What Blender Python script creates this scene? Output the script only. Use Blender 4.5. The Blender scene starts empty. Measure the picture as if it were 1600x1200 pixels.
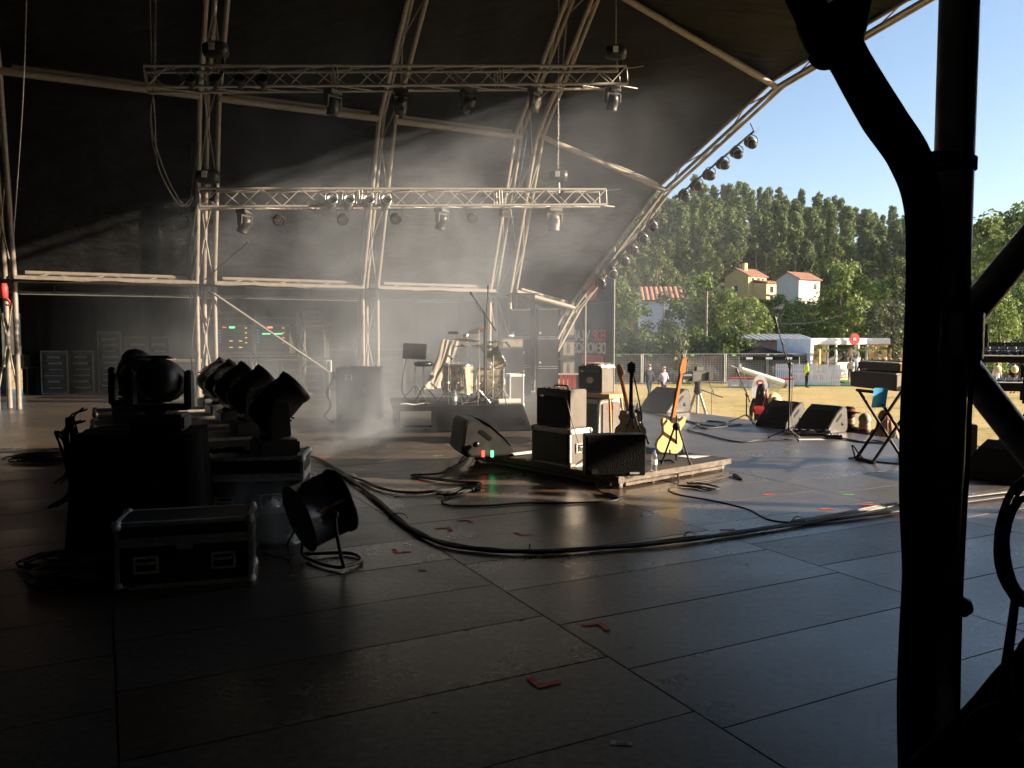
import bpy, bmesh, math, random
from mathutils import Vector as V, Matrix as Mx, noise, Quaternion
R = math.radians
random.seed(7)
SC = bpy.context.scene
COL = SC.collection
# ---------------------------------------------------------------- camera
FPX = 1256.0; PITCH = math.atan(75/FPX); CAMZ = 1.6
cam = bpy.data.cameras.new('camera'); cam.sensor_width = 36; cam.lens = 36*FPX/1600
cam.clip_start = 0.05; cam.clip_end = 4000
camo = bpy.data.objects.new('camera', cam); COL.objects.link(camo)
camo.location = (0, 0, CAMZ); camo.rotation_euler = (R(90)-PITCH, 0, 0)
SC.camera = camo
# ---------------------------------------------------------------- sky, sun, exposure
SUN_EL = R(15.5); SUN_DIR = V((0.998*math.cos(SUN_EL), -0.06*math.cos(SUN_EL), math.sin(SUN_EL))).normalized()
wd = bpy.data.worlds.new('World'); SC.world = wd; wd.use_nodes = True
nt = wd.node_tree; bg = nt.nodes['Background']
sky = nt.nodes.new('ShaderNodeTexSky'); sky.sky_type = 'NISHITA'; sky.sun_disc = False
sky.sun_elevation = R(24); sky.sun_rotation = math.atan2(SUN_DIR.x, SUN_DIR.y)
sky.air_density = 1.0; sky.dust_density = 1.0; sky.ozone_density = 1.7
nt.links.new(sky.outputs[0], bg.inputs[0]); bg.inputs[1].default_value = 0.064
sl = bpy.data.lights.new('sun', 'SUN'); sl.energy = 5.0; sl.angle = R(0.5); sl.color = (1.0, 0.80, 0.58)
so = bpy.data.objects.new('sun', sl); COL.objects.link(so); so.rotation_euler = SUN_DIR.to_track_quat('Z', 'Y').to_euler()
vs = SC.view_settings; vs.view_transform = 'Standard'; vs.look = 'None'; vs.gamma = 1; vs.use_curve_mapping = False
vs.exposure = 1.75
SC.cycles.max_bounces = 4; SC.cycles.diffuse_bounces = 2; SC.cycles.glossy_bounces = 2; SC.cycles.transmission_bounces = 4
SC.cycles.volume_bounces = 0; SC.cycles.transparent_max_bounces = 8
SC.cycles.volume_step_rate = 0.4; SC.cycles.volume_max_steps = 96
SC.cycles.sample_clamp_indirect = 4

# ---------------------------------------------------------------- geometry of the place
_cp, _sp = math.cos(PITCH), math.sin(PITCH)
def ray(px, py):
    u = (px-800)/FPX; v = (600-py)/FPX
    return V((u, _cp+v*_sp, -_sp+v*_cp))
def at(px, py, Y):
    r = ray(px, py); return V((0, 0, CAMZ))+r*(Y/r.y)
def gnd(px, py, z=0.0):
    r = ray(px, py); return V((0, 0, CAMZ))+r*((z-CAMZ)/r.z)
DA = math.atan2(.454, .891)                       # the stage's depth axis d (towards the audience)
D2 = V((math.cos(DA), math.sin(DA), 0)); W2 = V((-math.sin(DA), math.cos(DA), 0))
O0 = V((-11, 17.5, 0))
def S(t, s, z=0.0):                               # t towards the audience, s from the far wing towards the camera
    return O0+D2*t-W2*s+V((0, 0, z))
def ts(p):
    q = V((p[0], p[1], 0))-O0; return q.dot(D2), -q.dot(W2)
RAD = 9.5; H0 = 1.57; SPAN = 19.0
def field_z(y):
    if y < 15: return -1.25
    if y < 60: return -1.25-(y-15)/45*0.75
    return -2.0

# ---------------------------------------------------------------- mesh helpers
class MB:
    def __init__(s): s.v = []; s.f = []; s.sm = []; s.mi = []; s.cur = 0
    def add(s, vs, fs, smooth=False, M=None):
        o = len(s.v)
        s.v += [(M @ V(p)) if M else V(p) for p in vs]
        for f in fs:
            s.f.append([i+o for i in f]); s.sm.append(smooth); s.mi.append(s.cur)
        return s
    def box(s, c, sz, M=None, rz=0):
        x, y, z = sz[0]/2, sz[1]/2, sz[2]/2
        T = Mx.Translation(V(c)) @ Mx.Rotation(rz, 4, 'Z')
        if M: T = M @ T
        vs = [(-x,-y,-z),(x,-y,-z),(x,y,-z),(-x,y,-z),(-x,-y,z),(x,-y,z),(x,y,z),(-x,y,z)]
        return s.add(vs, [(3,2,1,0),(4,5,6,7),(0,1,5,4),(1,2,6,5),(2,3,7,6),(3,0,4,7)], False, T)
    def tube(s, a, b, r, r1=None, n=10, M=None, caps=True):
        a, b = V(a), V(b); r1 = r if r1 is None else r1
        q = (b-a).to_track_quat('Z', 'Y'); vs = []
        for p, rr in ((a, r), (b, r1)):
            for i in range(n):
                t = 2*math.pi*i/n; vs.append(p+q @ V((rr*math.cos(t), rr*math.sin(t), 0)))
        s.add(vs, [(i, (i+1)%n, n+(i+1)%n, n+i) for i in range(n)], True, M)
        if caps:
            s.add(vs[:n], [tuple(reversed(range(n)))], False, M); s.add(vs[n:], [tuple(range(n))], False, M)
        return s
    def path(s, pts, r, n=6, M=None, closed=False, flat=1.0):
        pts = [V(p) for p in pts]; m = len(pts); vs = []
        up = None
        for i, p in enumerate(pts):
            t = (pts[(i+1) % m]-pts[i-1]) if closed else (pts[min(i+1, m-1)]-pts[max(i-1, 0)])
            t = t.normalized() if t.length > 1e-9 else V((1, 0, 0))
            if up is None: up = t.orthogonal().normalized() if abs(t.z) > .9 else V((0, 0, 1))
            x = t.cross(up)
            if x.length < 1e-4: x = t.orthogonal()
            x.normalize(); up = x.cross(t).normalized()
            rr = r[i] if isinstance(r, (list, tuple)) else r
            for k in range(n):
                a = 2*math.pi*k/n; vs.append(p+x*(rr*math.cos(a))+up*(rr*flat*math.sin(a)))
        fs = []
        for i in range(m if closed else m-1):
            j = (i+1) % m
            fs += [(i*n+k, i*n+(k+1)%n, j*n+(k+1)%n, j*n+k) for k in range(n)]
        s.add(vs, fs, True, M)
        if not closed:
            s.add(vs[:n], [tuple(reversed(range(n)))], False, M); s.add(vs[-n:], [tuple(range(n))], False, M)
        return s
    def lathe(s, prof, n=20, M=None, smooth=True):
        vs = []; m = len(prof)
        for r, z in prof:
            for i in range(n):
                a = 2*math.pi*i/n; vs.append((r*math.cos(a), r*math.sin(a), z))
        fs = [(j*n+i, j*n+(i+1)%n, (j+1)*n+(i+1)%n, (j+1)*n+i) for j in range(m-1) for i in range(n)]
        s.add(vs, fs, smooth, M)
        if prof[0][0] > 1e-4: s.add(vs[:n], [tuple(reversed(range(n)))], False, M)
        if prof[-1][0] > 1e-4: s.add(vs[-n:], [tuple(range(n))], False, M)
        return s
    def prism(s, poly, h, M=None, smooth=False):
        n = len(poly); vs = [(x, y, 0) for x, y in poly]+[(x, y, h) for x, y in poly]
        s.add(vs, [tuple(reversed(range(n))), tuple(range(n, 2*n))], False, M)
        return s.add(vs, [(i, (i+1)%n, n+(i+1)%n, n+i) for i in range(n)], smooth, M)
    def grid(s, fn, nu, nv, smooth=True, M=None, thick=0):
        vs = [fn(i/nu, j/nv) for i in range(nu+1) for j in range(nv+1)]; k = nv+1
        return s.add(vs, [(i*k+j, (i+1)*k+j, (i+1)*k+j+1, i*k+j+1) for i in range(nu) for j in range(nv)], smooth, M)
    def build(s, name, mat, parent=None, loc=None, rz=0, bev=0, kind=None):
        me = bpy.data.meshes.new(name)
        me.from_pydata([tuple(p) for p in s.v], [], s.f)
        me.polygons.foreach_set('use_smooth', s.sm)
        for m in (mat if isinstance(mat, list) else [mat]): me.materials.append(MAT[m])
        if isinstance(mat, list): me.polygons.foreach_set('material_index', s.mi)
        if bev:
            b = bmesh.new(); b.from_mesh(me)
            bmesh.ops.remove_doubles(b, verts=b.verts, dist=1e-5)
            es = [e for e in b.edges if len(e.link_faces) == 2 and e.calc_face_angle(0) > 0.6]
            bmesh.ops.bevel(b, geom=es, offset=bev, segments=2, affect='EDGES', clamp_overlap=True)
            b.to_mesh(me); b.free()
        me.update()
        o = bpy.data.objects.new(name, me); COL.objects.link(o)
        if parent: o.parent = parent
        if loc is not None: o.location = loc
        if rz: o.rotation_euler = (0, 0, rz)
        if kind: o['kind'] = kind
        return o
def B(*boxes): # quick boxes
    m = MB()
    for c, sz in boxes: m.box(c, sz)
    return m
def tag(o, label, cat, group=None):
    o['label'] = label; o['category'] = cat
    if group: o['group'] = group
    return o
def thing(name, label, cat, loc=(0, 0, 0), rz=0, group=None, quat=None):
    o = bpy.data.objects.new(name, None); COL.objects.link(o); o.location = loc; o.rotation_euler = (0, 0, rz)
    o.empty_display_size = 0.1
    if quat is not None: o.rotation_mode = 'QUATERNION'; o.rotation_quaternion = quat
    return tag(o, label, cat, group)
def kids(o): return [c for c in ALLOBJ() if c.parent == o]
def ALLOBJ(): return bpy.data.objects
def dup(o, loc=None, rz=None, label=None, parent=None, ch=None):
    c = o.copy(); COL.objects.link(c); c.parent = parent
    if loc is not None: c.location = loc
    if rz is not None: c.rotation_euler = (0, 0, rz)
    if label: c['label'] = label
    for k in o.children: dup(k, parent=c)
    return c
_ROD = {}
def rod(parent, name, a, b, r, mat, n=6):
    k = (mat, n)
    if k not in _ROD:
        m = MB().tube((0, 0, 0), (0, 0, 1), 1, n=n)
        me = bpy.data.meshes.new('rod'); me.from_pydata([tuple(p) for p in m.v], [], m.f)
        me.polygons.foreach_set('use_smooth', m.sm); me.materials.append(MAT[mat]); _ROD[k] = me
    a, b = V(a), V(b)
    o = bpy.data.objects.new(name, _ROD[k]); COL.objects.link(o); o.parent = parent
    o.location = a; o.rotation_mode = 'QUATERNION'; o.rotation_quaternion = (b-a).to_track_quat('Z', 'Y')
    o.scale = (r, r, (b-a).length)
    return o
def crv(pts, n=8):
    pts = [V(p) for p in pts]; out = []
    P = [pts[0]*2-pts[1]]+pts+[pts[-1]*2-pts[-2]]
    for i in range(1, len(P)-2):
        for k in range(n):
            t = k/n; a, b, c, d = P[i-1], P[i], P[i+1], P[i+2]
            out.append(0.5*((2*b)+(c-a)*t+(2*a-5*b+4*c-d)*t*t+(3*b-a-3*c+d)*t**3))
    out.append(pts[-1]); return out
def txt(name, body, size, mat, parent, M, ext=0.002, align='CENTER'):
    c = bpy.data.curves.new(name, 'FONT'); c.body = body; c.size = size; c.extrude = ext; c.align_x = align; c.align_y = 'CENTER'
    c.materials.append(MAT[mat]); o = bpy.data.objects.new(name, c); COL.objects.link(o)
    o.parent = parent; o.matrix_local = M; return o
def TR(x, y, z): return Mx.Translation((x, y, z))
def RX(a): return Mx.Rotation(R(a), 4, 'X')
def RY(a): return Mx.Rotation(R(a), 4, 'Y')
def RZ(a): return Mx.Rotation(R(a), 4, 'Z')

# ---------------------------------------------------------------- materials
MAT = {}
def mat(name, col, rough=.6, metal=0, var=.25, scale=6, bump=.0, bscale=40, spec=.5, rnd=0, col2=None, emit=0, trans=0, alpha=1, coat=0, sheen=0, rvar=0):
    m = bpy.data.materials.new(name); m.use_nodes = True; MAT[name] = m
    n = m.node_tree.nodes; l = m.node_tree.links; b = n['Principled BSDF']
    tc = n.new('ShaderNodeTexCoord')
    nz = n.new('ShaderNodeTexNoise'); nz.inputs['Scale'].default_value = scale; nz.inputs['Detail'].default_value = 6; nz.inputs['Roughness'].default_value = .65
    l.new(tc.outputs['Object'], nz.inputs['Vector'])
    c2 = col2 or tuple(max(0, c*(1-var)) for c in col); c1 = col if col2 else tuple(min(1, c*(1+var)) for c in col)
    rp = n.new('ShaderNodeValToRGB'); rp.color_ramp.elements[0].position = .32; rp.color_ramp.elements[1].position = .68
    rp.color_ramp.elements[0].color = (*c2, 1); rp.color_ramp.elements[1].color = (*c1, 1)
    l.new(nz.outputs['Fac'], rp.inputs[0]); out = rp.outputs[0]
    if rnd:
        oi = n.new('ShaderNodeObjectInfo'); hs = n.new('ShaderNodeHueSaturation')
        mp = n.new('ShaderNodeMapRange'); mp.inputs[3].default_value = 1-rnd; mp.inputs[4].default_value = 1+rnd
        l.new(oi.outputs['Random'], mp.inputs[0]); l.new(mp.outputs[0], hs.inputs['Value']); l.new(out, hs.inputs['Color'])
        ma = n.new('ShaderNodeMath'); ma.operation = 'MULTIPLY_ADD'; ma.inputs[1].default_value = 0.04*rnd/.2; ma.inputs[2].default_value = .5-.02*rnd/.2
        l.new(oi.outputs['Random'], ma.inputs[0]); l.new(ma.outputs[0], hs.inputs['Hue'])
        out = hs.outputs[0]
    l.new(out, b.inputs['Base Color'])
    b.inputs['Roughness'].default_value = rough; b.inputs['Metallic'].default_value = metal
    b.inputs['Specular IOR Level'].default_value = spec
    if rvar:
        mr = n.new('ShaderNodeMapRange'); mr.inputs[1].default_value = .3; mr.inputs[2].default_value = .7
        mr.inputs[3].default_value = max(.03, rough-rvar); mr.inputs[4].default_value = rough+rvar
        l.new(nz.outputs['Fac'], mr.inputs[0]); l.new(mr.outputs[0], b.inputs['Roughness'])
    if bump:
        n2 = n.new('ShaderNodeTexNoise'); n2.inputs['Scale'].default_value = bscale; n2.inputs['Detail'].default_value = 4
        l.new(tc.outputs['Object'], n2.inputs['Vector'])
        bp = n.new('ShaderNodeBump'); bp.inputs['Strength'].default_value = bump; bp.inputs['Distance'].default_value = .02
        l.new(n2.outputs['Fac'], bp.inputs['Height']); l.new(bp.outputs[0], b.inputs['Normal'])
    if emit: b.inputs['Emission Color'].default_value = (*col, 1); b.inputs['Emission Strength'].default_value = emit
    if trans: b.inputs['Transmission Weight'].default_value = trans
    if coat: b.inputs['Coat Weight'].default_value = coat
    if alpha < 1: b.inputs['Alpha'].default_value = alpha
    return m
mat('alu', (.23, .205, .18), .55, .2, .18, 9, .15, 60)
mat('alu_dull', (.17, .16, .148), .55, .3, .25, 7, .2, 50)
mat('truss_silver', (.33, .31, .285), .45, .4, .15, 12)
mat('near_alu', (.48, .46, .43), .42, .7, .3, 14, .1, 90)
mat('steel', (.55, .54, .52), .3, .9, .2, 12)
mat('chrome', (.8, .8, .78), .12, 1, .05, 8)
mat('skin_tarp', (.0045, .0052, .0064), .6, 0, .4, .7, .5, 2.2, .10)
mat('black_cloth', (.010, .010, .011), .9, 0, .3, 3, .4, 60, .1)
mat('black_plastic', (.030, .030, .032), .42, 0, .3, 10, .12, 120)
mat('black_paint', (.018, .018, .019), .55, 0, .3, 9, .15, 160, .25)
mat('black_satin', (.012, .013, .015), .28, 0, .2, 9, .02, 60)
mat('grille', (.014, .014, .014), .75, .2, .3, 90, .5, 300)
mat('rubber', (.014, .014, .014), .6, 0, .4, 12, .2, 80)
mat('cable_grey', (.16, .15, .13), .5, 0, .5, 5)
mat('case_ply', (.036, .035, .034), .5, 0, .35, 5, .15, 120)
mat('case_grey', (.115, .10, .085), .65, 0, .2, 5, .15, 90)
mat('case_edge', (.36, .35, .33), .42, .6, .25, 15)
mat('case_edge_dark', (.70, .70, .69), .42, .2, .3, 15)
mat('ply_dark', (.05, .045, .04), .6, 0, .3, 4, .2, 60)
mat('wood', (.50, .29, .12), .5, 0, .3, 3, .1, 50)
mat('neck_wood', (.46, .20, .07), .35, 0, .25, 6, .05, 50)
mat('rosewood', (.05, .03, .02), .5, 0, .3, 10)
mat('cream_gtr', (.74, .60, .30), .22, 0, .06, 4, 0, 40, .5, coat=.6)
mat('tan_gtr', (.30, .21, .12), .25, 0, .2, 4, 0, 40, .5, coat=.5)
mat('gtr_dark', (.015, .012, .010), .22, 0, .2, 5, coat=.5)
mat('oyster', (.30, .26, .185), .3, 0, .6, 22, 0, 40, .5, coat=.4)
mat('drum_head', (.72, .70, .65), .5, 0, .1, 6)
mat('brass', (.42, .33, .19), .35, .9, .25, 30, .1, 200)
mat('white_cloth', (.40, .36, .31), .8, 0, .1, 4, .3, 20)
mat('towel', (.78, .70, .64), .9, 0, .08, 8, .5, 160)
mat('paper', (.80, .80, .80), .7, 0, .05, 4)
mat('red_tape', (.80, .10, .06), .55, 0, .25, 30)
mat('pink_tape', (.75, .09, .16), .55, 0, .25, 30)
mat('green_tape', (.12, .55, .12), .55, 0, .2, 30)
mat('white_tape', (.50, .50, .48), .6, 0, .25, 40)
mat('red_paint', (.60, .05, .05), .5, 0, .15, 5)
mat('red_sign', (.50, .045, .045), .5, 0, .1, 5)
mat('blue_sheet', (.02, .36, .72), .45, 0, .15, 5)
mat('led_green', (.1, .9, .25), .4, emit=1.2); mat('led_red', (.9, .08, .05), .4, emit=1.0)
mat('led_amber', (.9, .5, .12), .4, emit=.5); mat('led_blue', (.1, .25, .6), .4, emit=.10); mat('led_cyan', (.4, .75, .9), .4, emit=.6)
mat('white_paint', (.72, .72, .72), .55, 0, .06, 5, .1, 40)
mat('picket_white', (.70, .72, .78), .6, 0, .06, 8)
mat('hut_wood', (.66, .42, .17), .6, 0, .18, 3, .1, 40, rnd=.12)
mat('hut_dark', (.04, .035, .03), .7, 0, .4, 3)
mat('green_carpet', (.03, .16, .06), .9, 0, .2, 8, .4, 80)
mat('flower', (.16, .36, .06), .8, 0, .5, 20)
mat('glass_dark', (.04, .045, .05), .1, 0, .3, 2, spec=.8)
mat('clear_plastic', (.9, .95, 1), .08, 0, .02, 5, trans=.9)
mat('blue_cap', (.05, .12, .6), .4)
mat('wall_yellow', (.72, .52, .22), .8, 0, .06, 1.5, .1, 20)
mat('wall_cream', (.66, .60, .52), .8, 0, .06, 1.5, .1, 20)
mat('wall_white', (.74, .73, .72), .8, 0, .05, 1.5, .1, 20)
mat('roof_tile', (.38, .19, .12), .8, 0, .3, 4, .3, 12)
mat('brick_wall', (.42, .24, .17), .85, 0, .2, 3, .2, 20)
mat('metal_roof', (.5, .5, .5), .5, .5, .15, 3)
mat('pole_wood', (.22, .17, .13), .8, 0, .25, 5, .2, 30)
mat('fence_steel', (.38, .38, .37), .45, .6, .15, 8)
mat('fence_tarp', (.06, .055, .045), .4, 0, .6, 1.6, .9, 3.0)
mat('barrier_tube', (.62, .64, .52), .5, 0, .1, 4)
mat('bark', (.16, .12, .09), .9, 0, .35, 3, .4, 20)
mat('bark_pale', (.36, .31, .25), .85, 0, .35, 2, .3, 12)
mat('banner', (.07, .075, .085), .75, 0, .12, 2, .2, 12)
mat('text_white', (.62, .62, .62), .7, 0, .05); mat('text_red', (.62, .10, .10), .7, 0, .05); mat('text_orange', (.7, .28, .12), .6, 0, .05); mat('text_grey', (.55, .55, .53), .6)
mat('skin', (.52, .30, .21), .55, 0, .08, 8); mat('hair_grey', (.30, .27, .25), .7, 0, .3, 30); mat('hair_brown', (.10, .055, .03), .6, 0, .4, 30)
mat('hair_red', (.28, .13, .06), .6, 0, .4, 30); mat('hair_dark', (.012, .010, .009), .6, 0, .4, 30); mat('hair_blond', (.58, .42, .22), .6, 0, .3, 30)
mat('straw', (.66, .47, .26), .8, 0, .15, 40, .3, 120)
for nm, c in (('navy', (.025, .03, .05)), ('black_tee', (.014, .014, .016)), ('lilac', (.48, .40, .55)), ('denim', (.10, .14, .20)), ('grey_shorts', (.14, .15, .15)),
              ('hivis', (.62, .80, .04)), ('red_cloth', (.58, .05, .05)), ('white_tee', (.7, .7, .7)), ('khaki', (.28, .24, .16)), ('plaid', (.10, .05, .06)), ('felt_black', (.014, .014, .015))):
    mat(nm, c, .85, 0, .2, 12, .3, 60, .3)
mat('soil', (.20, .15, .09), .95, 0, .3, .6, .4, 4)
def leafmat(name, c1, c2, rnd=.22, tr=.25):
    m = bpy.data.materials.new(name); m.use_nodes = True; MAT[name] = m
    n = m.node_tree.nodes; l = m.node_tree.links; b = n['Principled BSDF']
    g = n.new('ShaderNodeNewGeometry'); oi = n.new('ShaderNodeObjectInfo')
    rp = n.new('ShaderNodeValToRGB'); rp.color_ramp.elements[0].color = (*c1, 1); rp.color_ramp.elements[1].color = (*c2, 1)
    l.new(g.outputs['Random Per Island'], rp.inputs[0])
    hs = n.new('ShaderNodeHueSaturation'); mp = n.new('ShaderNodeMapRange'); mp.inputs[3].default_value = 1-rnd; mp.inputs[4].default_value = 1+rnd
    l.new(oi.outputs['Random'], mp.inputs[0]); l.new(mp.outputs[0], hs.inputs['Value']); l.new(rp.outputs[0], hs.inputs['Color'])
    l.new(hs.outputs[0], b.inputs['Base Color']); b.inputs['Roughness'].default_value = .6; b.inputs['Specular IOR Level'].default_value = .3
    t = n.new('ShaderNodeBsdfTranslucent'); l.new(hs.outputs[0], t.inputs[0])
    mx = n.new('ShaderNodeMixShader'); mx.inputs[0].default_value = tr
    l.new(b.outputs[0], mx.inputs[1]); l.new(t.outputs[0], mx.inputs[2]); l.new(mx.outputs[0], n['Material Output'].inputs[0])
leafmat('leaf_mid', (.07, .12, .03), (.19, .27, .08), .22, .35); leafmat('leaf_light', (.10, .16, .036), (.26, .33, .10), .22, .35)
leafmat('leaf_dark', (.045, .075, .02), (.12, .16, .045), .22, .35); leafmat('leaf_euc', (.06, .098, .034), (.175, .24, .08), .22, .35); leafmat('leaf_olive', (.07, .09, .045), (.17, .19, .11))
leafmat('leaf_pine', (.06, .092, .024), (.165, .205, .055), .22, .35)

def floor_mat():                                   # coated stage boards: tint, gloss and wear differ from board to board
    m = bpy.data.materials.new('stage_board'); m.use_nodes = True; MAT['stage_board'] = m
    n = m.node_tree.nodes; l = m.node_tree.links; b = n['Principled BSDF']
    tc = n.new('ShaderNodeTexCoord'); oi = n.new('ShaderNodeObjectInfo'); ge = n.new('ShaderNodeNewGeometry')
    def nz(sc, det, rough=.6, vec=None):
        k = n.new('ShaderNodeTexNoise'); k.inputs['Scale'].default_value = sc; k.inputs['Detail'].default_value = det; k.inputs['Roughness'].default_value = rough
        l.new(vec or ge.outputs['Position'], k.inputs['Vector']); return k
    big = nz(.9, 5); fine = nz(22, 6, .75); grit = nz(140, 3, .7)
    mp = n.new('ShaderNodeMapping'); mp.inputs['Rotation'].default_value = (0, 0, -DA); mp.inputs['Scale'].default_value = (.6, 9, 1)
    l.new(ge.outputs['Position'], mp.inputs[0]); streak = nz(3.0, 6, .7, mp.outputs[0])
    def ramp(src, p0, p1, c0, c1):
        r = n.new('ShaderNodeValToRGB'); r.color_ramp.elements[0].position = p0; r.color_ramp.elements[1].position = p1
        r.color_ramp.elements[0].color = (*c0, 1); r.color_ramp.elements[1].color = (*c1, 1); l.new(src, r.inputs[0]); return r.outputs[0]
    def mix(f, a, c, mode='MIX'):
        x = n.new('ShaderNodeMix'); x.data_type = 'RGBA'; x.blend_type = mode
        if isinstance(f, float): x.inputs[0].default_value = f
        else: l.new(f, x.inputs[0])
        l.new(a, x.inputs[6]); l.new(c, x.inputs[7]); return x.outputs[2]
    boards = ramp(oi.outputs['Random'], .3, .7, (.135, .102, .076), (.135, .117, .102))
    scuff = ramp(fine.outputs[0], .38, .72, (.42, .42, .42), (1.4, 1.4, 1.4))
    st = ramp(streak.outputs[0], .3, .75, (.65, .65, .65), (1.15, 1.15, 1.15))
    c = mix(1.0, boards, scuff, 'MULTIPLY'); c = mix(1.0, c, st, 'MULTIPLY')
    spots = ramp(nz(7, 4, .8).outputs[0], .66, .72, (1, 1, 1), (.25, .25, .25)); c = mix(1.0, c, spots, 'MULTIPLY')
    mp2 = n.new('ShaderNodeMapping'); mp2.inputs['Rotation'].default_value = (0, 0, .9); mp2.inputs['Scale'].default_value = (1.2, 30, 1); l.new(ge.outputs['Position'], mp2.inputs[0])
    scr = ramp(nz(2.2, 5, .7, mp2.outputs[0]).outputs[0], .66, .74, (1, 1, 1), (1.5, 1.47, 1.44)); c = mix(1.0, c, scr, 'MULTIPLY')
    dust = ramp(nz(1.7, 7, .75).outputs[0], .35, .85, (.85, .85, .85), (1.3, 1.28, 1.25)); c = mix(1.0, c, dust, 'MULTIPLY')
    l.new(c, b.inputs['Base Color'])
    rr = n.new('ShaderNodeMath'); rr.operation = 'MULTIPLY_ADD'; rr.inputs[1].default_value = .30; l.new(big.outputs[0], rr.inputs[0])
    r2 = n.new('ShaderNodeMapRange'); r2.inputs[3].default_value = .12; r2.inputs[4].default_value = .21; l.new(oi.outputs['Random'], r2.inputs[0])
    l.new(r2.outputs[0], rr.inputs[2]); l.new(rr.outputs[0], b.inputs['Roughness'])
    b.inputs['Specular IOR Level'].default_value = .55
    bp = n.new('ShaderNodeBump'); bp.inputs['Strength'].default_value = .11; bp.inputs['Distance'].default_value = .004
    ad = n.new('ShaderNodeMath'); ad.operation = 'ADD'; l.new(fine.outputs[0], ad.inputs[0]); l.new(grit.outputs[0], ad.inputs[1])
    l.new(ad.outputs[0], bp.inputs['Height']); l.new(bp.outputs[0], b.inputs['Normal'])
floor_mat()
_n = MAT['skin_tarp'].node_tree.nodes; _l = MAT['skin_tarp'].node_tree.links                 # tension creases run along the bays
_g = _n.new('ShaderNodeNewGeometry'); _m = _n.new('ShaderNodeMapping'); _m.inputs['Rotation'].default_value = (0, 0, -DA); _m.inputs['Scale'].default_value = (.22, 1.5, 1.5)
_l.new(_g.outputs['Position'], _m.inputs[0])
for _b in [q for q in _n if q.type == 'BUMP']:
    _b.inputs['Strength'].default_value = .9; _b.inputs['Distance'].default_value = .10; _l.new(_m.outputs[0], _b.inputs['Height'].links[0].from_node.inputs['Vector'])
MAT['skin_tarp'].node_tree.nodes['Principled BSDF'].inputs['Specular IOR Level'].default_value = .18
def grass_mat():
    m = bpy.data.materials.new('dry_grass'); m.use_nodes = True; MAT['dry_grass'] = m
    n = m.node_tree.nodes; l = m.node_tree.links; b = n['Principled BSDF']; ge = n.new('ShaderNodeNewGeometry')
    def nz(sc, det):
        k = n.new('ShaderNodeTexNoise'); k.inputs['Scale'].default_value = sc; k.inputs['Detail'].default_value = det; k.inputs['Roughness'].default_value = .7
        l.new(ge.outputs['Position'], k.inputs['Vector']); return k
    a = nz(.16, 6); f = nz(6, 6)
    r = n.new('ShaderNodeValToRGB'); e = r.color_ramp.elements; e[0].position = .36; e[0].color = (.27, .25, .085, 1); e[1].position = .62; e[1].color = (.62, .45, .23, 1)
    k = r.color_ramp.elements.new(.48); k.color = (.53, .42, .18, 1)
    l.new(a.outputs[0], r.inputs[0])
    r2 = n.new('ShaderNodeValToRGB'); r2.color_ramp.elements[0].position = .3; r2.color_ramp.elements[1].position = .7
    r2.color_ramp.elements[0].color = (.6, .6, .6, 1); r2.color_ramp.elements[1].color = (1.15, 1.15, 1.1, 1); l.new(f.outputs[0], r2.inputs[0])
    x = n.new('ShaderNodeMix'); x.data_type = 'RGBA'; x.blend_type = 'MULTIPLY'; x.inputs[0].default_value = 1; l.new(r.outputs[0], x.inputs[6]); l.new(r2.outputs[0], x.inputs[7])
    l.new(x.outputs[2], b.inputs['Base Color']); b.inputs['Roughness'].default_value = .95; b.inputs['Specular IOR Level'].default_value = .1
    bp = n.new('ShaderNodeBump'); bp.inputs['Strength'].default_value = 1.0; bp.inputs['Distance'].default_value = .08
    l.new(f.outputs[0], bp.inputs['Height']); l.new(bp.outputs[0], b.inputs['Normal'])
grass_mat()
mat('riser_metal', (.075, .062, .05), .5, .5, .5, 14, .2, 60)
mat('hill_ground', (.05, .05, .022), .95, 0, .5, .12, .3, 2)
# ================================================================ THE SETTING
def struct(o): o['kind'] = 'structure'; return o
# field: one sheet out to the horizon
ys = [-60, -20, 5, 15, 20, 30, 45, 60, 75, 90, 140, 300, 900, 3000]
m = MB(); xs = [-3000, -600, -150, -60, -20, 0, 10, 20, 30, 45, 60, 80, 110, 160, 300, 700, 3000]
vsg = [(x, y, field_z(y)) for y in ys for x in xs]; k = len(xs)
m.add(vsg, [(j*k+i, j*k+i+1, (j+1)*k+i+1, (j+1)*k+i) for j in range(len(ys)-1) for i in range(k-1)], True)
struct(m.build('field', 'dry_grass'))
def hill_z(x, y):
    base = max(0, y-100)
    h = 0.20*base if base < 60 else 12+0.27*(base-60)
    h = min(h, 12+0.27*130+(base-190)*.05) if base > 190 else h
    fall = 1.0-.34*min(1, max(0, (x-50-.15*(y-150))/80)) - .5*min(1, max(0, (x-180)/150))
    fall -= .15*min(1, max(0, (30-x)/60))
    return field_z(y)-.3+h*fall+noise.noise(V((x*.02, y*.02, 0)))*2.0*min(1, base/60)
m = MB(); m.grid(lambda u, v: (lambda x, y: (x, y, hill_z(x, y)))(-120+u*520, 96+v*300), 60, 40)
struct(m.build('hill', 'hill_ground'))

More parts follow.
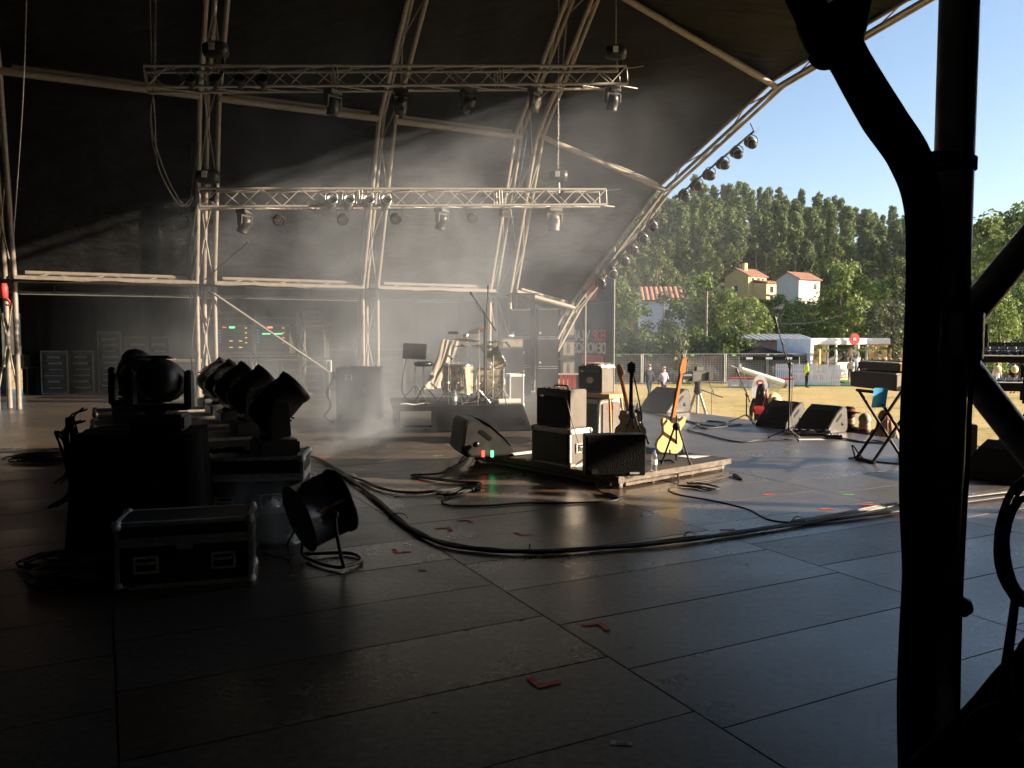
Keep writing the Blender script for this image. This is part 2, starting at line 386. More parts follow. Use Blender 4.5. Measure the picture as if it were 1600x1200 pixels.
# stage floor: boards
fl = MB(); fl.add([S(-6, 25.5, -.055), S(13.0, 25.5, -.055), S(13.0, -7, -.055), S(-6, -7, -.055)], [(0, 1, 2, 3)])
stage = struct(fl.build('stage_floor', 'ply_dark'))
T0, SS0, PW, PD = 4.07, 17.3, 2.2, .66
bmesh_board = MB().box((0, 0, -.022), (PW-.007, PD-.007, .044))
bo = None; near = []; far = MB()
for i in range(-5, 5):
    t = T0+(i-.5)*PW+0
    sh = .17 if i % 2 else 0
    for j in range(-38, 13):
        s = SS0+sh+(j+.5)*PD
        tt = T0+(i+.5)*PW-PW*1
        c = S(tt, s)
        if tt > 12.9: continue
        visible = c.y > 1.2 and abs(c.x/c.y) < .78
        if visible and c.y < 11.5: near.append((c.y, c, i, j))
        else:
            far.box(c-V((0, 0, .022)), (PW-.007, PD-.007, .044), rz=DA)
near.sort(key=lambda q: q[0])
for q, (yy, c, i, j) in enumerate(near):
    if q < 298:
        if bo is None: bo = bmesh_board.build('floor_board', 'stage_board', stage, c, DA, bev=.0015); o = bo
        else:
            o = bo.copy(); COL.objects.link(o); o.location = c
        o.location.z += random.uniform(-.0012, .0012)
    else: far.box(c-V((0, 0, .022)), (PW-.007, PD-.007, .044), rz=DA)
fo = far.build('floor_boards_far', 'stage_board', stage); fo['kind'] = 'stuff'
# skirt under the front edge
m = MB(); m.box((0, 0, -.68), (.04, 33, 1.2)); struct(m.build('stage_front', 'black_cloth', None, S(13.02, 9.2), DA))

# ---------------------------------------------------------------- arches
NODES = [(0, 0), (.04, 2.85), (1.59, 6.83), (4.43, 9.6), (9.5, 11.1), (SPAN-4.43, 9.6), (SPAN-1.59, 6.83), (SPAN-.04, 2.85), (SPAN, 0)]
_acc = [0.0]
for _i in range(8): _acc.append(_acc[-1]+math.hypot(NODES[_i+1][0]-NODES[_i][0], NODES[_i+1][1]-NODES[_i][1]))
ALEN = _acc[-1]
def _nrm(i):
    dx_, dz_ = NODES[i+1][0]-NODES[i][0], NODES[i+1][1]-NODES[i][1]; l = math.hypot(dx_, dz_); return (-dz_/l, dx_/l)
def arch_pt(a, off=0.0):                            # a: distance along the straight sided arch from the far foot; off: outwards
    a = max(0, min(ALEN, a)); i = max(k for k in range(8) if _acc[k] <= a+1e-9); f = (a-_acc[i])/(_acc[i+1]-_acc[i])
    def node_n(k):
        if k == 0: return _nrm(0)
        if k == 8: return _nrm(7)
        p, q = _nrm(k-1), _nrm(k); x, z = p[0]+q[0], p[1]+q[1]; d2 = x*x+z*z; return (2*x/d2, 2*z/d2)
    n0, n1 = node_n(i), node_n(i+1)
    return (NODES[i][0]*(1-f)+NODES[i+1][0]*f+off*(n0[0]*(1-f)+n1[0]*f), NODES[i][1]*(1-f)+NODES[i+1][1]*f+off*(n0[1]*(1-f)+n1[1]*f))
TILT = R(31.6)
def apos(t, a, off=0, tilt=0):
    s, z = arch_pt(a, off)
    return S(t+z*math.sin(tilt), s, z*math.cos(tilt) if tilt else z)
def arch(t, label, chords, lace, tilt=0, a0=0, a1=None, r=.056, step=1.25, mat_='alu', lr=.02):
    root = thing('arch_truss', label, 'arch truss', S(t, 0, 0), 0, 'arch trusses of the stage roof')
    org = S(t, 0, 0); a1 = a1 or ALEN
    n = 72
    for dt, off in chords:
        al = sorted(set([a0+(a1-a0)*i/24 for i in range(25)]+[q+e for q in _acc[1:8] for e in (-.03, .03) if q < a1]))
        pts = [apos(t+dt, a, off, tilt)-org for a in al]
        MB().path(pts, r, 10).build('chord', mat_, root)
    a = a0+.25; k = 0
    while a < min(a1-step, 21):
        for (i, j) in lace:
            p = apos(t+chords[i][0], a, chords[i][1], tilt)-org; q = apos(t+chords[j][0], a+step, chords[j][1], tilt)-org
            if k % 2: p, q = apos(t+chords[j][0], a, chords[j][1], tilt)-org, apos(t+chords[i][0], a+step, chords[i][1], tilt)-org
            rod(root, 'brace', p, q, lr, mat_)
        a += step; k += 1
    return root
tri = [(-.2, 0), (.2, 0), (0, .32)]; tl = [(0, 2), (1, 2)]
arch(0, 'pale roof arch at the left edge of the picture', tri, tl)
arch2 = arch(4.1, 'roof arch whose sunlit far leg stands beside the lit amplifier racks', tri, tl, a1=ALEN-7.5)
arch(8.15, 'roof arch with its sunlit leg behind the grey drum speaker', tri, tl)
arch(12.1, 'wide four tube roof arch rising behind the drum kit', [(-.48, 0), (-.16, .26), (.16, 0), (.48, .26)], [(0, 1), (2, 3), (1, 2)])
arch(12.9, 'leaning front arch framing the sky and the wooded hill', [(0, 0), (.30, .12), (-.05, .34)], [(0, 1), (1, 2)], tilt=TILT, r=.05, step=1.1)
# purlins
def purlin(A, Bp, label):
    root = thing('purlin_truss', label, 'roof beam', A, 0, 'roof beams between the arches')
    v = Bp-A; n = v.normalized(); up = (V((0, 0, 1))-n*n.z).normalized(); L = v.length
    A0 = n*.15; h = .14
    MB().tube(n*.0, n*(L-.0), .08, n=10).build('chord', 'alu', root)
    MB().tube(up*h+n*.2+W2*.12, up*h+n*(L-.2)+W2*.12, .05, n=8).build('chord', 'alu', root)
    k = max(3, int(L/.55)); 
    for i in range(k):
        x0 = .2+(L-.4)*i/k; x1 = .2+(L-.4)*(i+1)/k
        p, q = (n*x0, up*h+W2*.12+n*x1) if i % 2 == 0 else (up*h+W2*.12+n*x0, n*x1)
        rod(root, 'brace', p, q, .016, 'alu')
PT = [0, 4.1, 8.15, 12.1]
def pz(a): return lambda t, tl=0: apos(t, a, -.03, tl)
a1_, th2, th3, th4 = _acc[1], _acc[2], _acc[3], _acc[4]
for nm, a in (('low', a1_), ('middle', th2), ('upper', th3)):
    for i in range(3):
        purlin(apos(PT[i]+.2, a, -.03), apos(PT[i+1]-(.2 if i < 2 else .33), a, -.03), f'{nm} roof beam, ' + ('leftmost bay by the picture edge', 'bay behind the moving lights', 'bay left of the wide four tube arch')[i])
    purlin(apos(12.46, a, .27 if a > 3 else 0), apos(12.9, a, 0, TILT), f'{nm} sloping roof beam joining the wide arch to the leaning front arch')
for i in range(3): purlin(apos(PT[i]+.2, th4, -.03), apos(PT[i+1]-.2, th4, -.03), ('rear', 'middle', 'front')[i]+' ridge roof beam high overhead, outside the picture')
# cables wrapped round arch legs
for t, lab in ((0, 'leftmost pale arch leg'), (4.1, 'arch leg beside the amplifier racks'), (8.15, 'arch leg behind the grey speaker')):
    m = MB()
    for q in range(4):
        ph = random.random()*6; pts = []
        for i in range(26):
            a = .1+i*(.17 if t == 0 else .24); p = apos(t-.2, a, .05)
            pts.append(p-S(t, 0)+V((math.cos(a*1.7+ph)*.09-.04, math.sin(a*1.7+ph)*.09-.05, 0)))
        m.path(pts, .017, 5)
    tag(m.build('cable_loom', 'rubber', None, S(t, 0)), f'loose black cables running down the {lab}', 'cable')
# ---------------------------------------------------------------- skin
def wrin(t, a): 
    return .05*noise.noise(V((t*.9, a*.35, 1)))+.022*noise.noise(V((t*2.6+a*.4, a*.9, 4)))+.03*math.sin(a*.5+t*.6)*noise.noise(V((t*.5, a*.5, 9)))+.028*noise.noise(V((t*.35+a*.1, a*2.6, 7)))
def skin(name, label, t0, t1, a0, a1, nu, nv, off=.42, sag=.0):
    m = MB()
    m.grid(lambda u, v: apos(t0+(t1-t0)*u, a0+(a1-a0)*v, off+wrin(t0+(t1-t0)*u, a0+(a1-a0)*v)), nu, nv)
    return tag(m.build(name, 'skin_tarp'), label, 'tarpaulin', 'black roof tarpaulins')
skin('roof_tarpaulin', 'black roof tarpaulin stretched over the rear arches', -4.6, 12.2, 2.75, ALEN-2.9, 110, 260)
skin('side_tarpaulin', 'black tarpaulin closing the near side, outside the picture', 5.2, 12.2, ALEN-2.9, ALEN, 40, 10)
m = MB()
def hood(u, v):
    a = 2.75+(ALEN-2.75)*v
    A = apos(12.2, a, .42); Bq = apos(12.85, a, .36, TILT); p = A.lerp(Bq, u)
    w = wrin(12+u*4, a)*1.2; s, z = arch_pt(a); 
    return p+V((0, 0, w-.10*math.sin(math.pi*u)))
m.grid(hood, 40, 260); tag(m.build('hood_tarpaulin', 'skin_tarp'), 'black hood tarpaulin between wide arch and leaning front arch', 'tarpaulin', 'black roof tarpaulins')
# ---------------------------------------------------------------- black cloths closing the stage
def drape(name, label, A, Bp, z0, z1, folds=.05, matn='black_cloth', nu=120, per=.35):
    A, Bp = V(A), V(Bp); L = (Bp-A).length; n = V((-(Bp-A).y, (Bp-A).x, 0)).normalized()
    m = MB(); m.grid(lambda u, v: A.lerp(Bp, u)+n*folds*(math.sin(u*L/per*6.28+noise.noise(V((u*L, 0, 0)))*3)*.5+noise.noise(V((u*L*.8, v*2, 3))))*(1-.4*v)+V((0, 0, z0+(z1-z0)*v)), nu, 10)
    return tag(m.build(name, matn), label, 'drape', 'black drapes around the stage')
def end_wall(t, tilt=0):
    m = MB(); pts = [apos(t, 2.7+(ALEN-5.4)*i/60, .4) for i in range(61)]
    c = S(t, 9.5, 0); vs = [c]+[S(t, -.4, 0)]+pts+[S(t, 19.4, 0)]
    m.add(vs, [(0, i, i+1) for i in range(1, len(vs)-1)]); return m
tag(end_wall(-4.6).build('rear_drape', 'black_cloth'), 'black rear wall cloth of the stage, outside the picture', 'drape', 'black drapes around the stage')
# far wing (lean-to behind the racks)
drape('wing_drape', 'black drape hanging behind the racks in the far wing', S(-.15, -5.6), S(13.2, -5.6), 0, 2.75)
drape('wing_drape', 'black drape behind the leftmost arch leg, cut off by the picture edge', S(-4.8, -5.6), S(-.6, -5.6), 0, 2.75)
drape('wing_drape', 'short black valance above the white sunlit sheet', S(-.62, -5.55), S(-.12, -5.55), at(22, 489, 22.3).z, 2.76, nu=10)
m = MB(); m.grid(lambda u, v: S(-4.8+18*u, .55-6.4*v, 2.8+.10*math.sin(u*20)*math.sin(3*v)+.05*noise.noise(V((u*30, v*5, 0)))), 60, 14)
tag(m.build('wing_roof_sheet', 'skin_tarp'), 'black sheet roofing the far wing below the low roof beam', 'tarpaulin', 'black roof tarpaulins')
wb = thing('wing_beam', 'thin grey beam under the low roof beam in the far wing', 'roof beam', S(-1.2, -1.2, 2.62), DA)
MB().tube((0, 0, 0), (13.6, 0, 0), .035, n=8).build('tube', 'alu_dull', wb)
for i in range(9): rod(wb, 'hanger', (.6+i*1.5, 0, 0), (.6+i*1.5, .05, .18), .012, 'alu_dull')
drape('wing_drape', 'black drape closing the front of the far wing beside the speaker stacks', S(13.0, -5.6), S(13.0, .2), 0, 2.8)
# near wing: tent of black cloth round the photographer, outside the picture
drape('near_wing_drape', 'black drape behind the photographer, outside the picture', S(-4.6, 24.6), S(6.0, 24.6), 0, 3.1)
drape('near_wing_drape', 'black drape at the rear of the near wing, outside the picture', S(-4.6, 19.2), S(-4.6, 24.6), 0, 3.1)
drape('near_wing_drape', 'black drape at the front of the near wing, outside the picture', S(6.0, 24.6), S(6.0, 19.3), 0, 3.1)
m = MB(); m.grid(lambda u, v: S(-4.7+10.8*u, 19.2+5.5*v, 3.1+.05*math.sin(u*9+v*4)), 20, 10)
tag(m.build('near_wing_roof', 'skin_tarp'), 'black sheet roofing the near wing, outside the picture', 'tarpaulin', 'black roof tarpaulins')
drape('near_wing_drape', 'black drape beside the near post, outside the picture', S(5.6, 19.25), S(5.2, 19.5), 0, 3.1, nu=8)

# ---------------------------------------------------------------- near post (arch leg close to the camera)
PY = 2.5
NP = at(1482, 525, PY); NPX, NPY = NP.x, NP.y
post = thing('near_post', 'dark aluminium truss leg close to the camera at right', 'truss leg', (NPX, NPY, 0))
MB().tube((0, 0, 0), (0, 0, 5.2), .056, n=24).build('main_tube', 'near_alu', post)
MB().tube((.86, .30, 0), (.86, .30, 5.2), .056, n=20).build('main_tube', 'near_alu', post)
def loc_at(px, py, Y=PY): return at(px, py, Y)-V((NPX, NPY, 0))
j1 = loc_at(1500, 505); j2 = loc_at(1500, 545)
dirx = V((.86, .30, 0)); 
zA = j1.z; zB = j2.z
for a, b in (((zA-.02), zA+.82), ((zB-.02), zB-.86)):
    MB().tube(V((.03, .012, a)), V((.86, .30, b)), .048, n=20).build('diagonal_tube', 'near_alu', post)
for a, b in ((zA+1.0, zA+1.9),): 
    MB().tube(V((.86, .30, a)), V((0.03, 0, b)), .048, n=16).build('diagonal_tube', 'near_alu', post)
m = MB(); m.tube((.02, -.01, zB-.03), (.02, -.01, zA+.03), .075, n=20); m.tube((.085, .02, zB+.005), (.085, .02, zA-.005), .045, n=16); m.build('node_clamp', 'near_alu', post)
m = MB(); m.lathe([(.0, -.03), (.03, -.03), (.034, .0), (.026, .02), (.0, .022)], 14, TR(.055, -.03, loc_at(1498, 942).z) @ RY(80)); m.build('bolt_knob', 'black_plastic', post)
# ---------------------------------------------------------------- cables on the near post
def pxpath(spec, Y):
    out = []; rr = []
    for px, py, w in spec:
        out.append(at(px, py, Y)-V((NPX, NPY, 0))); rr.append(w/2*Y/FPX)
    n = 8; pts = crv(out, n); rads = []
    for i in range(len(rr)-1):
        for k in range(n): rads.append(rr[i]*(1-k/n)+rr[i+1]*k/n)
    rads.append(rr[-1]); return pts, rads
lm = thing('cable_loom', 'thick black cable bundle strapped to the near post and bending up to the left', 'cable', (NPX, NPY, 0))
m = MB()
for dx, Y, sc in ((0, 2.43, 1.0), (12, 2.40, .55), (-10, 2.46, .6)):
    p, r = pxpath([(1288+dx, 20, 64*sc), (1330+dx, 100, 60*sc), (1378+dx, 182, 66*sc), (1422+dx*.6, 250, 62*sc), (1442+dx*.4, 330, 52*sc), (1441+dx*.5, 480, 50*sc), (1433+dx*.5, 640, 50*sc),
                   (1432+dx*.5, 780, 52*sc), (1437+dx*.5, 900, 52*sc), (1434+dx*.5, 1010, 56*sc), (1432+dx*.5, 1100, 58*sc), (1434+dx*.5, 1260, 58*sc)], Y)
    m.path(p, [q*(1+.05*noise.noise(pp*3)) for q, pp in zip(r, p)], 14)
m.build('bundle', 'black_cloth', lm)
m = MB()
for spec in ([(1225, -60, 46), (1262, 10, 50), (1290, 62, 60), (1320, 92, 44)], [(1352, -60, 40), (1338, 0, 46), (1322, 50, 56), (1296, 86, 50)], [(1272, 78, 30), (1290, 88, 42), (1320, 72, 46), (1338, 50, 30)], [(1282, 20, 80), (1300, 55, 84), (1310, 75, 60)]):
    p, r = pxpath(spec, 2.40); m.path(p, r, 12)
m.build('knotted_cloth', 'black_cloth', lm)
zt = loc_at(1490, 258).z
m = MB(); m.lathe([(.058, -.022), (.0635, -.018), (.0635, .018), (.058, .022)], 24, TR(0, 0, zt)); m.box((-.07, -.03, zt+.005), (.10, .12, .034)); m.build('strap', 'black_cloth', lm)
cl = thing('hanging_cable', 'thin black cable hanging off the diagonal tube of the near post', 'cable', (NPX, NPY, 0))
p, r = pxpath([(1524, 505, 7), (1531, 530, 7.5), (1529, 560, 7.5), (1517, 610, 8), (1512, 720, 8), (1506, 820, 8), (1498, 1000, 9), (1494, 1260, 9)], 2.3); MB().path(p, r, 8).build('cable', 'rubber', cl)
co = thing('cable_coil', 'coil of black cable hanging at the right picture edge', 'cable', (NPX, NPY, 0))
m = MB()
for q in range(9):
    cx, cy = 1608+random.uniform(-6, 8), 850+random.uniform(-12, 14); ax, ay = 46+random.uniform(-10, 6), 92+random.uniform(-14, 8); Y = 2.2+q*.012
    m.path([at(cx+ax*math.cos(a*.2618), cy+ay*math.sin(a*.2618), Y+.03*math.sin(a*.26*2))-V((NPX, NPY, 0)) for a in range(24)], .0065, 6, closed=True)
m.build('loops', 'rubber', co)
m = MB()
for q in range(3):
    p, r = pxpath([(1612+q*5, 990, 8), (1592+q*4, 1015, 8), (1584+q*4, 1060, 8), (1596+q*3, 1110, 8)], 2.1); m.path(p, r, 6)
m.build('tail', 'rubber', co)
c2 = thing('floor_cable', 'thick black cable running down beside the near post to the floor', 'cable', (NPX, NPY, 0))
p, r = pxpath([(1586, 940, 13), (1580, 985, 14), (1571, 1050, 16), (1562, 1110, 18), (1556, 1260, 16)], 2.15); MB().path(p, r, 10).build('cable', 'rubber', c2)
c3 = thing('padded_brace', 'black wrapped brace rising to the right at the foot of the near post', 'brace', (NPX, NPY, 0))
p, r = pxpath([(1440, 1215, 60), (1500, 1165, 66), (1550, 1120, 74), (1600, 1070, 84), (1680, 1000, 90)], 2.2); MB().path(p, r, 14).build('brace', 'black_cloth', c3)
p, r = pxpath([(1504, 1180, 7), (1507, 1135, 7), (1530, 1110, 8), (1572, 1096, 8)], 2.1); MB().path(p, r, 8).build('cable', 'rubber', c3)
q = at(1585, 1150, 2.12); cb = thing('black_box', 'black box at the lower right picture corner behind the wrapped brace', 'box', (q.x+.06, q.y+.05, 0))
B(((0, 0, .26), (.20, .2, .50))).build('body', 'black_plastic', cb, bev=.01); B(((0, 0, .515), (.205, .205, .02))).build('lid', 'black_paint', cb, bev=.004)

# ================================================================ LIGHTING TRUSSES
def box_truss(label, A, Bp, h, rc, rb, pitch):
    v = Bp-A; L = v.length; x = v.normalized(); y = V((0, 0, 1)).cross(x).normalized(); z = x.cross(y)
    quat = Mx((x, y, z)).transposed().to_quaternion()
    root = thing('lighting_truss', label, 'truss', A, 0, 'hung lighting trusses', quat=quat)
    e = h/2
    for sy in (-1, 1):
        for sz in (-1, 1):
            MB().tube((0, sy*e, sz*e), (L, sy*e, sz*e), rc, n=10).build('chord', 'truss_silver', root)
    n = int(L/pitch)
    for i in range(n):
        a, b = i*L/n, (i+1)*L/n; u = 1 if i % 2 else -1
        rod(root, 'brace', (a, -e, u*e), (b, -e, -u*e), rb, 'truss_silver')
        rod(root, 'brace', (a, e, -u*e), (b, e, u*e), rb, 'truss_silver')
        if i % 2 == 0:
            rod(root, 'brace', (a, -u*e, e), (b+L/n, u*e, e), rb, 'truss_silver'); rod(root, 'brace', (a, u*e, -e), (b+L/n, -u*e, -e), rb, 'truss_silver')
    for a in (0.0, L*.35, L*.352+.05, L*.7, L*.7+.06, L):
        for sy in (-1, 1): rod(root, 'end_post', (a, sy*e, -e), (a, sy*e, e), rb*1.2, 'truss_silver')
    return root
TA, TB = at(228, 124, 13.3), at(974, 121, 15.9)
UA, UB = at(311, 311, 15.0), at(942, 309.5, 18.0)
t1 = box_truss('upper lighting truss hung high across the stage', TA, TB, .33, .024, .011, .36)
t2 = box_truss('lower lighting truss, bright in the sun above the drum kit', UA, UB, .33, .026, .012, .36)
def on(A, Bp, px):                                    # depth on a truss under a pixel column
    lo, hi = 0., 1.
    for _ in range(40):
        mid = (lo+hi)/2; p = A.lerp(Bp, mid); x = 800+FPX*p.x/(p.y*_cp-(p.z-CAMZ)*_sp)
        if x < px: lo = mid
        else: hi = mid
    return A.lerp(Bp, lo)
# par can
def par(label, loc, rz, tilt, group, sc=1.0, m_='black_paint'):
    root = thing('par_can', label, 'stage light', loc, rz, group)
    M = TR(0, 0, -.30*sc) @ RX(tilt)
    MB().lathe([(.0, -.16*sc), (.06*sc, -.155*sc), (.085*sc, -.10*sc), (.10*sc, -.02*sc), (.10*sc, .16*sc), (.115*sc, .165*sc), (.115*sc, .19*sc), (.10*sc, .19*sc), (.095*sc, .12*sc), (0, .10*sc)], 16, M).build('can', m_, root)
    MB().lathe([(.0, .125*sc), (.09*sc, .13*sc), (.09*sc, .135*sc), (0, .14*sc)], 16, M).build('lens', 'glass_dark', root)
    MB().path(crv([(-.12*sc, 0, -.30*sc), (-.125*sc, 0, -.12*sc), (-.08*sc, 0, -.05*sc), (.08*sc, 0, -.05*sc), (.125*sc, 0, -.12*sc), (.12*sc, 0, -.30*sc)], 4), .010*sc, 6).build('yoke', m_, root)
    B(((0, 0, -.025*sc), (.05*sc, .05*sc, .07*sc))).build('clamp', 'alu_dull', root, bev=.004)
    m = MB()
    for k in range(3): m.lathe([(.101*sc, .0), (.106*sc, .004), (.101*sc, .008)], 14, M @ TR(0, 0, (-.02+.05*k)*sc))
    m.build('fin', m_, root)
    return root
for px, lab in ((305, 'first'), (342, 'second'), (380, 'third'), (415, 'fourth')):
    p = on(TA, TB, px)+V((0, -.17, .10)); par(f'small black spotlight inside the upper truss, {lab} from the truss end', p, R(15), 65, 'spotlights on the upper truss', .75)
for px, lab in ((521, 'first'), (547, 'second'), (577, 'third'), (604, 'fourth')):
    p = on(UA, UB, px)+V((0, -.19, .12)); par(f'ribbed metal spotlight on the lower truss, {lab} from left', p, R(20), 60, 'ribbed spotlights on the lower truss', .9, 'steel')
# chain hoists
def hoist(label, p, zt):
    root = thing('chain_hoist', label, 'hoist', p)
    m = MB(); m.lathe([(0, -.20), (.11, -.19), (.14, -.05), (.14, .10), (.11, .19), (0, .20)], 14, RY(90)); m.build('motor', 'black_plastic', root)
    B(((-.02, -.12, .02), (.10, .06, .12))).build('label_plate', 'paper', root, bev=.003)
    rod(root, 'hook_bar', (.02, 0, -.36), (.02, 0, -.12), .018, 'steel'); m = MB()
    m.path([(.10, .02, -.1), (.11, .02, -.3), (.06, .02, -.42), (.0, .0, -.40)], .03, 8); m.build('chain_bag', 'red_paint' if 'red' in label else 'black_cloth', root)
    h = zt-p.z; m = MB(); n = int(h/.045)
    for i in range(n):
        c = V((0, 0, .17+i*.045)); a = (i % 2)*1.57
        ux = V((math.cos(a), math.sin(a), 0))
        m.path([c+ux*.012*math.cos(k*1.047)+V((0, 0, .028*math.sin(k*1.047))) for k in range(6)], .004, 4, closed=True)
    m.build('chain', 'steel', root)
for px, py, A, Bq, lab in ((338, 78, TA, TB, 'chain hoist with pale label above the left part of the upper truss'), (326, 276, UA, UB, 'chain hoist above the left end of the lower truss'),
                           (962, 82, TA, TB, 'chain hoist above the right end of the upper truss'), (872, 275, UA, UB, 'chain hoist above the lower truss by the four tube arch')):
    p = on(A, Bq, px); hoist(lab, V((p.x, p.y, at(px, py, p.y).z)), min(10.5, apos(8, 9)[2]+2.2))
# moving heads
def moving_head(label, loc, rz, tilt, hang=False, group='moving head lights', sc=1.0, m_='black_plastic', short=False):
    root = thing('moving_head_light', label, 'moving light', loc, rz, group)
    if hang: root.rotation_euler = (math.pi, 0, rz)
    if sc != 1: root.scale = (sc, sc, sc)
    m = MB(); m.box((0, 0, .065), (.40, .34, .13)); m.build('base', m_, root, bev=.02)
    B(((0, -.175, .07), (.16, .012, .05))).build('display', 'glass_dark', root)
    m = MB(); m.lathe([(.13, .13), (.13, .16)], 18)
    m.box((0, 0, .18), (.44, .16, .05))
    for sx in (-1, 1):
        poly = [(-.09, .0), (.09, .0), (.075, .26), (.04, .31), (-.04, .31), (-.075, .26)]
        m.prism(poly, .055, TR(sx*.215+(-.0275), 0, .16) @ Mx(((0, 0, 1, 0), (1, 0, 0, 0), (0, 1, 0, 0), (0, 0, 0, 1))))
    m.build('yoke', m_, root, bev=.012)
    M = TR(0, 0, .40) @ RX(tilt)
    L = .20 if not short else .15
    m = MB(); m.lathe([(0, -L), (.10, -L), (.145, -L+.05), (.17, -.02), (.17, .08), (.155, L), (.165, L+.015), (.165, L+.06), (.14, L+.07), (.135, L+.03), (0, L+.02)], 12, M)
    m.build('head', m_, root)
    MB().lathe([(0, L+.032), (.13, L+.036), (.13, L+.045), (0, L+.055)], 18, M).build('lens', 'glass_dark', root)
    for sy in (-1, 1):
        m = MB()
        for k in range(5): m.box((.0, sy*.172, -.08+.03*k), (.16, .012, .012), M)
        m.build('vent', 'black_paint', root, kind='stuff')
    return root
HG = 'moving heads hung under the trusses'
for px, A, Bq, rz, tl, lab, sc in ((382, UA, UB, 1.2, 25, 'first from left, lens down', .66), (690, UA, UB, 1.0, 20, 'in the middle, lens down', .66), (866, UA, UB, .3, 5, 'with pale yoke near the four tube arch', .75)):
    p = on(A, Bq, px); moving_head(f'moving head hung under the lower truss, {lab}', p-V((0, 0, .20)), rz, tl, True, HG, sc, 'alu_dull' if 'pale' in lab else 'black_plastic')
for px, rz, tl, lab in ((520, .9, 10, 'left of the arch leg'), (626, .2, 60, 'just right of the arch leg'), (732, .5, 70, 'in the middle'), (836, 1.1, 15, 'with sunlit barrel, right of the middle'), (958, .4, 20, 'at the right truss end')):
    p = on(TA, TB, px); moving_head(f'moving head hung under the upper truss, {lab}', p-V((0, 0, .20)), rz, tl, True, HG, .64, 'alu_dull' if 'sunlit' in lab else 'black_plastic')  # sun on the barrel is put into a paler material for that head
def led_par(label, p, rz, tl):
    root = thing('led_lamp', label, 'stage light', p, rz, 'round lamps under the lower truss')
    M = TR(0, 0, -.22) @ RX(tl)
    MB().lathe([(0, -.08), (.09, -.07), (.11, 0), (.115, .06), (.10, .06), (0, .05)], 14, M).build('housing', 'black_paint', root)
    m = MB()
    for i in range(12):
        a = i*2.4; q = .025*math.sqrt(i); m.lathe([(.012, .05), (.012, .058), (0, .062)], 6, M @ TR(q*math.cos(a), q*math.sin(a), 0))
    m.build('lens', 'alu_dull', root)
    MB().path([(-.12, 0, -.22), (-.12, 0, -.05), (.12, 0, -.05), (.12, 0, -.22)], .01, 6).build('yoke', 'black_paint', root)
for px, lab in ((435, 'below the left part'), (535, 'below the second ribbed spotlight'), (618, 'below the fourth ribbed spotlight'), (738, 'right of the middle')):
    p = on(UA, UB, px); led_par(f'round lamp with lens cluster under the lower truss, {lab}', p-V((0, 0, .17)), R(20), 130)
p = on(UA, UB, 790); fx = thing('flood_light', 'small boxy flood light under the lower truss, tilted', 'stage light', p-V((0, 0, .17)), .5)
m = MB(); m.box((0, 0, -.14), (.2, .12, .16), RX(20)); m.build('housing', 'alu_dull', fx, bev=.015); MB().path([(-.11, 0, -.12), (-.11, 0, 0), (.11, 0, 0), (.11, 0, -.12)], .01, 6).build('yoke', 'alu_dull', fx); B(((0, -.08, -.17), (.16, .01, .1))).build('lens', 'glass_dark', fx)
# hanging cables
def cable(label, pts, r, mat_='rubber', n=8, seg=7, count=1, spread=0, name='cable', cat='cable', group=None):
    m = MB(); o = V(pts[0])
    for c in range(count):
        off = [V((random.uniform(-1, 1)*spread, random.uniform(-1, 1)*spread, abs(random.uniform(0, 1))*spread*.3)) if spread else V() for _ in pts]
        m.path([p-o for p in crv([V(p)+q for p, q in zip(pts, off)], n)], r, seg)
    return tag(m.build(name, mat_, None, o), label, cat, group)
cable('dark cables drooping from the roof to the left end of the lower truss', [at(238, -40, 13.6), at(240, 110, 13.7), at(238, 190, 13.9), at(252, 260, 14.2), at(275, 312, 14.6), at(290, 322, 14.8), at(305, 306, 15)], .011, 'cable_grey', count=3, spread=.05)
cable('thin chain hanging beside the leftmost arch leg', [at(42, -20, 15), at(36, 150, 15), at(26, 300, 15.3), at(20, 380, 15.6)], .012, 'steel')
cable('thin wire guy running diagonally from arch leg up to the lower truss lights', [at(320, 437, 18.9), at(388, 378, 15.6)], .012, 'alu_dull')
db = thing('diagonal_brace', 'flat pale diagonal brace crossing in front of the amplifier racks', 'brace', at(324, 452, 19.2)); q0 = at(324, 452, 19.2)
rod(db, 'tube', (0, 0, 0), at(515, 582, 20.6)-q0, .032, 'alu_dull'); B(((0, 0, 0), (.12, .12, .12))).build('clamp', 'steel', db, bev=.01)
# red hook block on the leftmost leg
rp = thing('red_hook_block', 'red painted lifting hook on the leftmost arch leg', 'hook', at(6, 455, 16.9)); m = MB(); m.lathe([(0, -.16), (.07, -.14), (.08, .08), (.05, .16), (0, .17)], 12); m.build('block', 'red_paint', rp)
MB().path([(0.05, 0, -.14), (.12, 0, -.22), (.10, 0, -.30), (.03, 0, -.28)], .02, 6).build('hook', 'red_paint', rp)

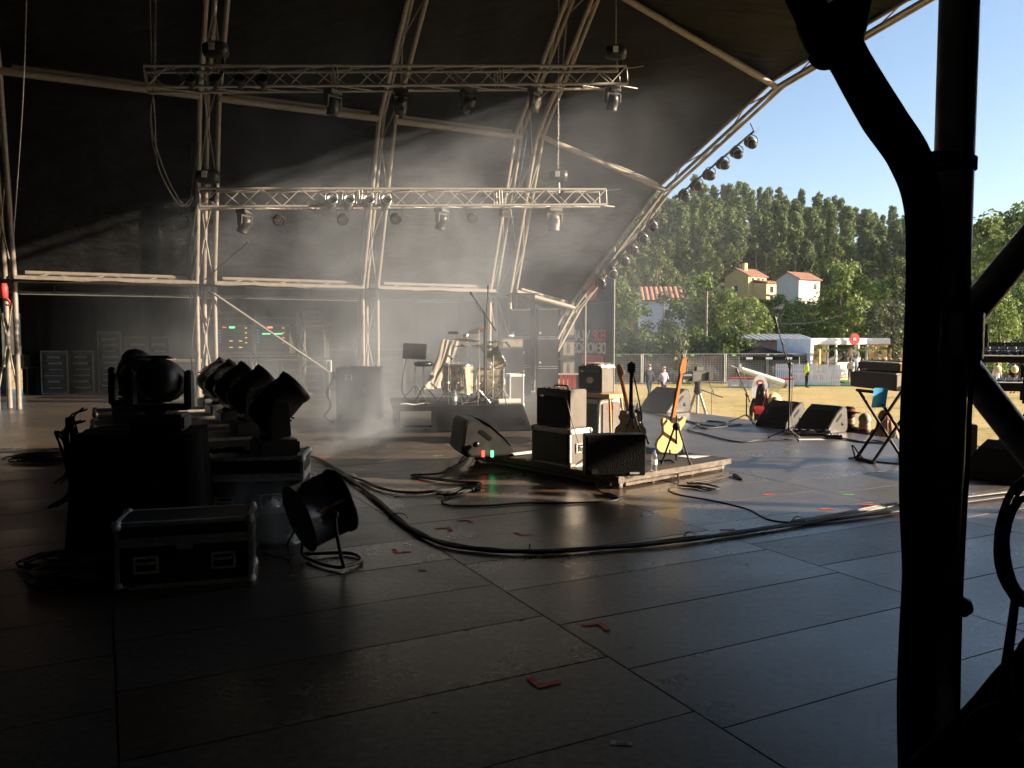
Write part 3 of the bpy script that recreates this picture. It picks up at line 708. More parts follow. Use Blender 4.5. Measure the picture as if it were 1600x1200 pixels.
# lamps strung along the leaning front arch
front = [(1175, 226), (1153, 242), (1132, 259), (1110, 276), (1091, 293), (1071, 309), (1021, 356), (1006, 375), (991, 394), (977, 411), (958, 430), (940, 446)]
words = 'topmost second third fourth fifth sixth seventh eighth ninth tenth eleventh lowest'.split()
bar = thing('lamp_bar', 'upper black bar under the front arch carrying six lamps', 'bar', at(1178, 205, 22.3)); q0 = at(1178, 205, 22.3)
rod(bar, 'tube', (0, 0, 0), at(1056, 309, 23.4)-q0, .03, 'black_paint'); rod(bar, 'hanger', (0, 0, 0), (-.1, .02, .22), .015, 'black_paint')
q0 = at(1028, 340, 23.4); bar = thing('lamp_bar', 'lower black bar under the front arch carrying six lamps', 'bar', q0)
rod(bar, 'tube', (0, 0, 0), at(935, 432, 23.9)-q0, .03, 'black_paint'); rod(bar, 'hanger', (0, 0, 0), (-.1, .02, .22), .015, 'black_paint')
for i, (px, py) in enumerate(front):
    Y = 22.2+1.6*i/11; p = at(px, py-7, Y); root = thing('front_lamp', f'black lamp under the leaning front arch, {words[i]} of twelve', 'stage light', p, R(200+random.uniform(-8, 8)), 'lamps along the leaning front arch')
    M = TR(0, 0, -.10) @ RX(62+random.uniform(-6, 6)); root.scale = (1.02,)*3
    MB().lathe([(0, -.16), (.07, -.155), (.115, -.08), (.13, 0), (.13, .15), (.15, .155), (.15, .19), (.13, .19), (.12, .10), (0, .08)], 14, M).build('can', 'black_paint', root)
    MB().lathe([(.132, .0), (.14, .005), (.132, .03)], 14, M).build('ring', 'steel', root)
    MB().path(crv([(-.15, 0, -.10), (-.15, 0, .06), (-.05, 0, .13), (.05, 0, .13), (.15, 0, .06), (.15, 0, -.10)], 4), .012, 6).build('yoke', 'black_paint', root)
    rod(root, 'safety_wire', (0, 0, .12), (-.22, 0, .34), .006, 'alu_dull')
# ================================================================ GEAR ON STAGE
def flight_case(label, loc, rz, L, W, H, lid=.72, ply='case_ply', edge='case_edge', wheels=False, group=None, handles=(('-y', 2),), name='flight_case', latch=True):
    root = thing(name, label, 'flight case', loc, rz, group); z0 = .09 if wheels else 0
    hs = H-z0
    B(((0, 0, z0+hs*lid/2), (L-.012, W-.012, hs*lid-.008))).build('body', ply, root, bev=.003)
    B(((0, 0, z0+hs*(lid+1)/2), (L-.012, W-.012, hs*(1-lid)-.008))).build('lid', ply, root, bev=.003)
    e = .028; m = MB()
    for sx in (-1, 1):
        for sy in (-1, 1): m.box((sx*(L/2-e/2), sy*(W/2-e/2), z0+hs/2), (e, e, hs-.02))
    for z in (z0+e/2, z0+hs-e/2):
        for sy in (-1, 1): m.box((0, sy*(W/2-e/2+.001), z), (L-2*e-.002, e, e))
        for sx in (-1, 1): m.box((sx*(L/2-e/2+.001), 0, z), (e, W-2*e-.002, e))
    m.build('edge_rail', edge, root, bev=.003)
    m = MB(); zl = z0+hs*lid
    for dz in (-.016, .016):
        for sy in (-1, 1): m.box((0, sy*(W/2+.000), zl+dz), (L-2*e-.004, .010, .028))
        for sx in (-1, 1): m.box((sx*(L/2+.000), 0, zl+dz), (.010, W-2*e-.004, .028))
    m.build('lid_rail', edge, root, bev=.002)
    cm = MB().lathe([(0, -.035), (.025, -.03), (.036, 0), (.025, .03), (0, .035)], 8)
    base = None
    for sx in (-1, 1):
        for sy in (-1, 1):
            for z in (z0+.02, z0+hs-.02):
                p = (sx*(L/2-.016), sy*(W/2-.016), z)
                if base is None: base = cm.build('corner_ball', edge, root, p)
                else: o = base.copy(); COL.objects.link(o); o.location = p
    def dish(face, u, z, w=.15, h=.11):
        M = {'-y': TR(u, -W/2-.001, z), '+x': TR(L/2+.001, u, z) @ RZ(90), '-x': TR(-L/2-.001, u, z) @ RZ(-90), '+y': TR(u, W/2+.001, z) @ RZ(180)}[face]
        m = MB(); t = .016
        for dz in (-h/2+t/2, h/2-t/2): m.box((0, -.003, dz), (w, .008, t), M)
        for dx in (-w/2+t/2, w/2-t/2): m.box((dx, -.003, 0), (t, .008, h-2*t-.001), M)
        o = m.build('handle_plate', edge, root, bev=.002)
        m = MB(); m.box((0, .001, 0), (w-.034, .004, h-.034), M); m.build('handle_recess', 'black_paint', o)
        m = MB(); m.path([M @ V(p) for p in ((-.05, -.004, .018), (-.045, -.013, .012), (.045, -.013, .012), (.05, -.004, .018))], .008, 6); m.build('handle_grip', edge, o)
        m = MB()
        for k in range(6):
            for dz in (-h/2+.008, h/2-.008): m.lathe([(.005, 0), (.004, .003), (0, .004)], 6, M @ TR(-w/2+.012+k*(w-.024)/5, -.007, dz) @ RX(90))
        m.build('rivet', edge, o)
    for face, n in handles:
        span = L if 'y' in face else W
        for k in range(n): dish(face, (k-(n-1)/2)*span*.56, z0+hs*lid*.52)
    if latch:
        for u in ((0,) if L < 1 else (-.3, .3)):
            m = MB(); m.box((u, -W/2-.006, zl-.012), (.10, .012, .085)); o = m.build('latch', edge, root, bev=.004)
            m = MB(); m.path([(u-.03, -W/2-.016, zl), (u, -W/2-.022, zl+.012), (u+.03, -W/2-.016, zl)], .006, 5); m.build('latch_wing', edge, o)
    if wheels:
        for sx in (-1, 1):
            for sy in (-1, 1):
                m = MB(); m.lathe([(0, -.02), (.045, -.02), (.048, 0), (.045, .02), (0, .02)], 12, TR(sx*(L/2-.09), sy*(W/2-.09), .048) @ RX(90)); m.box((sx*(L/2-.09), sy*(W/2-.09), .085), (.07, .06, .012)); m.build('caster', 'rubber', root)
    return root
# -- front left: cases, moving heads, fan, hazer
c0 = gnd(180, 925); c1 = gnd(396, 908); ang = math.atan2((c1-c0).y, (c1-c0).x); L = (c1-c0).length
ctr = (c0+c1)/2+V((-math.sin(ang), math.cos(ang), 0))*.21
flight_case('black flight case nearest the camera at lower left, two dish handles', ctr, ang, L, .42, .43, .70, edge='case_edge_dark')
c1 = at(462, 600, 6.55); 
flight_case('black flight case behind the drum fan, a moving head standing on its lid', (-2.18, 6.85, 0), R(8), .82, .55, .60, .72, edge='case_edge_dark', latch=False)
moving_head('nearest tilted moving head on the case behind the drum fan', (-2.02, 6.80, .605), R(118), 48, group='moving heads in the right row')
for k, (x, y) in enumerate(((-2.66, 8.05), (-3.22, 9.2), (-3.68, 10.1), (-4.12, 11.0))):
    lab = ('second', 'third', 'fourth', 'rearmost')[k]
    flight_case(f'long flight case with lit metal edge under the {lab} moving head', (x-.1, y, 0), R(27), .85, .6, .62, .7, edge='case_edge', latch=False, handles=(), group='cases in the right row')
    moving_head(f'{lab} tilted moving head in the right hand row', (x+.02, y, .625), R(118+k*2), 50, group='moving heads in the right row')
# left column: black cloth over a case with a head on top
cv = thing('covered_case', 'case under a black cloth cover carrying a moving head, left foreground', 'covered case', (-2.86, 6.22, 0), R(12))
m = MB()
def cover(u, v):
    a = u*2*math.pi; k = 8
    cx, cy = math.cos(a), math.sin(a); q = (abs(cx)**k+abs(cy)**k)**(-1/k)
    if v < .25: rr = v/.25*.92; z = .87
    else:
        w = (v-.25)/.75; rr = .92+.10*w+.07*math.sin(a*7+noise.noise(V((cx*2, cy*2, 0)))*3)*w; z = .87*(1-w)+.004-.015*(1-w)*0
    return V((cx*q*rr*.47, cy*q*rr*.36, z+.012*noise.noise(V((cx*3, cy*3, v*4)))))
m.grid(cover, 56, 16); m.build('cloth_cover', 'black_cloth', cv)
B(((0, 0, .42), (.8, .6, .82))).build('case_body', 'case_ply', cv)
moving_head('large dark moving head on the black cloth covered case, facing the camera', (-2.72, 6.2, .875), R(-168), 98, group='moving heads in the left row', sc=.98)
for k, (x, y, tl) in enumerate(((-3.62, 7.75, 75), (-4.25, 9.0, 60))):
    lab = ('behind the covered case', 'at the back of the left row')[k]
    flight_case(f'scuffed flight case in the left row, {lab}', (x, y, 0), R(27), .8, .6, .78, .7, edge='case_edge', latch=False, handles=(), group='cases in the left row')
    moving_head(f'dark moving head {lab}', (x, y, .785), R(-165), tl, group='moving heads in the left row')
    cable(f'loops of cable hanging off the case {lab}', [V((x-.42, y-.25, .80)), V((x-.52, y-.32, .70)), V((x-.50, y-.34, .3)), V((x-.47, y-.33, .45)), V((x-.54, y-.38, .72)), V((x-.46, y-.4, .2)), V((x-.6, y-.5, .02))], .010, count=4, spread=.05)
cable('cables piled on the case behind the drum fan', [V((-2.5, 6.65, .63)), V((-2.4, 6.6, .64)), V((-2.3, 6.62, .66)), V((-2.2, 6.62, .63)), V((-2.28, 6.7, .64)), V((-2.45, 6.7, .63)), V((-2.5, 6.75, .63))], .009, count=5, spread=.06)
# drum fan
fc = gnd(497, 890); fc = V((fc.x, fc.y+.10, 0)); FR = .225
fan = thing('drum_fan', 'black drum fan on a tube stand, tilted upwards', 'fan', fc, R(0))
ax = V((.72, .52, .28)).normalized(); qf = ax.to_track_quat('Z', 'Y').to_matrix().to_4x4(); zc = .40
M = TR(0, 0, zc) @ qf
m = MB(); m.lathe([(FR+.012, -.17), (FR+.02, -.165), (FR+.012, -.15), (FR, -.145), (FR, .13), (FR+.012, .135), (FR+.014, .16), (FR-.006, .165), (FR-.008, -.165), (FR+.012, -.17)], 40, M); m.build('drum', 'black_satin', fan)
m = MB()
for k in range(7): m.path([M @ V(((.06+.026*k)*math.cos(a*.2618), (.06+.026*k)*math.sin(a*.2618), -.168)) for a in range(24)], .0022, 4, closed=True)
for k in range(12): m.tube(M @ V((.05*math.cos(k*.5236), .05*math.sin(k*.5236), -.168)), M @ V((FR*math.cos(k*.5236), FR*math.sin(k*.5236), -.168)), .0025, n=4)
m.build('rear_grille', 'black_plastic', fan)
m = MB(); m.lathe([(0, -.172), (.055, -.17), (.06, -.15), (.06, .02), (0, .03)], 16, M); m.build('motor_hub', 'black_plastic', fan)
for k in range(4):
    m = MB(); m.grid(lambda u, v: M @ (Mx.Rotation(k*1.5708, 4, 'Z') @ V(((.06+.15*u)*math.cos((v-.5)*.9), (.06+.15*u)*math.sin((v-.5)*.9), -.03+.07*(v-.5)))), 4, 4); m.build('blade', 'black_plastic', fan)
m = MB(); m.box((0, FR*.96, -.02), (.10, .04, .14), M @ RZ(20)); m.build('control_box', 'black_plastic', fan, bev=.006)
rt = ax.cross(V((0, 0, 1))).normalized()
m = MB()
pts = [V((0, 0, zc))+rt*.245, V((0, 0, zc-.10))+rt*.262, V((.03, 0, .12))+rt*.26, V((.06, .02, .03))+rt*.20, V((.02, -.03, .022))+rt*.05, V((-.02, -.03, .022))-rt*.1, V((-.05, .0, .03))-rt*.22, V((-.03, 0, .12))-rt*.26, V((0, 0, zc-.1))-rt*.262, V((0, 0, zc))-rt*.245]
m.path(crv(pts, 6), .013, 8); m.path(crv([V((.06, .02, .03))+rt*.20, V((.2, .16, .018))+rt*.12, V((.2, .16, .018))-rt*.12, V((-.05, 0, .03))-rt*.22], 6), .013, 8); m.build('tube_stand', 'black_satin', fan)
for sg in (1, -1):
    m = MB(); m.lathe([(0, 0), (.03, 0), (.03, .03), (.018, .05), (0, .05)], 10, TR(*(V((0, 0, zc))+rt*sg*.215)) @ (rt*sg).to_track_quat('Z', 'Y').to_matrix().to_4x4()); m.build('pivot_knob', 'black_plastic', fan)
# lettering on the drum side facing the camera
nrm = (V((0.10, -1, .12))-ax*V((.10, -1, .12)).dot(ax)).normalized(); tx = ax; ty = nrm.cross(tx)
def tm(o_): return Mx.Translation(V((0, 0, zc))+nrm*(FR+.003)+o_) @ Mx((tx, ty, nrm)).transposed().to_4x4()
txt('lettering', 'audio', .036, 'text_orange', fan, tm(tx*-.045)); txt('lettering', 'matrix', .036, 'text_grey', fan, tm(tx*.05))
# hazer with white paper towels beside it
hp = gnd(418, 858); hz = thing('haze_machine', 'dark haze machine steaming between the front case and the drum fan', 'haze machine', (hp.x-.02, hp.y+.20, 0), R(15))
B(((0, 0, .14), (.24, .32, .23))).build('body', 'black_cloth', hz, bev=.02)
MB().path(crv([(-.08, -.05, .28), (-.08, -.05, .37), (.08, -.05, .37), (.08, -.05, .28)], 5), .012, 8).build('handle', 'alu_dull', hz)
m = MB(); m.lathe([(.03, 0), (.035, .07), (.03, .07), (.025, 0)], 12, TR(.06, .05, .28)); m.build('nozzle', 'steel', hz)
for sx in (-1, 1):
    B(((sx*.09, 0, .01), (.03, .28, .02))).build('foot', 'rubber', hz)
def crumple(label, loc, r, seed, mat_='paper', flat=.6):
    m = MB(); m.grid(lambda u, v: (lambda a, b: V((math.sin(b)*math.cos(a), math.sin(b)*math.sin(a), math.cos(b)*flat))*(r*(.75+.5*noise.noise(V((math.cos(a)*2+seed, math.sin(a)*2, b*2))))))(u*6.283, .02+v*3.1), 16, 9, smooth=False)
    return tag(m.build('paper_towel', mat_, None, loc), label, 'paper')
p = gnd(452, 858); crumple('crumpled white paper towel on the floor under the drum fan', V((p.x, p.y+.1, .05)), .085, 3)
crumple('white paper towel on top of the haze machine', V((hp.x+.0, hp.y+.14, .31)), .07, 9)
cable('thin cable from the drum fan to the floor behind', [fc+V((-.15, .05, .3)), fc+V((-.24, .02, .15)), fc+V((-.25, .1, .01)), fc+V((-.5, .3, .012))], .006)
# heap of cables at the left edge
for k, (px, py, rr) in enumerate(((60, 720, .35), (130, 880, .3), (140, 910, .35))):
    p = gnd(px, py); m = MB()
    for q in range(10 if k == 0 else 7):
        a0 = random.random()*6; r0 = rr*random.uniform(.5, 1.0); cx, cy = random.uniform(-.1, .1), random.uniform(-.1, .1)
        m.path([V((cx+r0*math.cos(a0+i*.35)*1.2, cy+r0*.7*math.sin(a0+i*.35), .012+.008*q+.03*abs(noise.noise(V((i*.4, q, 0)))))) for i in range(17)], .009, 5)
    tag(m.build('cable_heap', 'rubber', None, p), ('heap of black cable on the floor at the left picture edge', 'small heap of black cable left of the front flight case', 'coil of black cable at the left foot of the front flight case')[k], 'cable')
# ---------------------------------------------------------------- floor cables
def fpath(L_, z=.02): return [gnd(x, y, z) for x, y in L_]
mainp = [(462, 706), (500, 720), (545, 748), (590, 782), (622, 812), (655, 834), (700, 851), (760, 860), (830, 863), (900, 860), (1000, 852), (1080, 843), (1150, 833), (1250, 818), (1330, 808), (1400, 798), (1500, 785), (1600, 773)]
cable('thick bundle of black cables curving across the stage floor', fpath(mainp, .02), .0125, count=6, spread=.026, n=10, name='cable_bundle')
for i in (2, 4, 8, 11, 13, 15):
    p = gnd(*mainp[i]); q = gnd(*mainp[i+1]); a = math.atan2((q-p).y, (q-p).x)
    m = MB(); m.path([V((0, .085*math.cos(t), .004+.055*math.sin(t))) for t in [k*math.pi/8 for k in range(9)]], .006, 6, flat=.4); tag(m.build('cable_tie', 'white_tape' if i > 7 else 'rubber', None, p, a), f'tape tie on the floor cable bundle, {("left of the fan smoke", "by the floor seam", "in front of the riser", "right of the riser corner", "near the dark post", "just left of the dark post")[(2,4,8,11,13,15).index(i)]}', 'cable tie', 'ties on the cable bundle')
cable('branch of cables leaving the bundle towards the low riser', fpath([(540, 742), (565, 752), (600, 765), (640, 770), (680, 767), (720, 762), (745, 765)]), .010, count=4, spread=.04)
cable('pale lit cables lying beside the bundle at right', fpath([(1240, 815), (1320, 802), (1400, 790), (1500, 778), (1600, 766)]), .009, 'cable_grey', count=4, spread=.04)
cable('black cable looping from left of the riser to its front corner', fpath([(735, 765), (705, 775), (690, 783), (705, 790), (760, 790), (820, 786), (880, 786), (940, 784), (966, 780), (955, 772), (935, 764)], .012)+[gnd(925, 748)+V((0, 0, .25))], .010, n=8)
cable('black cable from the riser curving right to the floor bundle', [gnd(1030, 740)+V((0, 0, .15)), gnd(1052, 742)+V((0, 0, .15)), gnd(1060, 756), gnd(1045, 765), gnd(1060, 773), gnd(1110, 782), gnd(1165, 795), gnd(1200, 812), gnd(1240, 817), gnd(1280, 815)], .010)
cable('small pile of cable at the right corner of the low riser', fpath([(1060, 760), (1090, 762), (1115, 766), (1125, 763), (1100, 757), (1080, 755), (1120, 748), (1140, 742), (1160, 748), (1150, 744)], .012), .009, count=2, spread=.05)
cable('tangle of cables left of the low riser', fpath([(735, 700), (722, 720), (712, 730), (690, 740), (650, 745), (700, 752), (750, 757), (730, 770), (690, 775), (720, 762), (748, 768)], .012), .009, count=3, spread=.06)
cable('cable lying between the vocal microphone stands', fpath([(1010, 645), (1060, 655), (1090, 663), (1075, 672), (1100, 678), (1150, 690), (1190, 688), (1240, 687)], .012), .010, count=2, spread=.03)
cable('cable loops in front of the far wedge monitor', fpath([(1085, 660), (1110, 658), (1130, 661), (1115, 666), (1090, 664), (1100, 670), (1160, 664)], .012), .012, count=2, spread=.05)
cable('cable by the front edge right of the wedges', fpath([(1310, 684), (1345, 690), (1380, 693), (1365, 688), (1340, 690)], .012), .010, count=2, spread=.03)
cable('bent cable on the floor by the keyboard stand', [gnd(1326, 716, .01), gnd(1335, 716, .01)+V((0, 0, .02)), gnd(1335, 716)+V((-.03, 0, .17)), gnd(1350, 717, .02), gnd(1375, 722, .01), gnd(1410, 725, .01)], .010)
cable('cables under the right hand keyboards', fpath([(1530, 700), (1545, 706), (1560, 712), (1540, 717), (1525, 722), (1560, 720), (1590, 716)], .015), .010, 'cable_grey', count=6, spread=.10)
# tape marks
def lmark(px, py, rz, mat_, label, Ls=.17, w=.042, ell=True):
    p = gnd(px, py, .003); m = MB(); m.box((Ls/2, 0, 0), (Ls, w, .0012))
    if ell: m.box((w/2, Ls/2*.75+w/2, .0013), (w, Ls*.75, .0012))
    return tag(m.build('tape_mark', mat_, None, p, rz), label, 'tape mark', 'tape marks on the stage floor')
for px, py, rz, mt, lab, e in ((838, 1073, R(27), 'red_tape', 'red L shaped tape mark nearest the camera', 1), (942, 973, R(197), 'red_tape', 'red L shaped tape mark by the floor seam crossing', 1), (616, 864, R(20), 'red_tape', 'red L shaped tape mark right of the drum fan', 1),
                              (702, 824, R(200), 'red_tape', 'red tape mark below the big cable bundle, left one of a pair', 1), (735, 812, R(200), 'red_tape', 'red tape mark below the big cable bundle, right one of a pair', 1), (812, 837, R(27), 'red_tape', 'red tape mark between the cable bundle and the riser', 1),
                              (632, 772, R(10), 'red_tape', 'red tape strip by the cable branch, sunlit', 0), (650, 751, R(20), 'red_tape', 'red tape strip left of the riser', 0), (500, 714, R(10), 'red_tape', 'red tape strip beside the smoke plume', 0), (677, 712, R(10), 'green_tape', 'green tape strip left of the riser wedge', 0),
                              (1193, 773, R(20), 'red_tape', 'short red tape mark right of the riser cable', 0), (1282, 795, R(10), 'red_tape', 'red tape strip left of the pink one', 0), (1344, 789, R(10), 'pink_tape', 'pink tape strip near the dark post', 0), (1316, 773, R(10), 'green_tape', 'light green tape on the sunlit floor seam', 0),
                              (1125, 828, R(10), 'red_tape', 'small red tape by the cable bundle in front of the riser', 0), (1338, 812, R(20), 'red_tape', 'faint red tape under the cable bundle near the post', 0)):
    lmark(px, py, rz, mt, lab, .125 if e else .13, .034, e)
p = gnd(971, 1161, .003); o = tag(B(((0, 0, 0), (.085, .03, .001))).build('tape_label', 'white_tape', None, p, R(-8)), 'small grey tape label with scribbled writing on the near floor', 'tape label')
txt('scribble', 'AMZ', .022, 'black_paint', o, TR(0, 0, .0012), .0003)
p = gnd(660, 891, .003); tag(B(((0, 0, 0), (.05, .03, .001))).build('tape_scrap', 'white_tape', None, p, R(15)), 'scrap of pale tape on the dark floor right of the fan', 'tape')
p = gnd(500, 753, .003); tag(B(((0, 0, 0), (.07, .03, .001))).build('tape_scrap', 'white_tape', None, p, R(15)), 'scrap of pale tape by the case behind the fan', 'tape')
for k, (px, py) in enumerate(((680, 1115), (878, 877), (1022, 880), (985, 1013), (1167, 882))):
    p = gnd(px, py, .004); m = MB(); m.grid(lambda u, v: V(((u-.5)*.03, (v-.5)*.02, .004*noise.noise(V((u*4, v*4, k)))+.003)), 4, 4); tag(m.build('debris_flake', 'black_paint', None, p, k), 'small dark flake of debris on the floor, '+('lowest in the picture', 'right of the L mark by the fan', 'in front of the riser', 'by the seam crossing', 'near the right hand floor seam')[k], 'debris', 'flakes of debris on the floor')

# ---------------------------------------------------------------- low riser with the guitar rig
EA = R(40); e1 = V((math.cos(EA), math.sin(EA), 0)); e2 = V((-math.sin(EA), math.cos(EA), 0)); RC = V((1.1, 8.24, 0)); RL, RW, RH = 1.98, 2.6, .145
def rz_pt(a, b, z=0): return RC+e1*a+e2*b+V((0, 0, z))
ris = thing('low_riser', 'low rolling stage riser with worn metal edge carrying the guitar rig', 'riser', RC, EA)
B(((RL/2, RW/2, RH-.012), (RL-.02, RW-.02, .02))).build('deck', 'ply_dark', ris)
m = MB()
for y in (.02, RW-.02): m.box((RL/2, y, RH-.035), (RL, .04, .065))
for x in (.02, RL-.02): m.box((x, RW/2, RH-.035), (.04, RW-.084, .065))
m.build('deck_frame', 'riser_metal', ris, bev=.004)
m = MB(); m.box((RL*.5, .05, .045), (RL-.3, .035, .035)); m.box((.05, RW/2, .045), (.035, RW-.3, .035)); m.build('lower_rail', 'riser_metal', ris, bev=.003)
for x in (.10, .62, 1.3, RL-.10):
    for y in (.07, RW-.07):
        m = MB(); m.box((x, y, .07), (.07, .06, .03)); m.lathe([(0, -.015), (.035, -.015), (.035, .015), (0, .015)], 12, TR(x, y, .036) @ RX(90)); m.build('caster', 'alu_dull', ris)
def amp(label, loc, rz, L, W, H, side='case_grey', name='guitar_amplifier', grille_back=True, logo=True):
    root = thing(name, label, 'amplifier', loc, rz)                      # local x: where it faces; width along y
    B(((0, 0, H/2), (W, L, H))).build('cabinet', side, root, bev=.012)
    B(((-W/2-.003, 0, H*.44), (.008, L-.05, H*.70))).build('back_panel', 'black_paint', root, bev=.003)
    B(((-W/2-.004, 0, H*.885), (.010, L-.04, H*.13))).build('control_panel', 'black_satin', root, bev=.003)
    B(((W/2+.003, 0, H*.42), (.008, L-.04, H*.72))).build('grille_cloth', 'grille', root, bev=.003)
    for k in range(6):
        m = MB(); m.lathe([(.012, 0), (.010, .016), (0, .016)], 8, TR(-W*.3, -L*.36+k*L*.14, H)); m.build('knob', 'black_plastic', root)
    MB().path(crv([(0, -.11, H), (0, -.09, H+.03), (0, .09, H+.03), (0, .11, H)], 5), .011, 6, flat=.6).build('handle', 'rubber', root)
    m = MB()
    for y in (-L/2+.03, L/2-.03):
        for x in (-W/2+.03, W/2-.03): m.lathe([(.018, -.012), (.02, 0)], 8, TR(x, y, 0))
    m.build('foot', 'rubber', root)
    if logo: B(((-W/2-.008, L*.30, H*.80), (.004, .05, .022))).build('badge', 'steel', root)
    return root
pc = gnd(872, 728, RH); ac = rz_pt(.18, 1.05, RH)
flight_case('grey flight case on the low riser with a combo amplifier on top', ac+V((0, 0, .001)), EA, .34, .64, .415, .96, ply='case_grey', edge='case_edge', handles=(('-y', 1),), latch=False)
B(((-.176, 0, .2), (.012, .58, .34))).build('shaded_face_panel', 'case_ply', [o for o in bpy.data.objects if o.get('label', '').startswith('grey flight case on the low riser')][0])  # dark panel paints the shade on the face turned from the sun
amp('black combo guitar amplifier standing on the grey flight case', ac+V((0, 0, .43)), EA, .56, .27, .43)
cable('pale cable hanging down the side of the combo amplifier', [ac+V((-.05, -.15, .88)), ac+V((.02, -.34, .8)), ac+V((.10, -.40, .5)), ac+V((.2, -.38, .2)), ac+V((.3, -.35, .02))], .006, 'cable_grey')
# tall case and wooden stand behind
bc = at(930, 680, 12.2); bc = V((bc.x, 12.2, 0))
flight_case('tall dark flight case with pale edges behind the low riser', bc, EA, .5, .62, .66, .95, ply='case_ply', edge='case_edge', handles=(('-y', 1),), latch=False)
o = [q for q in bpy.data.objects if q.get('label', '').startswith('tall dark flight case')][0]
m = MB(); m.box((0.0, -.318, .36), (.34, .008, .52)); m.build('lit_side_panel', 'case_grey', o); m = MB(); m.box((0.02, -.324, .53), (.2, .006, .06)); m.build('red_sticker', 'red_sign', o)  # lighter panel paints sunlight on this side of the dark case
ws = thing('wooden_stand', 'pale wooden stand with plank top carrying the small amplifier', 'stand', bc+V((0, -.02, 0)), EA)
B(((0, -.02, .715), (.36, .86, .06))).build('plank', 'wood', ws, bev=.004)
for a, b in (((.12, -.40), (.2, -.47)), ((-.12, -.40), (-.12, -.44)), ((.12, .38), (.2, .42)), ((-.12, .38), (-.18, .42))): rod(ws, 'leg', (b[0], b[1], 0), (a[0], a[1], .69), .02, 'wood', 8)
am2 = amp('small dark amplifier on the wooden stand, pale towel on top', bc+V((0, 0, .747)), EA, .50, .26, .40)
m = MB(); m.prism([(.05*math.cos(k*.5236), .075*math.sin(k*.5236)) for k in range(12)], .004, TR(-.139, -.02, .19) @ RY(-90)); m.build('round_emblem', 'brass', am2)
m = MB(); m.grid(lambda u, v: V(((u-.5)*.30, (v-.5)*.34, .022+.012*noise.noise(V((u*3, v*3, 0)))-.07*max(0, abs(v-.5)-.42)*8)), 12, 12); m.grid(lambda u, v: V(((u-.5)*.28, (v-.5)*.30, .045+.010*noise.noise(V((u*4, v*4, 5))))), 10, 10)
tag(m.build('towel', 'towel', None, bc+e2*-.10+V((0, 0, 1.148)), EA), 'folded pale pink towel lying on the small amplifier', 'towel')
# black cabinet at the front corner
q = at(962, 700, 8.28); bx = thing('speaker_cabinet', 'black speaker cabinet facing the camera at the near riser corner', 'speaker', (q.x, 8.30, RH+.001), R(4))
B(((0, .09, .215), (.63, .20, .43))).build('cabinet', 'black_paint', bx, bev=.008); B(((0, -.014, .215), (.60, .012, .40))).build('front_panel', 'black_cloth', bx, bev=.003)
B(((-.22, -.022, .05), (.06, .01, .05))).build('socket_plate', 'black_plastic', bx); B(((.2, -.022, .03), (.10, .006, .02))).build('name_plate', 'case_edge_dark', bx); B(((.317, .09, .215), (.006, .17, .41))).build('side_trim', 'case_edge', bx)
# guitars
def guitar(label, loc, rz, lean, body_poly, bmat, nmat, hmat, sc=1.0, headpoly=None, horns=True):
    g = thing('electric_guitar', label, 'guitar', loc, rz, 'guitars on stands'); g.rotation_euler = (R(lean), 0, rz)
    pts = crv([V((x, y, 0)) for x, y in body_poly]+[V((*body_poly[0], 0))], 6)[:-1]
    F = Mx(((1, 0, 0, 0), (0, 0, -1, 0), (0, 1, 0, 0), (0, 0, 0, 1)))
    m = MB(); m.prism([(p.x, p.y) for p in pts], .042, F @ TR(0, 0, -.021), True); m.build('body', bmat, g, bev=.008)
    m = MB(); m.prism([(-.028, .36), (.028, .36), (.022, .90), (-.022, .90)], .022, F @ TR(0, 0, -.012)); m.build('neck', nmat, g, bev=.008)
    m = MB(); m.prism([(-.028, .36), (.028, .36), (.022, .90), (-.022, .90)], .006, F @ TR(0, 0, -.0185)); o = m.build('fretboard', 'rosewood', g)
    hp_ = headpoly or [(-.022, .895), (.022, .895), (.05, .93), (.045, 1.02), (.03, 1.08), (-.01, 1.085), (-.03, 1.05), (-.035, .95)]
    m = MB(); m.prism(hp_, .016, F @ TR(0, 0, -.009)); m.build('headstock', hmat, g, bev=.003)
    for k in range(6):
        m = MB(); m.lathe([(.007, 0), (.007, .014), (.010, .016), (.010, .024), (0, .026)], 8, TR(.048-.003*k, .0, .935+.023*k) @ RY(90)); m.lathe([(.008, 0), (.008, .01), (0, .012)], 8, TR(.025, -.009*-1, .935+.023*k) @ RX(-90)); m.build('tuning_peg', 'chrome', g)
    B(((0, -.024, .375), (.05, .004, .065))).build('neck_plate', 'chrome', g, bev=.001)
    m = MB(); m.prism([(-.10, .10), (.10, .08), (.12, .30), (.05, .34), (-.09, .30)], .003, F @ TR(0, 0, -.0245)); m.build('pickguard', 'gtr_dark', g)
    for z in (.15, .25): B(((0, .028, z), (.085, .012, .035))).build('pickup', 'black_plastic', g)
    if sc != 1: g.scale = (sc,)*3
    return g
jag = [(-.02, 0), (-.10, .0), (-.165, .05), (-.165, .13), (-.115, .21), (-.125, .28), (-.15, .335), (-.148, .375), (-.105, .385), (-.05, .36), (.05, .36), (.085, .385), (.125, .425), (.158, .41), (.155, .35), (.12, .27), (.135, .19), (.175, .12), (.17, .05), (.11, .0)]
semi = [(-.0, 0), (-.12, .015), (-.2, .09), (-.2, .17), (-.135, .25), (-.15, .33), (-.13, .41), (-.06, .40), (-.03, .36), (.03, .36), (.06, .40), (.13, .41), (.15, .33), (.135, .25), (.2, .17), (.2, .09), (.12, .015)]
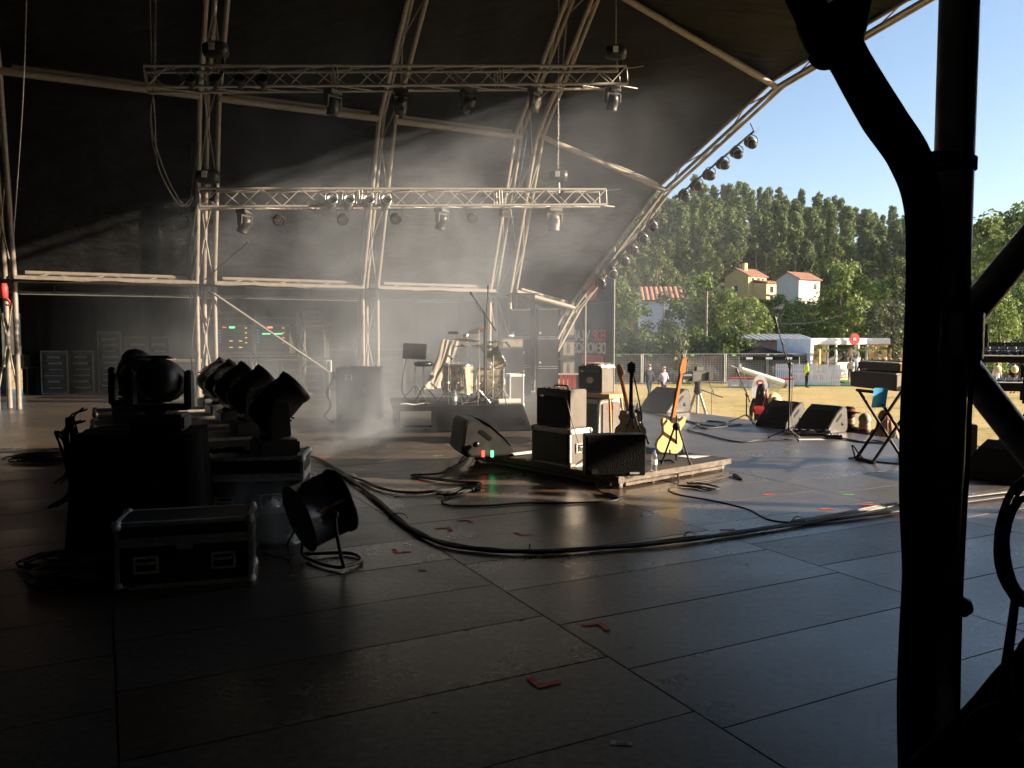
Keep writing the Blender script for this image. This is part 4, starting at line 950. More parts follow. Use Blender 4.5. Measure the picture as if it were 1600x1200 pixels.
def gstand(label, loc, rz, ht=.42):
    st = thing('guitar_stand', label, 'stand', loc, rz, 'guitar stands')
    for a in (-.16, .16): rod(st, 'leg', (a, .05, 0), (a*.12, .16, ht), .011, 'black_paint', 8)
    rod(st, 'leg', (0, .42, 0), (0, .17, ht), .011, 'black_paint', 8)
    m = MB(); m.lathe([(0, -.03), (.045, -.03), (.045, .03), (0, .03)], 12, TR(0, .15, ht) @ RX(90)); m.build('hub', 'black_plastic', st)
    for a in (-.07, .07): MB().path(crv([(a, .15, ht*.35), (a, .24, .10), (a, .34, .09), (a, .35, .13)], 4), .010, 6).build('cradle_arm', 'black_paint', st)
    rod(st, 'yoke_post', (0, .16, ht), (0, .21, ht+.12), .010, 'black_paint', 8)
    for a in (-.16, .16): MB().lathe([(.014, 0), (.014, .03), (0, .035)], 8, TR(a, .05, 0)).build('rubber_foot', 'rubber', st)
gp = gnd(1056, 727, RH); gp = V((gp.x, gp.y, RH+.002))
gstand('black guitar stand in front of the cream guitar', gp, R(-12)); 
gc = guitar('cream solid body guitar seen from behind, orange wooden neck', gp+V((-.05, .27, .10)), R(24), 5, jag, 'cream_gtr', 'neck_wood', 'neck_wood', 1.04)
gc.rotation_euler = (R(5), R(8), R(24))
g2 = at(985, 690, 10.6); g2 = V((g2.x, 10.6, 0))
if True:
    bz = RH if True else 0
    gstand('black guitar stand of the tan hollow body guitar', g2+V((-.01, -.27, RH)), R(-10)); guitar('tan hollow body guitar with black neck and black headstock', g2+V((0, 0, RH+.06)), R(-10), -8, semi, 'tan_gtr', 'gtr_dark', 'gtr_dark', 1.0, [(-.022, .895), (.022, .895), (.05, .93), (.055, 1.03), (.03, 1.045), (0, 1.07), (-.03, 1.045), (-.055, 1.03), (-.05, .93)])
    g3 = guitar('third guitar leaning left behind the tan one, reddish neck', g2+V((.12, .42, RH+.02)), R(-16), -8, jag, 'gtr_dark', 'neck_wood', 'neck_wood'); g3.rotation_euler = (R(-8), R(-14), R(-16))
    gstand('black guitar stand of the leaning third guitar', g2+V((.10, .15, RH)), R(-12))
m = MB(); m.path(crv([(0, 0, .98), (.05, -.02, .75), (.10, -.03, .5), (.12, 0, .35), (.02, -.04, .30), (-.1, -.02, .28)], 5), .012, 6, flat=.4); tag(m.build('guitar_strap', 'black_cloth', None, g2+V((0.02, -.03, RH))), 'black strap draped on the tan guitar', 'strap')
# bottle, papers
def bottle(label, loc, sc=1.0):
    b = thing('water_bottle', label, 'bottle', loc, 0, 'water bottles'); b.scale = (sc,)*3
    MB().lathe([(0, 0), (.03, 0), (.033, .01), (.031, .05), (.033, .06), (.031, .10), (.033, .12), (.033, .16), (.025, .19), (.012, .205), (.012, .215), (0, .215)], 16).build('bottle_body', 'clear_plastic', b)
    MB().lathe([(.0335, .07), (.034, .075), (.034, .12), (.0335, .125)], 16).build('paper_label', 'led_cyan' if False else 'paper', b)
    MB().lathe([(.014, .212), (.014, .228), (0, .23)], 12).build('cap', 'blue_cap', b)
p = gnd(1022, 736, RH); bottle('clear water bottle with blue cap beside the black cabinet on the riser', V((p.x, p.y, RH+.001)), 1.0)
def sheet(label, px, py, z, w, l, rz, mt='paper', name='paper_sheet'):
    p = gnd(px, py, z); m = MB(); m.grid(lambda u, v: V(((u-.5)*w, (v-.5)*l, .004+.01*noise.noise(V((u*2, v*2, px)))**2)), 6, 6); return tag(m.build(name, mt, None, p, rz), label, 'paper')
sheet('white set list sheet on the riser beside the cream guitar', 1085, 713, RH+.002, .34, .25, EA)
sheet('white set list sheet on the floor in front of the wedges', 1266, 687, .004, .42, .16, R(5)); sheet('white sheet on the stage floor left of the far wedge', 1024, 636, .004, .5, .55, R(27))
tb = tag(MB().grid(lambda u, v: V(((u-.5)*.35, (v-.5)*.12, .03+.02*math.sin(v*3.14))), 8, 6).build('towel', 'towel', None, rz_pt(.2, 1.75, RH), EA), 'pale towel on the riser beside the left wedge monitor', 'towel')
# ---------------------------------------------------------------- wedge monitors
def wedge(label, loc, rz, W=.70, sc=1.0, grey=False):
    g = thing('wedge_monitor', label, 'wedge monitor', loc, rz, 'wedge monitors'); g.scale = (sc,)*3       # baffle faces -x, width along y
    prof = [(-.30, .0), (.24, .0), (.30, .06), (.26, .36), (.22, .40), (.14, .40), (-.02, .31), (-.16, .19), (-.28, .06), (-.32, .03)]
    F = TR(0, W/2, 0) @ RX(90)
    m = MB(); m.prism(prof, W, F); m.build('cabinet', 'black_paint', g, bev=.008)
    m = MB(); m.grid(lambda u, v: (lambda q: V((q[0]-.012, (v-.5)*(W-.06), q[1]+.012)))(([(-.27, .075), (-.155, .20), (-.02, .322), (.12, .402)])[min(3, round(u*3))]), 3, 1, False); m.build('grille', 'grille', g)
    for sy in (-1, 1):
        pl = MB(); pl.prism([(x*.90, .02+z*.90) for x, z in prof], .006, TR(0, sy*(W/2+.003)+.003, 0) @ RX(90)); o = pl.build('side_plate', 'black_plastic', g)
        hmm = MB(); hmm.prism([(-.075, -.022), (.075, -.022), (.085, 0), (.075, .022), (-.075, .022), (-.085, 0)], .006, TR(0.03, sy*(W/2+.008)+.003, .235) @ RX(90) @ RZ(38)); hmm.build('side_handle', 'black_satin', o)
        hmm = MB(); hmm.lathe([(.03, 0), (.03, .006), (0, .008)], 12, TR(.13, sy*(W/2+.006), .14) @ RX(90 if sy < 0 else -90)); hmm.build('pole_cup', 'black_satin', o)
    return g
wedge('right wedge monitor of the front pair, near the stage edge', gnd(1291, 677)+V((0, .22, 0)), R(37), .54, 1.08, True)
wedge('left wedge monitor of the front pair, partly behind its twin', gnd(1226, 668)+V((0, .22, 0)), R(37), .54, 1.08, True)
wedge('far wedge monitor at the front edge beyond the cream guitar', gnd(1043, 645)+V((0, .3, 0)), R(36), .66, 1.22, True)
wedge('wedge monitor cut off by the right picture edge', gnd(1588, 755)+V((.04, .25, 0)), R(25), .66, 1.0)
wl = wedge('wedge monitor with red and green plugs on the left of the low riser', V((-.38, 9.98, RH)), R(196), .62, 1.12)
wp = wl.location
for px, mt in ((755, 'led_red'), (769, 'led_green')):
    m = MB(); q = at(px, 709, wp.y-.43); o = thing('cable_plug', ('red' if 'red' in mt else 'green') + ' cable plug at the back of the left riser wedge', 'plug', q, 0)
    B(((0, 0, 0), (.036, .04, .075))).build('shell', mt, o, bev=.004); rod(o, 'cord', (0, .0, -.03), (.01, .1, -.10), .006, 'rubber')  # plug shells are given a glow to look bright; they are no lamps
# ================================================================ DRUM RISER AND KIT
DR = R(10); dx = V((math.cos(DR), math.sin(DR), 0)); dy = V((-math.sin(DR), math.cos(DR), 0)); DC = V((-1.95, 13.15, 0)); DH = .44; DLx, DLy = 2.15, 2.0
def dp(a, b, z=0): return DC+dx*a+dy*b+V((0, 0, z))
dr = thing('drum_riser', 'black drum riser, skirted on the right and open on the left', 'riser', DC, DR)
B(((DLx/2, DLy/2, DH-.04), (DLx, DLy, .08))).build('deck', 'black_paint', dr, bev=.006)
for x in (.08, DLx-.08):
    for y in (.08, DLy-.08):
        m = MB(); m.box((x, y, (DH-.08)/2), (.07, .07, DH-.082)); m.build('leg', 'black_paint', dr)
m = MB(); m.box((DLx/2, .08, .1), (DLx-.3, .03, .03)); m.build('cross_rail', 'black_paint', dr)
m = MB()
def skirt(u, v):
    x = .62+1.55*min(1, u/.75); y = -.012 if u < .75 else -.012+(u-.75)/.25*1.6
    fold = .007*math.sin(u*40)+.02*noise.noise(V((u*9, 0, 0)))
    sl = (1-v); 
    return V((x+(.16*sl*(u/.75)**2 if u < .75 else .16*sl)+(fold*sl if u >= .75 else 0), y-.05*sl+(fold*sl if u < .75 else 0), .005+(DH-.01)*v))
m.grid(skirt, 80, 8); m.build('skirt', 'black_cloth', dr)
KZ = DH+.002
kit = thing('drum_kit', 'oyster coloured drum kit with cymbals on the drum riser', 'drum kit', dp(1.2, .9, KZ), DR)
def drum(name, M, r, h, n=28, lugs=8):
    m = MB(); m.lathe([(r, 0), (r, h)], n, M); o = m.build(name, 'oyster', kit)
    for z in (-.012, h-.022):
        m = MB(); m.lathe([(r+.002, z), (r+.014, z+.002), (r+.014, z+.03), (r+.002, z+.034)], n, M); m.build('hoop', 'chrome', o)
    for z, f in ((-.004, -1), (h+.004, 1)):
        m = MB(); m.lathe([(0, z), (r, z)], n, M); m.build('drum_head', 'drum_head' if f > 0 else 'black_paint', o)
    for k in range(lugs):
        a = 6.283*k/lugs+.2; m = MB(); m.box((0, 0, h*.22), (.03, .022, .06), M @ Mx.Rotation(a, 4, 'Z') @ TR(r+.01, 0, 0)); m.box((0, 0, h*.78), (.03, .022, .06), M @ Mx.Rotation(a, 4, 'Z') @ TR(r+.01, 0, 0))
        m.tube(M @ (Mx.Rotation(a, 4, 'Z') @ V((r+.018, 0, -.01))), M @ (Mx.Rotation(a, 4, 'Z') @ V((r+.018, 0, h+.01))), .004, n=5); m.build('lug', 'chrome', o)
    return o
def K(px, py, b):                                     # pixel to kit coordinates at depth b behind the riser front
    Y = dp(1.2, b).y; w = at(px, py, Y)-dp(1.2, .9, KZ); return V((w.dot(dx), w.dot(dy), w.z))
q = K(716, 603, .55); drum('floor_tom', TR(q.x, q.y, .15) @ RX(-3), .26, .50)
for k in range(3):
    a = 2.1*k+.3; MB().path(crv([(q.x+.25*math.cos(a), q.y+.25*math.sin(a), .35), (q.x+.265*math.cos(a), q.y+.265*math.sin(a), .12), (q.x+.30*math.cos(a), q.y+.30*math.sin(a), .01)], 4), .009, 6).build('tom_leg', 'chrome', kit)
q = K(766, 590, .95); drum('kick_drum', TR(q.x-.24, q.y, .295) @ RZ(-8) @ RY(90), .285, .48)
for sg in (-1, 1): rod(kit, 'kick_spur', (q.x+.15, q.y+sg*.25, .3), (q.x+.32, q.y+sg*.36, 0), .010, 'chrome')
q = K(768, 553, .95); drum('rack_tom', TR(q.x-.03, q.y, q.z-.14) @ RZ(-10) @ RY(62), .17, .25, 24, 6)
q = K(722, 552, 1.1); drum('snare_drum', TR(q.x-.1, q.y+.1, .52) @ RX(5), .18, .14, 24, 8)
def cymbal(px, py, b, r, tx_, ty_, stand=True):
    q = K(px, py, b); M = TR(*q) @ RX(tx_) @ RY(ty_)
    m = MB(); m.lathe([(0, .028), (.03, .024), (.045, .010), (r*.6, .004), (r, -.006), (r, -.008), (.05, .002), (0, .018)], 28, M); m.build('cymbal', 'brass', kit)
    if stand:
        rod(kit, 'cymbal_stand', (q.x, q.y, .25), (q.x, q.y, q.z+.04), .010, 'chrome')
        MB().lathe([(.018, .03), (.016, .05), (0, .055)], 8, M).build('wing_nut', 'chrome', kit)
        for k in range(3):
            a = 2.094*k+.5; rod(kit, 'stand_leg', (q.x+.30*math.cos(a), q.y+.30*math.sin(a), .005), (q.x, q.y, .30), .008, 'chrome')
cymbal(729, 531, .65, .24, -6, 4); cymbal(748, 516, 1.3, .22, -14, -10); cymbal(722, 541, .8, .19, -2, 2, False); cymbal(775, 534, .9, .22, -4, 0); cymbal(757, 541, 1.2, .24, -8, 4, False)
q = K(727, 524, .7); m = MB(); m.lathe([(0, -.05), (.035, -.045), (.035, .05), (0, .055)], 12, TR(q.x, q.y, q.z) @ RY(80)); m.build('glint_clamp', 'chrome', kit)  # small chrome piece added for the bright sun glint, no lamp
q = K(708, 520, .75); m = MB(); m.box((q.x, q.y, q.z), (.18, .05, .05)); m.build('microphone', 'black_plastic', kit, bev=.01)
for px, py, b in ((700, 555, .5), (790, 535, .9), (752, 545, 1.0)):
    q = K(px, py, b); m = MB(); m.tube((q.x, q.y, q.z), (q.x+.08, q.y+.02, q.z-.07), .016, .022, n=8); m.build('clip_microphone', 'black_plastic', kit)
for a, b_ in (((.62, -.02), (.30, -.45)), ((.85, -.15), (.60, -.5))): 
    m = MB(); m.box((0, 0, 0), (.34, .09, .015), TR(a[0]-.25, a[1]-.35, .06) @ RZ(-35) @ RY(18)); m.build('pedal', 'chrome', kit, bev=.004)
for px, b_ in ((748, .18), (786, .2), (715, .3), (700, .25), (770, .5)):
    q = K(px, 622, b_); q.z = 0
    for k in range(3): a = 2.094*k+px; rod(kit, 'stand_leg', (q.x+.24*math.cos(a), q.y+.24*math.sin(a), .006), (q.x, q.y, .26), .009, 'chrome')
    rod(kit, 'stand_tube', (q.x, q.y, .1), (q.x+.02, q.y+.05, .62+.1*(px % 3)), .010, 'chrome'); MB().lathe([(0, -.02), (.022, -.02), (.022, .02), (0, .02)], 8, TR(q.x, q.y, .36) @ RX(90)).build('wing_bolt', 'chrome', kit)
# tall overhead boom stands
def boom(label, base, z1, tipa, tipb, r=.014, group='microphone stands'):
    st = thing('microphone_stand', label, 'microphone stand', base, 0, group)
    rod(st, 'pole', (0, 0, .12), (0, 0, z1), r, 'black_paint', 8)
    for k in range(3):
        a = 2.094*k+.7; rod(st, 'leg', (.30*math.cos(a), .30*math.sin(a), .012), (0, 0, .16), .010, 'black_paint')
        MB().lathe([(.013, 0), (.013, .03), (0, .035)], 8, TR(.30*math.cos(a), .30*math.sin(a), 0)).build('rubber_foot', 'rubber', st)
    MB().lathe([(0, -.03), (.025, -.03), (.025, .03), (0, .03)], 10, TR(0, 0, z1) @ RX(90)).build('clutch', 'black_plastic', st)
    ta, tb = V(tipa)-V(base), V(tipb)-V(base); rod(st, 'boom_arm', ta, tb, r*.75, 'black_paint', 8)
    d = (tb-ta).normalized(); m = MB(); m.tube(tb, tb+d*.13, .011, .018, n=10); m.tube(tb+d*.13, tb+d*.18, .026, .022, n=10); m.build('microphone', 'black_plastic', st)
    MB().path(crv([tb, tb+V((.03, 0, -.12)), ta*.4+tb*.6+V((.04, -.02, -.06)), V((.03, -.02, z1-.1)), V((.03, -.02, .5)), V((.05, -.05, .02))], 6), .005, 5).build('cord', 'rubber', st)
    return st
b0 = dp(1.55, .25, KZ); boom('tall overhead boom stand in front of the drum kit', b0, 1.55, at(775, 517, b0.y), at(744, 470, b0.y))
b1 = dp(1.6, .55, KZ); boom('second tall overhead stand reaching above the drum kit', b1, 1.3, at(758, 520, b1.y), at(762, 462, b1.y))
# throne, pad stand, sheet, bottle, towel
th = thing('drum_throne', 'round black drum throne left of the drum kit', 'stool', dp(.55, .75, KZ))
q = at(663, 566, dp(.55, .75).y); hz_ = q.z-KZ
MB().lathe([(0, hz_-.07), (.15, hz_-.07), (.175, hz_-.04), (.17, hz_), (.12, hz_+.015), (0, hz_+.012)], 20).build('seat', 'black_satin', th)
rod(th, 'post', (0, 0, .15), (0, 0, hz_-.06), .016, 'chrome', 8)
for k in range(3): a = 2.094*k+.2; rod(th, 'leg', (.27*math.cos(a), .27*math.sin(a), .008), (0, 0, .30), .011, 'chrome')
ps = thing('pad_stand', 'dark sample pad on a stand behind the drum throne', 'stand', dp(.35, 1.15, KZ)); q = at(648, 549, dp(.35, 1.15).y)-dp(.35, 1.15, KZ)
m = MB(); m.box((0, 0, 0), (.42, .30, .05), TR(q.x, q.y, q.z) @ RX(62) @ RY(6)); m.build('pad', 'black_plastic', ps, bev=.01)
m = MB()
for i in range(2):
    for j in range(3): m.box((-.13+.13*j, -.07+.14*i, .03), (.11, .12, .012), TR(q.x, q.y, q.z) @ RX(62) @ RY(6))
m.build('pad_surface', 'rubber', ps)
rod(ps, 'post', (q.x, q.y+.05, .1), (q.x, q.y+.05, q.z), .014, 'chrome', 8)
for k in range(3): a = 2.094*k+.9; rod(ps, 'leg', (q.x+.25*math.cos(a), q.y+.05+.25*math.sin(a), .005), (q.x, q.y+.05, .28), .010, 'chrome')
MB().path(crv([(q.x-.12, q.y, q.z), (q.x-.2, q.y-.05, q.z-.4), (q.x-.22, q.y-.1, .2), (q.x-.1, q.y-.12, .02), (q.x+.2, q.y-.2, .02)], 5), .008, 5).build('cord', 'rubber', ps)
m = MB(); Yc = dp(1, 1.75).y
A_, B_, C_, D_ = at(690, 530, Yc), at(718, 532, Yc), at(660, 609, Yc-.5), at(694, 606, Yc-.3)
m.grid(lambda u, v: A_.lerp(B_, u).lerp(C_.lerp(D_, u), v)+V((.03*noise.noise(V((u*2, v*2.5, 3))), .05*noise.noise(V((u*4.2, v*1.6, 1)))+.02*noise.noise(V((u*9, v*4, 2))), .02*noise.noise(V((u*3, v*3, 0)))-.10*math.sin(v*3.14)*(1-u))), 24, 20)
tag(m.build('white_sheet', 'white_cloth'), 'pale cloth sheet hanging behind the drum kit', 'cloth')
bottle('water bottle standing on the front edge of the drum riser', dp(1.02, .1, KZ), 1.15)
m = MB(); m.path(crv([(-.18, 0, .05), (0, .0, .055), (.18, .01, .05)], 6), [.05]*7+[.05]*6, 10) if False else m.tube((-.19, 0, .05), (.19, .02, .05), .05, .046, n=14)
tag(m.build('rolled_towel', 'towel', None, dp(1.95, .08, KZ), DR), 'rolled pale towel at the right edge of the drum riser', 'towel')
sheet_o = tag(MB().grid(lambda u, v: V(((u-.5)*.4, (v-.5)*.2, .03+.01*math.sin(u*8))), 8, 4).build('folded_papers', 'paper', None, dp(.32, .12, KZ), DR), 'papers lying on the left front of the drum riser', 'paper')
cable('cables bunched on the deck under the drum kit', [dp(.5, .2, KZ+.01), dp(.8, .3, KZ+.02), dp(1.1, .2, KZ+.02), dp(1.4, .35, KZ+.02), dp(1.8, .25, KZ+.01), dp(2.0, .6, KZ+.01)], .010, count=6, spread=.09)
# grey cabinet left of the riser (drum fill) 
q = at(563, 605, 15.2); df = thing('drum_fill_speaker', 'tall dark grey speaker cabinet left of the drum riser', 'speaker', (q.x, 15.2, 0), R(4))
B(((0, 0, .53), (.82, .62, .98))).build('cabinet', 'black_paint', df, bev=.015)
B(((0, -.316, .5), (.76, .01, .86))).build('rear_panel', 'black_satin', df, bev=.004)
for x in (-.1, 0): B(((x-.12, -.324, .83), (.02, .008, .11))).build('latch', 'steel', df)
for sx in (-1, 1):
    m = MB(); m.lathe([(0, -.02), (.04, -.02), (.04, .02), (0, .02)], 10, TR(sx*.33, -.24, .04) @ RX(90)); m.build('caster', 'rubber', df)
m = MB(); m.lathe([(.07, -.02), (.085, 0), (.07, .02), (.055, 0), (.07, -.02)], 14, TR(-.47, -.1, .86) @ RY(70)); m.build('coiled_strap', 'rubber', df)
cable('cable hanging down the left side of the grey speaker', [V((q.x-.46, 15.0, .85)), V((q.x-.58, 14.95, .55)), V((q.x-.5, 14.9, .3)), V((q.x-.62, 14.9, .1)), V((q.x-.45, 14.8, .01))], .012, count=3, spread=.04)
# bass rig and side fill stacks at the far right
Yb = 19.6
q = at(797, 560, Yb); bs = thing('bass_stack', 'tall dark bass amplifier stack behind the drum kit', 'amplifier', (q.x-.02, Yb, 0), R(20))
B(((0, 0, .33), (.62, .42, .62))).build('lower_cabinet', 'black_cloth', bs, bev=.01); B(((0, 0, .96), (.62, .42, .62))).build('upper_cabinet', 'black_cloth', bs, bev=.01); B(((0, 0, 1.43), (.60, .36, .28))).build('amplifier_head', 'black_plastic', bs, bev=.01)
B(((.02, -.185, 1.43), (.5, .01, .18))).build('control_panel', 'alu_dull', bs); B(((.14, -.192, 1.47), (.06, .005, .05))).build('red_badge', 'red_sign', bs)
for sz in (.1, .56, .75, 1.2): B(((.3, -.205, sz), (.04, .02, .05))).build('corner', 'alu_dull', bs)
q2 = at(790, 505, Yb); tn = thing('tuner_display', 'small lit tuner on top of the bass stack', 'tuner', (q.x+.02, Yb-.06, 1.571), R(20)); B(((0, 0, .035), (.16, .08, .07))).build('case', 'black_plastic', tn, bev=.006); B(((.02, -.042, .04), (.09, .006, .035))).build('screen', 'led_cyan', tn); B(((-.06, -.042, .04), (.02, .006, .02))).build('lamp', 'led_amber', tn)
q = at(803, 605, 18.6); flight_case('narrow upright case with bright white edges beside the drum riser', V((q.x+.02, 18.6, 0)), R(14), .34, .4, .72, .97, ply='case_grey', edge='white_paint', handles=(), latch=False)
for k, (px, Ys, lab) in enumerate(((855, 21.3, 'right'), (813, 21.9, 'left'))):
    for j in range(3):
        q = at(px, 550, Ys); H_ = .775; sp = thing('side_fill_speaker', f'black speaker cabinet, {("bottom", "middle", "top")[j]} of the {lab} side fill stack', 'speaker', (q.x, Ys+.3, j*(H_+.005)), R(2), 'side fill speakers')
        B(((0, 0, H_/2+.002), (.56, .7, H_-.006))).build('cabinet', 'black_paint', sp, bev=.012); B(((0, -.353, H_/2), (.50, .008, H_-.08))).build('panel', 'case_ply', sp, bev=.003)
        B(((-.20, -.36, .12), (.05, .008, .06))).build('label_plate', 'paper', sp)
        for sy in (.02, H_-.03): B(((0, -.357, sy), (.52, .006, .012))).build('edge_strip', 'case_edge_dark', sp)
# ================================================================ FAR WING: racks and cases
def rack(label, px, py0, py1, Y, wpx, rz=0, rails='alu_dull', rows=6, leds=(), name='equipment_rack', bands='alu_dull', z0=None):
    a = at(px-wpx/2, py1, Y); b = at(px+wpx/2, py0, Y); Wd = b.x-a.x; z1 = b.z; zb = max(0, a.z) if z0 is None else z0; H = z1-zb
    g = thing(name, label, 'equipment rack', ((a.x+b.x)/2, Y, zb), rz, 'racks and cases in the far wing')
    B(((0, .3, H/2), (Wd-.02, .55, H-.01))).build('carcass', 'case_ply', g)
    m = MB(); e = .03
    for sx in (-1, 1): m.box((sx*(Wd/2-e/2), 0, H/2), (e, .05, H))
    for z in (e/2, H-e/2): m.box((0, -.001, z), (Wd-2*e, .05, e))
    m.build('frame', rails, g, bev=.004)
    for r in range(rows):
        z = H*(.08+.84*(r+.5)/rows); h = H*.84/rows
        o = B(((0, .012, z), (Wd*.76, .02, h*.8))).build('rack_unit', 'black_paint', g)
        if bands: B(((random.uniform(-.05, .05)*Wd, 0.0, z), (Wd*random.uniform(.45, .7), .006, h*random.uniform(.2, .45)))).build('front_strip', bands, o)
    for (u, v, w, h, mt) in leds: B((((u-.5)*Wd, -.012, v*H), (w*Wd, .012, h*H))).build('indicator', mt, g)
    return g
YR = 23.0
rack('dark drawer rack with pale drawer fronts, leftmost in the far wing', 86, 548, 622, 22.0, 40, rows=6); rack('second dark drawer rack with pale drawer fronts', 128, 548, 622, 22.2, 36, rows=6)
rack('tall rack of amplifiers right of the drawer racks', 172, 518, 622, 22.4, 34, rows=9, rails='alu_dull'); rack('low equipment rack behind the moving heads, left one', 215, 526, 622, 22.6, 34, rows=7, rails='alu_dull'); rack('low equipment rack behind the moving heads, right one', 250, 526, 622, 22.7, 30, rows=7, rails='alu_dull')
g = flight_case('open pale edged case beside the second arch leg', at(289, 600, 20.6)*1, 0, .80, .5, 1.0, .97, ply='case_grey', edge='white_cloth', handles=(), latch=False); g.location.z = 0; g.location.y = 20.7
ld = [(.12+.0*k, .82-.10*k, .07, .04, 'led_blue') for k in range(5)]+[(.45, .92, .14, .05, 'led_green')]+[(.42+.25*(k % 2), .45-.22*(k//2), .09, .025, 'led_amber') for k in range(4)]+[(.82, .90-.17*k, .05, .03, 'led_amber') for k in range(4)]+[(.25, .92, .1, .02, 'led_red')]
RKX = V((0, 0, 0))
rack('amplifier rack with green and blue lights, left of the lit pair', 366, 508, 553, 21.8, 58, rows=6, leds=ld, bands=None)
ld2 = ld[:6]+[(.35, .70, .22, .03, 'led_green'), (.68, .70, .22, .03, 'led_green'), (.45, .92, .14, .05, 'led_red')]+ld[10:14]
rack('amplifier rack with red and green lights, right of the lit pair', 425, 508, 553, 21.8, 56, rows=6, leds=ld2, bands=None)
rack('lower amplifier rack with a green light under the lit pair', 362, 563, 622, 21.9, 48, rows=5, leds=[(.5, .93, .12, .04, 'led_green')], z0=0); rack('lower rack of dark units under the lit pair, middle', 413, 563, 622, 21.9, 44, rows=4, z0=0, bands='black_paint'); rack('lower open rack under the lit pair, right', 458, 563, 622, 21.9, 34, rows=4, z0=0, bands='black_paint')
sf = thing('rack_shelf', 'tube framed shelf carrying the lit amplifier racks', 'shelf', at(325, 600, 21.9).xy.to_3d()); o0 = sf.location.copy()
X1 = at(478, 600, 21.9).x-o0.x
for x in (0, X1*.5, X1):
    rod(sf, 'upright', (x, -.06, 0), (x, -.06, at(325, 492, 21.9).z), .022, 'alu_dull'); 
for py in (497, 556, 562): z = at(325, py, 21.9).z; rod(sf, 'shelf_rail', (0, -.06, z), (X1, -.06, z), .024, 'alu')
for x, py in ((.25, 487), (.62, 487)): B(((x, .1, at(325, py+2, 21.9).z), (.30, .2, .10))).build('top_box', 'case_grey', sf, bev=.01)
rack('upright rack with pale frame right of the lit racks', 487, 508, 560, 22.2, 40, rows=3, bands='black_paint', rails='alu_dull'); rack('small grey framed box on the upright rack', 485, 487, 503, 22.2, 34, rows=1, bands='black_paint', rails='alu_dull'); rack('lower rack below the upright rack', 487, 563, 622, 22.2, 40, rows=4, rails='alu_dull', z0=0)
rack('wide grey case behind the leg of the middle arch, left', 534, 546, 622, 23.2, 44, rows=1, rails='alu_dull', bands='black_paint', z0=0)
rack('wide grey case stack right of the middle arch leg', 606, 546, 622, 23.0, 50, rows=3, rails='alu_dull', bands='case_grey', z0=0)
g = thing('white_speaker', 'small white framed box by the foot of the brace', 'box', at(514, 572, 21.0)-V((0, 0, .16)), .1)
B(((0, 0, .16), (.14, .12, .32))).build('body', 'white_paint', g, bev=.01); B(((0, -.062, .16), (.08, .01, .24))).build('slot', 'case_ply', g); rod(g, 'post', (0, 0, -(at(514, 572, 21).z-.16)), (0, 0, 0), .02, 'alu_dull')
cable('bundled cables hanging behind the lit racks', [at(470, 490, 21.6), at(468, 520, 21.5), at(474, 560, 21.5), at(468, 600, 21.5), at(480, 618, 21.4)], .02, 'cable_grey', count=5, spread=.12)
cable('cables hanging from the racks to the floor', [at(400, 555, 21.6), at(402, 580, 21.5), at(398, 612, 21.4), at(430, 617, 21.3)], .014, 'cable_grey', count=5, spread=.2)
# white daylight panel at far left: white sheet on a frame outside the wing
q = at(19, 515, 22.5); wpn = thing('daylight_sheet', 'white sunlit sheet seen past the leftmost arch leg', 'panel', V((q.x-.2, 23.5, 0)), 0)
za, zb = at(19, 540, 23.5).z, at(19, 488, 23.5).z
B(((0, 0, (za+zb)/2), (.62, .04, zb-za))).build('sheet', 'led_white' if 'led_white' in MAT else 'white_paint', wpn); rod(wpn, 'upright', (.33, -.02, 0), (.33, -.02, 2.7), .02, 'alu_dull'); rod(wpn, 'upright', (-.3, .04, 0), (-.3, .04, za), .02, 'alu_dull')
q = at(28, 570, 22.3); g = thing('side_table', 'dark table with a small pale box behind the leftmost arch leg', 'table', (q.x, 22.3, 0)); B(((0, 0, .72), (.8, .5, .04))).build('table_top', 'case_grey', g)
for sx in (-1, 1): B(((sx*.36, 0, .35), (.04, .4, .70))).build('leg', 'black_paint', g)
g2_ = thing('pale_box', 'small pale box on the dark table by the leftmost leg', 'box', (q.x+.05, 22.3, .741)); B(((0, 0, .16), (.42, .3, .32))).build('body', 'case_grey', g2_, bev=.01); B(((0, 0, .325), (.43, .31, .02))).build('lid', 'alu_dull', g2_)
# ================================================================ SCAFFOLD AND BANNER (far front corner)
BR = V((3.2, 25.4, 0)); bl = BR+W2*2.66
ban = thing('banner', 'grey banner with mirrored red and white lettering seen from behind', 'banner', BR, DA+math.pi/2)
zt_ = at(958, 398, 25.4).z; zb_ = -.3
m = MB(); m.grid(lambda u, v: V((2.66*u, .02*math.sin(u*7+v*5)*(.3+v), zb_+(zt_+.4-zb_)*v)), 16, 20); m.build('sheet', 'banner', ban)
# local x runs to the far side (left in the picture): letters read mirrored from the stage
def bt(body, size, mt, x, z, al='LEFT'):
    Mt = Mx(((1, 0, 0, x), (0, 0, 1, .03), (0, 1, 0, z), (0, 0, 0, 1)))
    c = txt('lettering', body, size, mt, ban, Mt, .004, al); c.data.offset = .012; return c
zl = at(920, 525, 25.8).z; zl2 = at(920, 545, 25.8).z
bt('EDP', .52, 'text_red', .38, zl); bt('VILAR', .52, 'text_white', 1.33, zl); bt('DE MOUROS', .50, 'text_white', .38, zl2)
for o in list(bpy.data.objects):
    if o.name.startswith('lettering') and o.parent == ban: o.data.space_character = .86; o.scale.x *= .92 if o.data.body != 'DE MOUROS' else .74
zc_ = at(922, 448, 25.8).z
m = MB(); m.prism([(.42*math.cos(k*.2618), .42*math.sin(k*.2618)) for k in range(24)], .012, TR(1.25, .04, zc_) @ RX(90)); m.build('red_disc', 'red_sign', ban)
